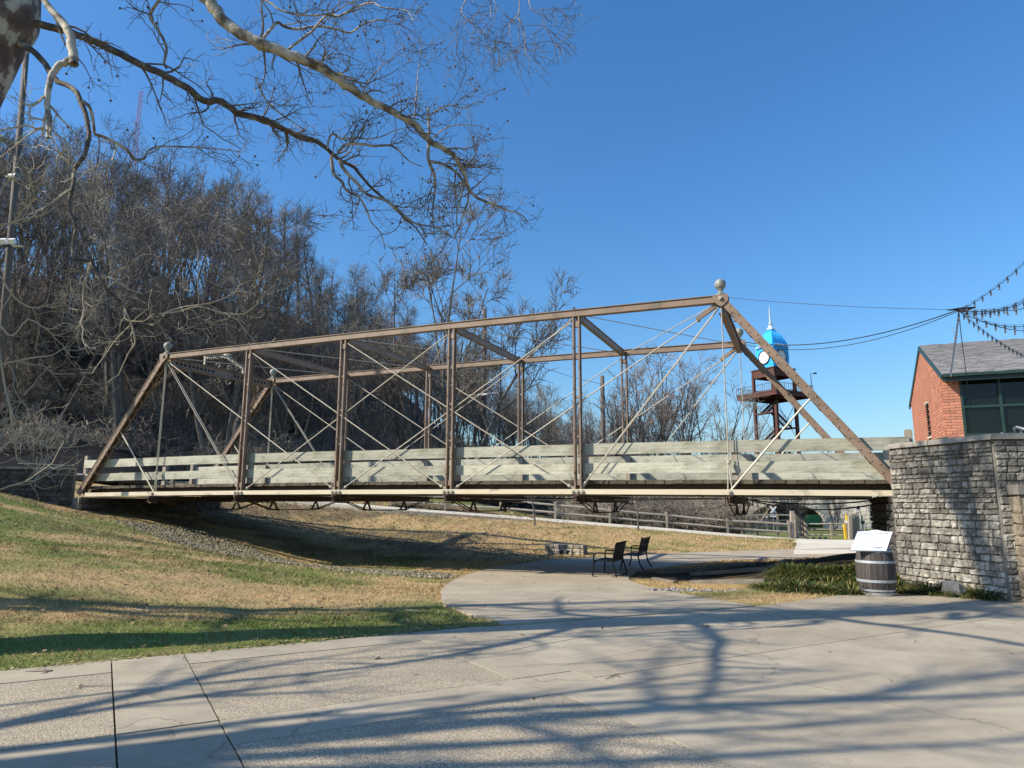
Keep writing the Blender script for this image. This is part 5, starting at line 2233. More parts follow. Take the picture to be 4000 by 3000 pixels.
# ------------------------------------------------------------------ split rail fences
def rail_fence(label, posts, heights, rails, rad=.055, pr=.075):
    root = thing('split_rail_fence', label, 'fence', posts[0])
    for p, h in zip(posts, heights):
        mb = MB()
        a = np.array(p)
        mb.bar(a - np.array([0, 0, .2]), a + np.array([random.uniform(-.03, .03), 0, h]), pr * 2, pr * 1.6, (1, 0, 0))
        mb.build('post', 'post_wood', root)
    for a, b_, h0, h1 in zip(posts[:-1], posts[1:], heights[:-1], heights[1:]):
        for f in rails:
            p, q = np.array(a) + np.array([0, 0, h0 * f]), np.array(b_) + np.array([0, 0, h1 * f])
            d = (q - p) / np.linalg.norm(q - p)
            m_ = (p + q) / 2 + np.array([0, 0, random.uniform(-.03, .03)])
            mb = MB()
            mb.tube([p - d * .12, p + d * .3, m_, q - d * .3, q + d * .12], [rad * .6, rad, rad * 1.1, rad, rad * .6], 5)
            mb.build('rail', 'fence_wood', root)


fp = []
for px, py, Y in ((1524, 1984, 37.4), (1739, 1996, 37.8), (1954, 2008, 38.2), (2168, 2026, 38.6), (2381, 2045, 39.2), (2605, 2064, 39.8), (2843, 2085, 40.4), (3085, 2103, 41)):
    fp.append(aty(px, py, Y))
rail_fence('weathered two rail fence climbing beside the pale sidewalk', fp, [.92] * 7 + [1.0], (.36, .80))
for px, yt, Y, lb in ((3094, 1996, 41.1, 'tall square grey gate post at the end of the rail fence'),):
    a = aty(px, 2104, Y)
    mb = MB()
    mb.bar(a - np.array([0, 0, .2]), aty(px, yt, Y), .20, .2, (1, 0, 0))
    o = mb.build('gate_post', 'post_wood')
    props(o, lb, 'post')
a = aty(3112, 2104, 41.4)
mb = MB()
mb.bar(a - np.array([0, 0, .2]), aty(3110, 2030, 41.4), .2, .2, (1, 0, 0))
props(mb.build('gate_post', 'post_wood'), 'shorter brown post just right of the tall gate post', 'post')
# gate swung open, leaning away from the camera
g = thing('farm_gate', 'dark open wooden gate swung away behind the gate posts', 'gate', aty(3118, 2104, 41.6))
ga, gb = aty(3120, 2100, 41.6), aty(3146, 2103, 46.5)
for q in range(4):
    t = q / 3
    p = ga + (gb - ga) * t
    mb = MB()
    mb.bar(p, p + np.array([0, 0, 1.25]), .09, .07, (1, 0, 0))
    mb.build('stile', 'pole_wood', g)
for f in (.2, .55, .9, 1.2):
    mb = MB()
    mb.bar(ga + np.array([0, 0, f]), gb + np.array([0, 0, f]), .05, .12)
    mb.build('bar', 'pole_wood', g)
fq = [aty(x, 2107, 44.5) for x in (3150, 3251, 3312)]
rail_fence('low three rail fence right of the gate in front of the pale stone wall', fq, [1.02, 1.05, 1.0], (.25, .58, .92), .04, .085)
fr = [aty(x, 2098 - (x - 2700) * .012, 47 + (x - 2700) * .006) for x in (2700, 2790, 2880, 2960, 3040, 3110)]
rail_fence('second row of grey rails behind the first fence near the crossing signs', fr, [1.5] * 6, (.2, .45, .7, .95), .05, .07)
fl = [aty(x, y, Y) for x, y, Y in ((60, 1905, 33), (240, 1902, 33.5), (470, 1905, 34), (670, 1905, 34.5), (860, 1915, 35.5), (1080, 1935, 36.5), (1300, 1962, 37))]
rail_fence('weathered rail fence beyond the left end of the deck', fl, [.75] * 7, (.35, .8), .05, .08)


def post_thing(name, label, cat, a, top, r, mat, n=4, group=None):
    mb = MB()
    mb.tube([a - np.array([0, 0, .15]), top], r, n)
    return props(mb.build(name, mat), label, cat, group)


p = aty(3305, 2110, 44)
mb = MB()
mb.bar(p - np.array([0, 0, .1]), aty(3298, 2047, 44), .12, .12, (1, 0, 0))
props(mb.build('bollard', 'yellow_paint'), 'bright yellow leaning steel bollard by the post bundle', 'bollard')
p = aty(3316, 2108, 44.6)
w0 = thing('marker_post', 'white marker post with a yellow top behind the yellow bollard', 'post', p)
mb = MB()
mb.bar(p, aty(3308, 2034, 44.6), .09, .09, (1, 0, 0))
mb.build('shaft', 'white_paint', w0)
mb = MB()
mb.bar(aty(3308, 2033, 44.6), aty(3306, 2010, 44.6), .13, .1, (1, 0, 0))
mb.build('tip', 'yellow_paint', w0)
tb = thing('tie_stack', 'bundle of four upright grey railway ties beside the yellow bollard', 'ties', aty(3335, 2110, 44))
for q, (x, yt) in enumerate(((3319, 2014), (3328, 2008), (3337, 2007), (3346, 2000))):
    mb = MB()
    p = aty(x + 3, 2110, 43.6 + .25 * q)
    mb.bar(p - np.array([0, 0, .1]), aty(x, yt, 43.6 + .25 * q), .20, .2, (1, 0, 0))
    mb.build('tie', 'post_wood', tb)


def crossbuck(label, px, py, pbase, Y, size, extra):
    base = aty(px + 4, pbase, Y)
    c = aty(px, py, Y)
    root = thing('crossing_sign', label, 'sign', base, 0, 'railway crossing signs')
    mb = MB()
    mb.tube([base - np.array([0, 0, .1]), c + np.array([0, .04, .1])], .035 if size > .4 else .025, 6)
    mb.build('pole', 'grey_metal', root)
    for s in (-1, 1):
        mb = MB()
        mb.box(c + np.array([0, -.03 * s - .02, 0]), (size * 1.25, .02, size * .24), [[math.cos(s * .85), 0, -math.sin(s * .85)], [0, 1, 0], [math.sin(s * .85), 0, math.cos(s * .85)]])
        bl = mb.build('crossbuck_blade', 'white_paint', root)
        if extra == 'text' and s == 1:
            e1 = np.array([math.cos(.85), 0, -math.sin(.85) * -1])
            e1 = np.array([math.cos(.85), 0, math.sin(.85)])
            e2 = np.array([-math.sin(.85), 0, math.cos(.85)])
            put_text('lettering', 'CROSSING', size * .2, 'black_paint', bl, (c + np.array([0, -.03 * s - .035, 0]) - base, e1, e2, (0, -1, 0)), .004)
    if extra == 'plate':
        mb = MB()
        mb.box(c + np.array([0, -.02, -size * .85]), (size * 1.0, .03, size * .32))
        mb.build('plate', 'white_paint', root)
    if extra == 'text':
        mb = MB()
        mb.lathe([(size * .36, 0), (size * .36, .05)], 16, c + np.array([0, .02, size * .52]), [[1, 0, 0], [0, 0, -1], [0, 1, 0]])
        mb.build('signal_disc', 'black_paint', root, fixn=True)


crossbuck('large white crossbuck sign with a plate below, before the stone arch', 3020, 1991, 2095, 50, .50, 'plate')
crossbuck('small white crossbuck sign left of the large one', 2995, 2016, 2092, 52, .26, '')
crossbuck('white crossbuck with dark round disc beside the right abutment', 3354, 1996, 2075, 55, .46, 'text')
p = aty(3372, 2075, 54)
g = thing('switch_stand', 'dark green switch stand with a round target near the right abutment', 'switch stand', p)
mb = MB()
mb.tube([p, aty(3365, 2012, 54)], .05, 6)
mb.build('mast', 'green_dark', g)
mb = MB()
q = aty(3370, 2041, 53.9)
mb.lathe([(.15, 0), (.15, .04)], 12, q, [[1, 0, 0], [0, 0, -1], [0, 1, 0]])
mb.build('target', 'green_dark', g, fixn=True)
p = aty(3373, 2072, 54.3)
mb = MB()
mb.box(p + np.array([0, 0, .2]), (.16, .1, .8))
mb.box(p + np.array([0, 0, .62]), (.19, .13, .05))
props(mb.build('equipment_box', 'white_paint'), 'slim white box beside the green switch stand', 'box')
mb = MB()
p = aty(3175, 2033, 60)
mb.box(p, (1.0, .6, .8))
mb.box(p + np.array([0, 0, .43]), (1.06, .66, .06))
props(mb.build('equipment_box', 'sign_green'), 'green cabinet standing inside the stone arch', 'cabinet')
p = aty(2890, 2053, 55)
mb = MB()
mb.lathe([(.33, -.2), (.33, 1.35), (.38, 1.36), (.38, 1.5)], 10, p)
props(mb.build('stone_bollard', 'cream_stone'), 'stout cream round pier left of the stone arch', 'pier')


# ------------------------------------------------------------------ pale stone wall with an arch far behind
def build_arch_wall():
    C0 = aty(3072, 2050, 66.0)
    ex = np.array([BD[0], BD[1], 0])
    nn = -np.array([BN[0], BN[1], 0])
    root = thing('arched_wall', 'long cream limestone wall with a wide low arch beyond the fence', 'stone wall', C0)

    def hit(px, py):
        r = ray(px, py)
        p = r * ((C0[:2] @ BN) / (r[:2] @ BN))
        return (p[:2] - C0[:2]) @ BD, p[2] + EYE

    def W(s_, z, o=0.0):
        return np.array([C0[0], C0[1], 0]) + ex * s_ + nn * o + np.array([0, 0, z])
    x0, x1 = hit(2640, 2000)[0], hit(3900, 2000)[0]
    zb, zt = -.7, hit(3072, 1888)[1]
    ax0, ax1 = hit(2926, 2000)[0], hit(3213, 2000)[0]
    zs, zc = hit(3072, 2038)[1], hit(3072, 1968)[1]
    arc = [(ax0 + (ax1 - ax0) * (.5 - .5 * math.cos(t)), zs + (zc - zs) * math.sin(t)) for t in np.linspace(0, PI, 25)]
    poly = [(x0, zb), (ax0, zb)] + arc + [(ax1, zb), (x1, zb), (x1, zt), (x0, zt)]
    mb = MB()
    mb.prism(poly, (W(0, 0), ex, (0, 0, 1), -nn), 4.0)
    mb.build('wall', 'cream_stone', root, fixn=True)
    sm = stone_meshes('cream_stone', 6, .02, 41)
    for q in range(24):
        a, b_ = np.array(arc[q]), np.array(arc[q + 1])
        m_ = (a + b_) / 2
        t = (b_ - a) / np.linalg.norm(b_ - a)
        n2 = np.array([-t[1], t[0]])
        n2 = n2 if n2[1] > 0 else -n2
        c = W(m_[0] + n2[0] * .22, m_[1] + n2[1] * .22, .03) - ORIGIN[root.name]
        inst('arch_stone', sm[q % 6], root, frame_m(c, ex * t[0] + np.array([0, 0, t[1]]), ex * n2[0] + np.array([0, 0, n2[1]]), nn, (np.linalg.norm(b_ - a), .44, 2.2)))
    mb = MB()
    rr = random.Random(2)
    z = zb
    cnt = 0
    v0, v1 = hit(2900, 2000)[0], hit(3480, 2000)[0]
    while z < zt - .05:
        h = .36
        x = x0 + rr.uniform(-.5, 0)
        while x < x1:
            wd = rr.uniform(.5, 1.0)
            a, b_ = max(x0, x), min(x1, x + wd)
            mx, mz = (a + b_) / 2, z + h / 2
            ins = False
            for cx_ in (a, mx, b_):
                if ax0 - .45 < cx_ < ax1 + .45:
                    u = (cx_ - (ax0 + ax1) / 2) / ((ax1 - ax0) / 2 + .46)
                    if z < zs + (zc - zs + .46) * math.sqrt(max(0, 1 - u * u)):
                        ins = True
            if not ins and b_ - a > .1:
                sz = (b_ - a - .03, min(h, zt - z) - .03)
                c = W(mx, z + min(h, zt - z) / 2, .012 + rr.uniform(0, .02))
                if cnt < 290 and mz > -.4 and a > v0 and b_ < v1:
                    inst('block', sm[rr.randrange(6)], root, frame_m(c - ORIGIN[root.name], ex, (0, 0, 1), nn, (sz[0], sz[1], 1)))
                    cnt += 1
                else:
                    mb.box(c, (sz[0], .05, sz[1]), np.stack([ex, nn, np.array([0, 0, 1.])], 1))
            x += wd
        z += h
    if mb.V:
        r = mb.build('outer_blocks', 'cream_stone', root)
        props(r, None, None, None, 'stuff')
    mb = MB()
    mb.box(W((x0 + x1) / 2, zt + .07, -1.9), (x1 - x0, 4.3, .14), np.stack([ex, nn, np.array([0, 0, 1.])], 1))
    mb.build('coping', 'cream_stone', root)


build_arch_wall()


# ------------------------------------------------------------------ culvert headwall in the far bank
def build_culvert():
    p = aty(2212, 2166, 28.4)
    z0 = float(ground(p[0], p[1])) - .06
    root = thing('culvert_headwall', 'small grey stone headwall with two pipe mouths in the grass bank', 'culvert', (p[0], p[1], z0))
    ex = np.array([BD[0], BD[1], 0])
    n_ = -np.array([BN[0], BN[1], 0])
    o = np.array([p[0], p[1], z0]) - ex * .86 + n_ * .1
    mb = MB()
    mb.prism([(0, -.3), (1.62, -.3), (1.62, .42), (0, .42)], (o - n_ * .02, ex, (0, 0, 1), n_), -.45)
    mb.build('core', 'old_mortar', root, fixn=True)
    sm = stone_meshes('culvert_stone', 6, .03, 51)
    sg = stone_meshes('coping', 6, .03, 52)
    z = 0
    for r_, h in enumerate((.15, .14, .15)):
        x = 0
        for wd in ((.22, .3, .19, .27, .24, .26, .14), (.17, .26, .33, .18, .24, .3, .14), (.2, .18, .24, .3, .28, .28, .14))[r_]:
            c = o + ex * (x + wd / 2) + np.array([0, 0, z + h / 2]) + n_ * .02 - ORIGIN[root.name]
            inst('stone', random.choice(sg if x < .65 else sm), root, frame_m(c, ex, (0, 0, 1), n_, (wd - .014, h - .012, 1)))
            x += wd
        z += h
    for d in (.72, 1.0):
        c = o + ex * d + np.array([0, 0, .145])
        R = np.stack([ex, np.array([0, 0, 1.]), n_], 1)
        mb = MB()
        mb.lathe([(.105, -.1), (.105, .10), (.125, .10), (.125, -.1)], 16, c, R, cap=False)
        pp = mb.build('pipe', 'pvc_white', root, fixn=True)
        mb = MB()
        mb.lathe([(.104, .04), (.104, .042)], 16, c, R)
        mb.build('bore', 'dark_inside', pp)


build_culvert()


# ------------------------------------------------------------------ wedge bed: timbers
def timber(label, a, b_, h=.075):
    mb = MB()
    mb.bar(a + np.array([0, 0, h * .2]), b_ + np.array([0, 0, h * .2]), .16, h * 1.4)
    props(mb.build('garden_timber', 'timber'), label, 'timber')


def G3(px, py, z):
    p = gz(px, py, z)
    p[2] = float(ground(p[0], p[1]))
    return p


timber('grey edging timber beside the dry grass strip', G3(2555, 2255, -.26), G3(2640, 2262, -.2))
timber('long edging timber running toward the liriope bed', G3(2700, 2259, -.22), G3(2990, 2266, -.12))
timber('dark step timber in the shade under the bridge', G3(2700, 2240, -.28), G3(2990, 2250, -.2))
timber('second shaded step timber behind the first one', G3(2560, 2238, -.3), G3(2960, 2232, -.28))
timber('slanting shaded timber leading up to the abutment', G3(2990, 2252, -.18), G3(3080, 2228, -.22))


# ------------------------------------------------------------------ ornamental grass clumps round the barrel
def clump_mesh(seed):
    rr = np.random.default_rng(seed)
    n = 210
    a = rr.uniform(0, 2 * PI, n)
    r0 = rr.uniform(0, .10, n)
    ln = rr.uniform(.22, .40, n)
    K = 5
    P = np.zeros((n, K, 3))
    out = rr.uniform(.55, 1.25, n)
    for k in range(K):
        t = k / (K - 1)
        P[:, k, 0] = np.cos(a) * (r0 + ln * out * t)
        P[:, k, 1] = np.sin(a) * (r0 + ln * out * t)
        P[:, k, 2] = ln * (1.25 * t - 1.15 * out * t * t * .8)
    P[:, :, 2] = np.maximum(P[:, :, 2], .01)
    side = np.stack([-np.sin(a), np.cos(a), 0 * a], 1)
    w_ = np.array([.0065, .008, .007, .005, .0008])
    V = np.stack([P - side[:, None] * w_[None, :, None], P + side[:, None] * w_[None, :, None]], 2).reshape(-1, 3)
    F = []
    base = (np.arange(n) * K * 2)[:, None]
    k = np.arange(K - 1)[None] * 2
    i = (base + k).reshape(-1)
    F = np.stack([i, i + 1, i + 3, i + 2], 1)
    cols = np.array([(.05, .08, .02), (.085, .115, .03), (.03, .05, .016), (.20, .17, .055), (.30, .23, .11)])
    c = cols[rr.choice(5, n, p=[.3, .25, .2, .17, .08])] * rr.uniform(.7, 1.2, (n, 1))
    return mesh_raw('grass_clump', V, [F], np.repeat(c, K * 2, axis=0))


CL = [clump_mesh(s) for s in range(5)]
for m_ in CL:
    m_.materials.append(MATS['grass_blade'])
spots = []
rr = random.Random(8)
for px, py in ((2990, 2290), (3040, 2286), (3090, 2290), (3140, 2294), (3190, 2298), (3240, 2300), (3290, 2303), (3335, 2305), (3120, 2278), (3180, 2280), (3230, 2282), (3290, 2284), (3340, 2286), (3370, 2300), (3370, 2284),
               (3500, 2296), (3540, 2300), (3580, 2312), (3625, 2318), (3670, 2324), (3715, 2330), (3760, 2334), (3805, 2338), (3850, 2340), (3520, 2284), (3560, 2292), (3610, 2304),
               (3500, 2284), (3690, 2316), (3740, 2322), (3060, 2300), (3110, 2306), (3165, 2309), (3215, 2312), (3265, 2314), (3315, 2318), (3365, 2318), (3640, 2310), (3790, 2330), (3880, 2344),
               (3080, 2278), (3030, 2276), (3150, 2302), (3200, 2290), (3255, 2292), (3310, 2295), (3350, 2310), (3230, 2306), (3005, 2296)):
    p = gz(px, py, 0)
    if pip(np.array([p[0]]), np.array([p[1]]), PLAZA)[0]:
        p[1] += .12
    spots.append((p[0] + rr.uniform(-.05, .05), p[1] + rr.uniform(-.05, .1)))
def hitground(px, py):
    r = ray(px, py)
    for t in np.arange(10, 30, .06):
        q = r * (t / r[1])
        if q[2] + EYE <= float(ground(q[0], q[1])):
            return q[0], q[1]
    return None


for py in (2272, 2262, 2253, 2245):
    for px in range(3030 + int((2272 - py) * 1.2), 3440, 34):
        q = hitground(px + rr.uniform(-12, 12), py + rr.uniform(-3, 3))
        if q is not None and not pip(np.array([q[0]]), np.array([q[1]]), pathpoly)[0] and q[1] < 19:
            spots.append(q)
for k, (x, y) in enumerate(spots):
    o = bpy.data.objects.new('liriope_clump', CL[k % 5])
    COL.objects.link(o)
    o.location = (x, y, float(ground(x, y)) - .01)
    o.rotation_euler = (0, 0, rr.uniform(0, 6))
    s = rr.uniform(.85, 1.25)
    o.scale = (s, s, s * rr.uniform(.8, 1.1))
    left = x < 6.9
    props(o, 'dark green strappy grass clump in the bed left of the barrel' if left else 'dark green strappy grass clump along the foot of the stone wall', 'plant',
          'grass clumps left of the barrel' if left else 'grass clumps along the wall foot')


# ------------------------------------------------------------------ poles, wires, string lights, mast
def util_pole(label, a, b_, r0, r1):
    root = thing('utility_pole', label, 'pole', a)
    mb = MB()
    mb.tube([a - np.array([0, 0, .5]), b_], [r0, r1], 10)
    mb.build('shaft', 'pole_wood', root, smooth_=True)
    return root


pa, pb_ = aty(-38, 1900, 24), aty(104, 190, 24)
up = util_pole('tall wooden utility pole at the left edge with floodlights', pa, pb_, .13, .10)
for px, py, dx, mat in ((38, 546, -1, 'zinc_ball'), (22, 690, 1, 'zinc_ball')):
    c = aty(px, py, 23.8)
    mb = MB()
    e = np.array([dx, -.15, .12 if dx < 0 else -.1])
    e /= np.linalg.norm(e)
    mb.tube([c, c + e * .12, c + e * .2, c + e * .5, c + e * .55], [.03, .04, .12, .14, .05], 10)
    fl_ = mb.build('floodlight', mat, up, smooth_=False)
c = aty(60, 955, 23.6)
fx = thing('floodlight_rack', 'pair of white floodlights on a bracket low on the left pole', 'floodlight', c)
mb = MB()
mb.box(c + np.array([-.2, 0, -.05]), (.75, .12, .06))
mb.build('bracket', 'black_paint', fx)
for dx, py in ((-.36, 0), (-.05, .02)):
    mb = MB()
    mb.box(c + np.array([dx, -.1, .08]), (.2, .14, .18), [[1, 0, 0], [0, .8, -.6], [0, .6, .8]])
    mb.build('lamp_head', 'white_paint', fx)
mb = MB()
mb.box(c + np.array([.12, -.05, -.08]), (.34, .12, .05))
mb.build('tray', 'cream_stone', fx)
p1a, p1b = aty(1886, 1900, 62), aty(1893, 1205, 62)
p1 = util_pole('wooden utility pole behind the bridge with a white street light arm', p1a, p1b, .26, .20)
mb = MB()
a, b_ = aty(1886, 1542, 61.8), aty(1945, 1534, 61)
mb.bar(aty(1835, 1546, 62), b_, .16, .16)
mb.build('lamp_arm', 'white_paint', p1)
p2 = util_pole('dark wooden utility pole between the bare saplings right of centre', aty(2360, 1900, 66), aty(2352, 1468, 66), .26, .2)
for k, (ya, yb) in enumerate(((980, 1300), (1005, 1345), (1035, 1390))):
    cable(['uppermost', 'middle', 'lowest'][k] + ' grey power line crossing in front of the wooded hill', sagline(aty(8, ya, 24), aty(1890, yb + 40 * k, 62), .8, 20), .012, 'cable_grey', 'power_line')
cable('thin wire strung from the utility pole toward the right trees', sagline(aty(1893, 1330, 62), aty(2352, 1500, 66), .5, 12), .02, 'cable_grey', 'power_line')

HUB = aty(3745, 1210, 15.2)
hr = bw(2 * PAN, 0, ZT)
hf = bw(2 * PAN, BW, ZT)
hb = thing('cable_junction', 'black bundle where the light strings meet above the building', 'cable junction', HUB)
mb = MB()
mb.tube([HUB + np.array([-.25, 0, -.01]), HUB + np.array([.1, 0, .03]), HUB + np.array([.35, -.05, .04])], [.015, .035, .02], 6)
mb.tube([HUB + np.array([-.1, 0, 0]), HUB + np.array([.05, 0, -.04]), HUB + np.array([.25, -.05, .0])], [.012, .03, .015], 6)
mb.build('knot', 'cable_black', hb)
cable('thin steel guy wire from the near right finial to the light junction', sagline(hr + np.array([.16, -.05, .08]), HUB, .06), .006, 'cable_grey')
cable('thick black cable from the far right portal corner to the light junction', sagline(hf + np.array([.1, -.1, .1]), HUB, .38, 20), .013)
cable('second black cable twisted beside the thick one to the light junction', sagline(hf + np.array([.1, -.1, .02]), HUB + np.array([0, 0, -.03]), .47, 20), .009)
bulb = MB()
bulb.lathe([(.008, -.075), (.022, -.10), (.026, -.125), (.018, -.15), (.004, -.158)], 8)
bulb_me = mesh_raw('bulb', np.vstack(bulb.V), bulb.F)
bulb_me.materials.append(MATS['bulb_glass'])
sk = MB()
sk.tube([(0, 0, .01), (0, 0, -.03)], .012, 6)
sk.tube([(0, 0, -.03), (0, 0, -.088)], .021, 6)
sk_me = mesh_raw('socket', np.vstack(sk.V), sk.F)
sk_me.materials.append(MATS['cable_black'])


def light_string(label, p0, p1, sag, nb, loop=.03, r=.008):
    root = thing('string_lights', label, 'string lights', p0, 0, 'light strings on the right')
    P = sagline(p0, p1, sag, nb * 4 + 1)
    t = np.linspace(0, 1, len(P))
    Q = P.copy()
    Q[:, 2] -= loop * np.abs(np.sin(t * nb * PI))
    mb = MB()
    mb.tube(Q, r, 4)
    mb.build('cord', 'cable_black', root)
    mb = MB()
    mb.tube(P + np.array([0, 0, .02]), .003, 3)
    mb.build('support_wire', 'cable_grey', root)
    for k in range(1, nb):
        s_ = inst('socket', sk_me, root, Matrix.Translation(Q[k * 4] - ORIGIN[root.name]))
        s_.scale = (.85, .85, .85)
        b_ = inst('bulb', bulb_me, s_, Matrix.Identity(4))


light_string('steep string of bulbs rising to the upper right frame edge', HUB, aty(4040, 985, 13.2), .10, 9)
light_string('string of bulbs running right just above the shingle roof, highest of the flat ones', HUB, aty(4040, 1140, 12.5), .20, 9)
light_string('nearly level string of bulbs right of the junction, second of the flat ones', HUB, aty(4040, 1165, 13.0), .10, 8)
light_string('nearly level string of bulbs right of the junction, third of the flat ones', HUB, aty(4040, 1195, 13.4), .05, 9)
light_string('lowest level string of bulbs drooping toward the right frame edge', HUB, aty(4040, 1265, 13.6), .16, 8)
light_string('slack string of bulbs just under the level ones', HUB, aty(4040, 1290, 14.0), .12, 8)
light_string('string of bulbs sloping down across the shingle roof', HUB, aty(4030, 1400, 17.8), .12, 17)
light_string('string of bulbs hanging steeply to the eave corner of the brick building', HUB, aty(3711, 1462, 21.0), .05, 22, .02)
cable('thin black drop cable hanging in front of the dark window', [HUB, aty(3752, 1290, 16.5), aty(3770, 1430, 18.5), aty(3790, 1580, 19.5), aty(3806, 1712, 20)], .010)


def mast():
    Y = 190.0
    b_ = aty(533, 560, Y)
    t = aty(541, 357, Y)
    root = thing('radio_mast', 'distant red and white lattice radio mast above the wooded hill', 'mast', (b_[0], b_[1], b_[2] - 8))
    org = ORIGIN[root.name]
    H = t[2] - b_[2] + 8
    for s in range(6):
        z0, z1 = H * s / 6, H * (s + 1) / 6
        w0, w1 = 1.3 - .5 * s / 6, 1.3 - .5 * (s + 1) / 6
        mb = MB()
        cs = [(-.5, -.3), (.5, -.3), (0, .55)]
        for a in range(3):
            p, q = cs[a], cs[(a + 1) % 3]
            mb.tube([(p[0] * w0, p[1] * w0, z0), (p[0] * w1, p[1] * w1, z1)], .09, 4)
            for k in range(3):
                za, zb = z0 + (z1 - z0) * k / 3, z0 + (z1 - z0) * (k + 1) / 3
                mb.tube([(p[0] * w0, p[1] * w0, za), (q[0] * w0, q[1] * w0, zb)], .05, 3)
        mb.build('lattice_section', 'red_paint' if s % 2 else 'red_paint', root, origin=np.zeros(3))


mast()
# ------------------------------------------------------------------ bare trees
def walk(S, D, L, K, curl, trop, rg, trop2=None):
    N = len(S)
    P = np.zeros((N, K, 3))
    P[:, 0] = S
    d = D / (np.linalg.norm(D, axis=1, keepdims=True) + 1e-9)
    st = (L / (K - 1))[:, None]
    for k in range(1, K):
        t = k / (K - 1)
        g = np.array(trop) if trop2 is None else np.array(trop) * (1 - t) + np.array(trop2) * t
        d = d + rg.normal(0, curl, (N, 3)) + g
        d /= np.linalg.norm(d, axis=1, keepdims=True) + 1e-9
        P[:, k] = P[:, k - 1] + d * st
    return P


def kids(P, R, per, t0, t1, spread, fwd, rg, lmin, lmax, up=0.0, taper=.35):
    """start points, directions, lengths and start radii of `per` children of each polyline"""
    N, K, _ = P.shape
    n = N * per
    i = np.repeat(np.arange(N), per)
    t = rg.uniform(t0, t1, n) * (K - 1)
    k = np.minimum(t.astype(int), K - 2)
    f = (t - k)[:, None]
    S = P[i, k] * (1 - f) + P[i, k + 1] * f
    T = P[i, k + 1] - P[i, k]
    T /= np.linalg.norm(T, axis=1, keepdims=True) + 1e-9
    r = R[i, k] * (1 - f[:, 0]) + R[i, k + 1] * f[:, 0]
    v = rg.normal(0, 1, (n, 3))
    v -= T * (v * T).sum(1, keepdims=True)
    v /= np.linalg.norm(v, axis=1, keepdims=True) + 1e-9
    D = T * fwd + v * spread
    D[:, 2] += up
    L = rg.uniform(lmin, lmax, n) * (1 - taper * (t / (K - 1)))
    return S, D, L, r


def lin(N, K, r0, r1):
    t = np.linspace(0, 1, K)[None]
    return np.asarray(r0).reshape(-1, 1) * (1 - t) + np.asarray(r1).reshape(-1, 1) * t * np.ones((N, 1))


def tree_meshes(seed, H, stems=1, spread=.8, up=.30, first=.3, nlimb=12, nbr=8, ntw=8, lean=.05, trunk_r=.19, twig_r=.018, mat='forest_twig', bark='forest_bark', limb_l=(.22, .40), cap=.105):
    rg = np.random.default_rng(seed)
    tr, cr = MB(), MB()
    S = np.zeros((stems, 3))
    S[:, :2] = rg.normal(0, .22 if stems > 1 else 0, (stems, 2))
    D = np.zeros((stems, 3))
    D[:, 2] = 1
    a0 = rg.uniform(0, 6) + np.arange(stems) * 2 * PI / max(stems, 1)
    k = (.32 if stems > 1 else lean)
    D[:, 0] = np.cos(a0) * k
    D[:, 1] = np.sin(a0) * k
    L = H * rg.uniform(.82, .98, stems)
    P = walk(S, D, L, 10, .06, (0, 0, .05), rg)
    P[:, 0, 2] = -.6
    R = lin(stems, 10, trunk_r * np.ones(stems) / (1 if stems == 1 else 1.5), .025 * np.ones(stems))
    tr.tubes(P, R, 6)
    S1, D1, L1, r1 = kids(P, R, nlimb, first, .97, spread, .7, rg, H * limb_l[0], H * limb_l[1], up, .55)
    P1 = walk(S1, D1, L1, 7, .13, (0, 0, .07), rg)
    R1 = lin(len(P1), 7, np.minimum(r1 * .62, cap), np.full(len(P1), .018))
    tr.tubes(P1, R1, 4)
    S2, D2, L2, r2 = kids(P1, R1, nbr, .2, 1, .75, .75, rg, H * .07, H * .15, .15, .3)
    P2 = walk(S2, D2, L2, 5, .16, (0, 0, .06), rg)
    R2 = lin(len(P2), 5, np.minimum(r2 * .7, .035), np.full(len(P2), .010))
    cr.tubes(P2, R2, 3)
    S3, D3, L3, r3 = kids(P2, R2, ntw, .15, 1, .8, .7, rg, H * .03, H * .075, .1, .2)
    P3 = walk(S3, D3, L3, 3, .2, (0, 0, .05), rg)
    R3 = lin(len(P3), 3, np.full(len(P3), twig_r), np.full(len(P3), twig_r * .45))
    cr.tubes(P3, R3, 3)
    a = mesh_raw('trunk', np.vstack(tr.V), tr.F)
    b_ = mesh_raw('crown', np.vstack(cr.V), cr.F)
    a.materials.append(MATS[bark])
    b_.materials.append(MATS[mat])
    return a, b_


def place_tree(ms, x, y, s, rz, label, group, name='bare_tree', cat='tree', sz=None, dz=0.0):
    z = float(ground(x, y)) + dz
    r = thing(name, label, cat, (x, y, z), rz, group)
    r.scale = (s, s, s * (sz or 1))
    t = bpy.data.objects.new('trunk', ms[0])
    COL.objects.link(t)
    t.parent = r
    c = bpy.data.objects.new('crown', ms[1])
    COL.objects.link(c)
    c.parent = t if False else r
    return r


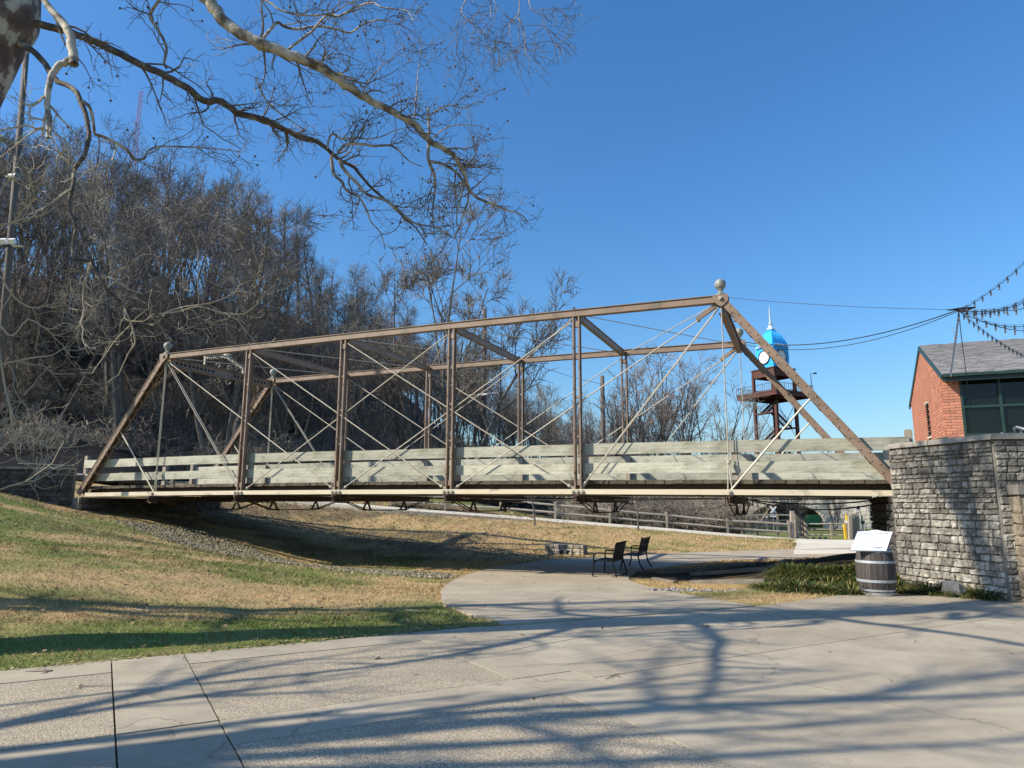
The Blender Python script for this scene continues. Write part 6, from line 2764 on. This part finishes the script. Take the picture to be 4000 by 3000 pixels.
def build_woods():
    V = [tree_meshes(100 + k, 18, 1, .72, .45, .42, 11, 8, 6, .07, .22 + .03 * (k % 3), .017, ('forest_twig', 'forest_twig', 'grey_twig', 'red_twig')[k % 4]) for k in range(8)]
    V2 = [tree_meshes(200 + k, 17, 2 + k % 2, .7, .40, .38, 8, 8, 6, .2, .2, .019, ('forest_twig', 'red_twig')[k % 2]) for k in range(4)]
    rr = random.Random(21)
    pts = []
    tries = 0
    while len(pts) < 296 and tries < 60000:
        tries += 1
        y = rr.uniform(41, 128)
        x = rr.uniform(-.92, .16) * y
        hd = float(hilldist(x, y))
        if hd < 2.0 or hd > 62:
            continue
        dmin = 2.7 + .012 * y
        if any((x - a) ** 2 + (y - b_) ** 2 < dmin * dmin for a, b_ in pts):
            continue
        pts.append((x, y))
    pts.sort(key=lambda p: p[1])
    for k, (x, y) in enumerate(pts):
        ms = (V + V2)[rr.randrange(12)]
        s = rr.uniform(.72, 1.12) * (1.0 - .34 * float(smooth(-32, 0, x)))
        place_tree(ms, x, y, s, rr.uniform(0, 6.28), 'bare grey brown tree in the dense leafless woods on the hillside', 'bare trees of the hillside woods')
    # open-crowned big trees standing in front of the woods
    big = [tree_meshes(301, 20, 3, .9, .25, .25, 11, 9, 9, .25, .30, .022, 'forest_twig', limb_l=(.25, .42)),
           tree_meshes(302, 17, 3, .9, .25, .28, 10, 9, 9, .25, .27, .022, 'forest_twig', limb_l=(.25, .42))]
    p = aty(860, 1700, 46)
    place_tree(big[0], p[0], p[1], 1.0, .7, 'tall dark spreading tree on the slope above the left half of the bridge', None)
    p = aty(1790, 1800, 52)
    place_tree(big[1], p[0], p[1], 1.2, 2.2, 'many stemmed tree with an open spreading crown behind the middle of the bridge', None)
    p = aty(1650, 1800, 54)
    place_tree(big[1], p[0], p[1], 1.05, 4.0, 'smaller open crowned tree left of the many stemmed one behind the bridge', None)
    # tall pale saplings right of centre
    U = [tree_meshes(400 + k, 13, 5, .55, .5, .12, 9, 7, 5, .15, .16, .016, m_, limb_l=(.22, .40)) for k, m_ in enumerate(('thicket_twig', 'thicket_twig', 'grey_twig'))]
    labs = ['upright reddish thicket tree left of the dark pole', 'upright many stemmed reddish tree just right of the dark pole', 'tall reddish many stemmed tree behind the far bridge post', 'pale grey many stemmed tree near the right end of the far truss',
            'low pale grey tree left of the clock tower', 'slim reddish tree between the dark pole and the bridge post']
    for k, (px, Y, s, v) in enumerate(((2330, 58, .86, 0), (2470, 56, 1.04, 1), (2620, 57, 1.12, 0), (2745, 60, 1.0, 2), (2850, 64, .86, 2), (2540, 60, 1.08, 1))):
        p = aty(px, 1950, Y)
        place_tree(U[v], p[0], p[1], s, k * 1.3, labs[k], None)
    # tree line right of the hill and beyond the wall
    k = 0
    for px, Y, s in ((1950, 84, .78), (2010, 92, .72), (2060, 80, .66), (2110, 95, .70), (2150, 86, .58), (2200, 90, .54), (2235, 100, .50), (1900, 88, .86), (1850, 80, .80), (2270, 105, .42), (2090, 110, .8), (1985, 105, .9)):
        p = aty(px, 1950, Y)
        place_tree(V[(k * 3 + 1) % 8], p[0], p[1], s, k * 2.1, 'bare dark tree in the low tree line behind the middle of the bridge', 'tree line behind the bridge')
        k += 1
    for px, Y, s in ((2960, 92, .52), (3010, 96, .48), (3060, 90, .55), (3110, 98, .5), (3165, 94, .60), (3215, 100, .46), (2915, 95, .5), (3290, 104, .36), (3380, 108, .32), (3440, 106, .34)):
        p = aty(px, 1950, Y)
        place_tree(V2[k % 4], p[0], p[1], s, k * 1.7, 'small bare tree at the foot of the clock tower', 'small trees near the clock tower')
        k += 1
    # two small bare trees against the pale wall
    for px, s, lab in ((3262, .30, 'small bare tree against the pale wall right of the arch'), (3115, .34, 'dark thin tree standing in front of the right side of the arch')):
        p = aty(px, 2050, 58)
        place_tree(U[0], p[0], p[1], s, px, lab, None)
    # brush
    rg = np.random.default_rng(77)
    BR = []
    for s in range(4):
        n = 46
        S = np.zeros((n, 3))
        S[:, :2] = rg.normal(0, .55, (n, 2))
        a = rg.uniform(0, 2 * PI, n)
        D = np.stack([np.cos(a) * .55, np.sin(a) * .55, np.ones(n)], 1)
        P = walk(S, D, rg.uniform(1.8, 3.4, n), 8, .16, (0, 0, .02), rg, (0, 0, -.22))
        R = lin(n, 8, np.full(n, .022), np.full(n, .008))
        st, tw = MB(), MB()
        st.tubes(P, R, 3)
        S2, D2, L2, r2 = kids(P, R, 12, .25, 1, .9, .5, rg, .4, 1.2, .05)
        P2 = walk(S2, D2, L2, 5, .25, (0, 0, 0), rg, (0, 0, .05))
        tw.tubes(P2, lin(len(P2), 5, np.full(len(P2), .013), np.full(len(P2), .006)), 3)
        S3, D3, L3, r3 = kids(P2, lin(len(P2), 5, np.full(len(P2), .01), np.full(len(P2), .005)), 3, .3, 1, .9, .5, rg, .15, .5)
        P3 = walk(S3, D3, L3, 3, .25, (0, 0, 0), rg)
        tw.tubes(P3, lin(len(P3), 3, np.full(len(P3), .009), np.full(len(P3), .005)), 3)
        a_ = mesh_raw('stems', np.vstack(st.V), st.F)
        b_ = mesh_raw('twigs', np.vstack(tw.V), tw.F)
        a_.materials.append(MATS['forest_bark' if s % 2 else 'brush_twig'])
        b_.materials.append(MATS['brush_twig' if s < 3 else 'red_twig'])
        BR.append((a_, b_))

    def shrub(x, y, s, k, label, group):
        z = float(ground(x, y))
        r = thing('bare_shrub', label, 'shrub', (x, y, z - .1), k * 1.9, group)
        r.scale = (s, s, s * rr.uniform(.8, 1.1))
        for nm, me in zip(('stems', 'twigs'), BR[k % 4]):
            o = bpy.data.objects.new(nm, me)
            COL.objects.link(o)
            o.parent = r
    for k in range(34):
        px = rr.uniform(2190, 2840)
        Y = rr.uniform(42.2, 49)
        p = aty(px, 2040, Y)
        shrub(p[0], p[1], rr.uniform(.75, 1.15) * (.75 if px < 2330 else 1), k, 'tangled leafless brown shrub in the thicket behind the rail fence', 'brush behind the rail fence')
    for k in range(330):
        y = rr.uniform(38, 74)
        x = rr.uniform(-.78, .06) * y
        if not 1.0 < float(hilldist(x, y)) < 28:
            continue
        shrub(x, y, rr.uniform(.8, 1.5), k, 'tangled leafless shrub in the undergrowth of the wooded slope', 'undergrowth on the wooded slope')
    for k, px in enumerate((2945, 3020, 3090, 3150, 3200)):
        p = aty(px, 2050, 69)
        shrub(p[0], p[1], 1.3, k, 'brown brush seen through the stone arch', 'brush inside the arch')
    # staked saplings on the bank
    for (bx, by, tx, ty, Y, lab) in ((2089, 2040, 2072, 1900, 34.4, 'thin dark sapling on the bank left of the third fence post'), (2493, 2076, 2482, 1900, 36.6, 'thin pale sapling with forked top beside the sidewalk')):
        a, b_ = aty(bx, by, Y), aty(tx, ty, Y)
        t = thing('sapling', lab, 'tree', a)
        a2 = a - np.array([0, 0, .15])
        mb = MB()
        pts = catmull([a2, a * .7 + b_ * .3 + np.array([.03, 0, 0]), a * .35 + b_ * .65, b_], 4)
        mb.tube(pts, np.linspace(.055, .025, len(pts)), 6)
        mb.build('trunk', 'forest_bark' if bx < 2200 else 'pole_wood', t)
        S = np.repeat(pts[-7:], 5, axis=0)
        D = rg.normal(0, .8, (len(S), 3))
        D[:, 2] = np.abs(D[:, 2]) + .3
        P = walk(S, D, rg.uniform(.3, .9, len(S)), 5, .15, (0, 0, .05), rg)
        mb = MB()
        mb.tubes(P, lin(len(S), 5, np.full(len(S), .012), np.full(len(S), .005)), 3)
        mb.build('crown', 'pale_twig' if bx > 2200 else 'forest_twig', t)
    return V


VAR = build_woods()


# ------------------------------------------------------------------ the sycamore in the foreground
def c1(x, y):
    return (x / 2.011, y / 2.011)


def c2(x, y):
    return (1000 + x / 1.8433, y / 1.8433)


def c3(x, y):
    return (x / 1.8437, 150 + y / 1.8437)


def c4(x, y):
    return (x / 2.011, 700 + y / 2.011)


def c5(x, y):
    return (x / 3.016, 1500 + y / 3.016)


SYC_TW = {'n': 0}


def build_sycamore():
    rg = np.random.default_rng(5)
    base = np.array([-7.35, 8.15, 0.0])
    root = thing('sycamore_tree', 'big sycamore with patchy pale bark leaning in from the left edge', 'tree', base)
    # trunk: right edge traced, half width about .36 m
    edge = [(-420, 1500), (-250, 900), (-60, 450), (0, 318), (35, 249), (65, 184), (99, 124), (134, 70), (139, 0), (150, -160), (190, -420)]
    pts = []
    rad = []
    for (px, py), r in zip(edge, (.48, .42, .39, .385, .38, .38, .39, .40, .37, .34, .30)):
        p = aty(px, py, 8.2)
        p[0] -= r
        pts.append(p)
        rad.append(r)
    b0 = pts[0].copy()
    b0[2] = -.3
    b0[0] -= .12
    pts = [b0] + pts
    rad = [.62] + rad
    top = pts[-1]
    pts += [top + np.array([.1, .55, 1.6]), top + np.array([-.05, 1.2, 3.6]), top + np.array([.2, 1.5, 6])]
    rad += [.27, .22, .12]
    P = catmull(pts, 3)
    rad = np.interp(np.linspace(0, len(rad) - 1, len(P)), np.arange(len(rad)), rad)
    mb = MB()
    mb.tubes(P[None], rad[None], 14)
    mb.build('trunk', 'trunk_bark_patchy', root, smooth_=True)
    trunkP = P

    limbs = []

    def limb(pix, Y, th, sp=1.0, mat='sycamore_bark', start=.25, droop=0, twig='sycamore_twig', name='limb', n1=None, jit=.0, up2=.12, lvl=(1.0, 1.0)):
        n = len(pix)
        ys = np.interp(np.linspace(0, 1, n), np.linspace(0, 1, len(Y)), Y)
        tw_ = np.interp(np.linspace(0, 1, n), np.linspace(0, 1, len(th)), th)
        W = np.array([aty(px, py, y) for (px, py), y in zip(pix, ys)])
        R = np.array([t * y / FPX / 2 * 1.03 for t, y in zip(tw_, ys)])
        limbs.append((W, R, sp, mat, start, droop, twig, name, n1, up2, lvl))

    limb([(60, 85)] + [c1(*p) for p in ((270, 185), (420, 215), (560, 255), (700, 310), (850, 375), (1000, 450), (1130, 520), (1270, 580), (1400, 650), (1500, 715), (1570, 775), (1650, 800), (1720, 790), (1800, 840), (1880, 895), (1990, 920), (2100, 950))] +
         [c2(*p) for p in ((0, 845), (100, 885), (200, 930), (330, 985), (440, 1020), (520, 1080), (600, 1150), (700, 1200), (760, 1270), (850, 1370), (950, 1450), (1050, 1550), (1150, 1640), (1230, 1760))],
         [8.2, 8.6, 9.2, 9.8, 10.4], [34, 30, 30, 29, 29, 27, 26, 25, 22, 16, 12, 8, 5], 1.0, start=.12, mat='shaded_limb_bark')
    limb([(330, -420), (500, -250), (700, -80)] + [c1(*p) for p in ((1600, -30), (1680, 60), (1740, 150), (1850, 240), (1980, 310), (2090, 360))] +
         [c2(*p) for p in ((20, 320), (190, 375), (330, 430), (450, 480), (540, 530), (620, 600), (680, 640), (760, 680), (860, 740), (960, 790), (1050, 840), (1140, 890), (1200, 960), (1260, 1020), (1360, 1070), (1440, 1140), (1490, 1230), (1520, 1320), (1535, 1370), (1600, 1430), (1700, 1470), (1800, 1510), (1900, 1540), (1960, 1600))],
         [8.0, 8.2, 8.8, 9.4, 10.0], [60, 56, 50, 46, 44, 42, 38, 32, 28, 27, 24, 18, 12, 8, 4], 1.15, start=.2)
    limb([(40, 150)] + [c3(*p) for p in ((165, 45), (260, 110), (320, 180), (370, 260), (420, 310), (500, 345), (550, 385), (580, 460), (610, 520), (630, 600), (640, 680), (630, 770), (600, 860), (540, 930), (535, 1000), (525, 1080), (500, 1160), (500, 1240), (530, 1300), (545, 1370), (535, 1450), (525, 1540), (545, 1590), (600, 1600), (660, 1600))] +
         [c4(*p) for p in ((725, 640), (750, 720), (800, 800), (840, 870), (900, 920), (950, 970), (985, 1020), (1100, 1025), (1200, 1040), (1270, 1080), (1330, 1130), (1400, 1200))],
         [8.2, 7.9, 7.7, 7.9, 8.2], [27, 24, 21, 20, 18, 17, 16, 14, 13, 13, 12, 9, 7, 5], .8, start=.35, droop=1, twig='pale_twig', mat='shaded_limb_bark')
    limb([c3(*p) for p in ((590, 450), (640, 490), (665, 560), (675, 640), (685, 690), (735, 705), (800, 735), (860, 765), (922, 810))] + [c1(*p) for p in ((1050, 1250), (1130, 1245), (1160, 1190), (1220, 1155), (1310, 1150), (1450, 1155), (1600, 1160), (1720, 1170), (1830, 1185), (1900, 1195))],
         [7.85, 8.1, 8.6, 9], [14, 13, 13, 13, 11, 9, 7, 5, 3], .8, start=.25, droop=0)
    limb([c1(*p) for p in ((300, -120), (350, 0), (420, 100), (500, 180), (545, 250), (565, 330), (575, 430), (580, 505))], [7.9, 7.7], [24, 26, 30, 33, 36, 37, 38], .25, start=.1, n1=4)
    limb([c1(*p) for p in ((565, 470), (500, 490), (440, 540), (405, 600), (385, 680), (370, 780), (375, 870), (385, 950), (380, 1085))], [7.7, 7.6], [30, 27, 25, 24, 22, 20, 19], .3, start=.3, n1=5, twig='pale_twig', droop=1)
    limb([c1(*p) for p in ((382, 1040), (330, 1005), (280, 1010), (200, 985), (100, 1005), (0, 1022), (-200, 1080))], [7.6, 7.3], [9, 7, 7, 6, 4], .7, start=.2, twig='pale_twig', droop=1, mat='pale_twig')
    limb([c1(*p) for p in ((340, 1015), (280, 1025), (200, 1080), (130, 1140), (60, 1190), (0, 1240), (-150, 1340))], [7.6, 7.4], [7, 6, 6, 5, 3], .8, start=.2, twig='pale_twig', droop=1, mat='pale_twig')
    limb([c1(*p) for p in ((395, 1010), (460, 1070), (520, 1110), (515, 1180), (460, 1220), (445, 1260), (460, 1320), (490, 1380), (540, 1440))], [7.6, 7.8], [8, 7, 6, 5, 3], .9, start=.2, twig='pale_twig', droop=1, mat='pale_twig')
    limb([c1(*p) for p in ((1310, 540), (1290, 500), (1300, 440), (1305, 370), (1270, 280), (1220, 200), (1180, 140), (1200, 70), (1250, 0), (1280, -80))], [8.9, 8.6], [9, 11, 12, 13, 12], .9, start=.1)
    # secondary boughs of the right half
    for pix, th, Y in ((((40, 290), (90, 230), (150, 160), (200, 190), (300, 210), (430, 190), (560, 205), (680, 235), (760, 180), (850, 150), (950, 150), (1060, 190), (1120, 230)), (14, 12, 9, 6, 3), (8.9, 9.3)),
                       (((230, 360), (330, 280), (400, 230), (440, 180), (520, 105), (600, 115), (700, 60), (830, 20), (900, 50), (1000, 65), (1090, 80), (1130, 150)), (11, 10, 9, 6, 3), (9.0, 8.6)),
                       (((-60, -40), (100, 20), (170, 70), (300, 105), (430, 110), (560, 90), (640, 40), (760, -20)), (9, 8, 6, 4), (8.3, 8.2)),
                       (((515, 1075), (525, 990), (565, 965), (610, 1000), (700, 990), (800, 1000), (900, 985), (1000, 940), (1100, 915)), (10, 9, 7, 5, 3), (9.5, 9.8)),
                       (((590, 1095), (650, 1040), (740, 1035), (850, 1050), (980, 1050), (1050, 1110), (1120, 1170), (1200, 1200)), (13, 11, 9, 6, 3), (9.6, 9.9)),
                       (((540, 1120), (560, 1250), (620, 1310), (650, 1370), (740, 1420), (790, 1500), (830, 1600), (900, 1680), (930, 1800)), (13, 11, 9, 6, 3), (9.6, 10.0)),
                       (((600, 1150), (640, 1230), (720, 1310), (800, 1400), (930, 1440), (1000, 1500), (1080, 1560), (1150, 1610), (1300, 1640), (1400, 1700)), (15, 13, 11, 8, 3), (9.7, 10.2)),
                       (((1240, 780), (1243, 900), (1247, 1020), (1240, 1150), (1280, 1250), (1290, 1350), (1280, 1440), (1270, 1550), (1290, 1680)), (9, 11, 15, 15, 8, 6, 4), (9.6, 9.8)),
                       (((1250, 1160), (1340, 1180), (1430, 1230), (1480, 1290), (1500, 1330), (1480, 1400), (1450, 1530), (1440, 1640)), (13, 12, 10, 7, 3), (9.8, 10.0)),
                       (((1535, 1370), (1525, 1450), (1500, 1530), (1460, 1650), (1400, 1760)), (10, 8, 5, 3), (9.9, 10.2)),
                       (((1140, 880), (1150, 750), (1160, 600), (1170, 480), (1190, 330)), (7, 6, 4, 2), (9.4, 9.6)),
                       (((1250, 830), (1310, 790), (1400, 760), (1500, 780), (1580, 740), (1660, 740)), (7, 6, 4, 2), (9.6, 9.9)),
                       (((1260, 1010), (1350, 930), (1450, 900), (1560, 900), (1680, 930)), (6, 5, 3, 2), (9.7, 10)),
                       (((760, 680), (830, 560), (900, 480), (1000, 400), (1060, 330)), (6, 5, 3, 2), (9.2, 9.6)),
                       (((450, 480), (520, 400), (620, 390), (720, 430), (800, 470)), (6, 5, 3, 2), (9.1, 9.3)),
                       (((0, 560), (60, 700), (130, 780), (220, 850), (300, 900), (380, 960)), (8, 7, 5, 3), (9.0, 9.4))):
        limb([c2(*p) for p in pix], Y, th, .9, start=.12, name='bough')
    # lower pale branches hanging at the left edge
    for pix, th, Y in (([(-120, 900), (-40, 1150)] + [c5(*p) for p in ((40, -60), (110, 250), (150, 550), (190, 800), (205, 900), (300, 915))], (9, 8, 7, 5, 3), (8.5, 8.9)),
                       ([c4(*p) for p in ((-150, 420), (0, 370), (120, 330), (240, 300), (330, 280), (420, 230))], (8, 7, 5, 3), (8.2, 8.6)),
                       ([c4(*p) for p in ((-120, 1480), (0, 1450), (150, 1425), (300, 1395), (400, 1385), (480, 1340), (540, 1310))], (8, 7, 6, 4, 3), (8.4, 8.8)),
                       ([c4(*p) for p in ((-150, 680), (0, 760), (60, 860), (150, 960), (260, 1010), (370, 990), (520, 960), (660, 940))], (9, 8, 6, 4, 3), (8.3, 8.8)),
                       ([c4(*p) for p in ((-100, 1080), (0, 1150), (100, 1230), (220, 1100), (380, 1180), (500, 1130), (620, 1160))], (9, 8, 6, 4, 3), (8.2, 8.7)),
                       ([c4(*p) for p in ((985, 1040), (1020, 1110), (1050, 1200), (1060, 1290), (1020, 1350), (970, 1450), (930, 1540))], (8, 7, 6, 4, 3), (8.2, 8.5)),
                       ([c4(*p) for p in ((710, 640), (690, 740), (655, 840), (655, 960), (660, 1040), (640, 1120), (600, 1180)) ], (8, 7, 6, 4, 3), (8.0, 8.2)),
                       ([c5(*p) for p in ((-150, 500), (0, 470), (130, 400), (170, 360)) ], (7, 6, 4, 3), (8.6, 8.8)),
                       ([c5(*p) for p in ((-200, 700), (0, 760), (160, 640), (310, 610), (430, 660), (560, 740), (720, 750), (900, 740), (1020, 720), (1120, 660)) ], (8, 7, 5, 4, 3, 2), (8.5, 9.2)),
                       ([c5(*p) for p in ((-200, 1280), (0, 1240), (150, 1190), (300, 1150), (430, 1130), (600, 1040)) ], (8, 7, 5, 3), (8.3, 8.7)),
                       ([c1(*p) for p in ((920, 1140), (900, 1210), (870, 1275), (780, 1300), (680, 1350), (600, 1430))], (7, 6, 5, 3), (8.1, 7.9)),
                       ([c4(*p) for p in ((1280, 1080), (1320, 1040), (1460, 1000), (1620, 980), (1720, 950), (1830, 900), (1880, 830))], (6, 5, 4, 3, 2), (8.3, 8.7)),
                       ([c4(*p) for p in ((1240, 1060), (1400, 1040), (1560, 1000), (1750, 1050), (1900, 1060), (2000, 1000), (2030, 950))], (5, 5, 4, 3, 2), (8.3, 8.8))):
        limb(pix, Y, th, 1.0, start=.15, twig='pale_twig', droop=1, name='bough', mat='pale_twig')
    # bough above the frame whose drooping tips reach into the top of the view
    limb([(500, -700), (900, -480), (1400, -300), (1900, -190), (2150, -160), (2250, -140)], [8.0, 7.8], [50, 44, 34, 24, 14, 6], .5, start=.9, name='limb', droop=2, n1=3)
    for pix in (((1560, -90), (1500, 20), (1480, 80), (1530, 150), (1610, 210)), ((1900, -90), (1890, 100), (1830, 160), (1830, 260)), ((1890, 130), (1930, 230), (1910, 340)), ((1700, -80), (1690, 60), (1690, 120)), ((1960, -60), (1980, 60), (2050, 100), (2090, 130))):
        limb([c2(*p) for p in pix], [7.8, 7.8], [6, 4, 2], .55, start=.2, name='bough', droop=2)
    # boughs outside the view: left, up and toward the camera; they shade the plaza
    for k in range(15):
        z = 5.2 + .75 * k * .9
        i = int(np.argmin(np.abs(trunkP[:, 2] - z)))
        a = (PI * .95, PI * 1.25, PI * .9, PI * 1.45, PI * .85, PI * 1.38, PI * 1.1)[k % 7] + rg.uniform(-.2, .2)
        if z > 11.0:
            a = rg.uniform(0, 2 * PI)
        n = 8
        L = rg.uniform(4.5, 7.5) * (1 if z < 11 else .7)
        W = walk(trunkP[i][None], np.array([[math.cos(a), math.sin(a), .35]]), np.array([L]), n, .16, (0, 0, .02), rg)[0]
        limbs.append((W, np.linspace(.085, .022, n), .9, 'sycamore_bark', .15, 0, 'sycamore_twig', 'limb', 22, .12, (1.7, .6)))

    tips = []
    for (W, R, sp, mat, start, droop, twig, name, n1, up2, lvl) in limbs:
        P = catmull(W, 3)
        r = np.interp(np.linspace(0, len(R) - 1, len(P)), np.arange(len(R)), R)
        n = len(P)
        P[1:-1] += rg.normal(0, 1, (n - 2, 3)) * (r[1:-1, None] * .12)
        mb = MB()
        mb.tubes(P[None], r[None], 9 if r[0] > .03 else 6)
        lo = mb.build(name, mat, root, smooth_=True)
        seg = np.linalg.norm(np.diff(P, axis=0), axis=1).sum()
        N = n1 if n1 else max(4, int(seg * (2.6 if droop == 1 else 4.3) * sp))
        trop, trop2 = {0: ((0, 0, .02), (0, 0, .06)), 1: ((0, 0, -.10), (0, 0, .22)), 2: ((0, 0, -.16), (0, 0, .02))}[droop]
        Pn, Rn = P[None], r[None]
        S, D, L, r1 = kids(Pn, Rn, N, start, 1.0, .85, .65, rg, .45 * lvl[0], 1.35 * lvl[0], .0, .62)
        D[:, 1] *= .75
        P1 = walk(S, D, L, 8, .26, trop, rg, trop2)
        R1 = lin(N, 8, np.minimum(r1 * .55, .034 if lvl[0] > 1.2 else .017), np.full(N, .0042))
        mb = MB()
        mb.tubes(P1, R1, 4)
        m2 = 4 if droop == 1 else int(6 * lvl[1])
        S, D, L, r2 = kids(P1, R1, m2, .15, 1.0, .85, .6, rg, .18, .62, .0, .3)
        P2 = walk(S, D, L, 6, .30, trop, rg, trop2)
        R2 = lin(len(P2), 6, np.minimum(r2 * .62, .0062), np.full(len(P2), .0034 if droop == 1 else .0026))
        mb.tubes(P2, R2, 3)
        if lvl[1] > .8 and droop != 1:
            S, D, L, r3 = kids(P2, R2, 2, .2, 1.0, .8, .6, rg, .06, .24, .0, .2)
            P3 = walk(S, D, L, 4, .3, trop, rg, trop2)
            mb.tubes(P3, lin(len(P3), 4, np.full(len(P3), .0034), np.full(len(P3), .0020)), 3)
            if droop != 1:
                q = rg.choice(len(P2), min(len(P2), 9), replace=False)
                tips += [P2[i, -1] for i in q]
        o = mb.build('twigs', twig, lo, origin=ORIGIN[root.name])
        props(o, None, None, None, 'stuff')
    sb = MB()
    phi = [(.002, -.017)] + [(.017 * math.sin(a), -.017 * math.cos(a)) for a in (.8, 1.57, 2.3)] + [(.002, .017)]
    sb.lathe(phi, 6, cap=False)
    me = mesh_raw('seed_ball', np.vstack(sb.V), sb.F)
    me.materials.append(MATS['seed_ball'])
    tips = [t for t in tips if on_screen(np.array([t[0]]), np.array([t[1]]), np.array([t[2]]), 20)[0]][:170]
    for t in tips:
        inst('seed_ball', me, root, Matrix.Translation(np.array(t) + np.array([0, 0, -.016]) - ORIGIN[root.name]))


build_sycamore()

# neighbouring trees just outside the left edge; their shadows fall across lawn and plaza
WIDE = [tree_meshes(500 + k, 15, 1, 1.0, .18, .28, 14, 7, 6, .06, .36, .010, 'sycamore_twig', 'sycamore_bark', limb_l=(.3, .5), cap=.19) for k in range(2)]
place_tree(WIDE[0], -15.2, 10.0, 1.0, .4, 'bare tree just outside the left frame edge shading the lawn', None)
place_tree(WIDE[1], -12.5, 2.2, 1.0, 2.6, 'bare tree left of the camera shading the near plaza', None)
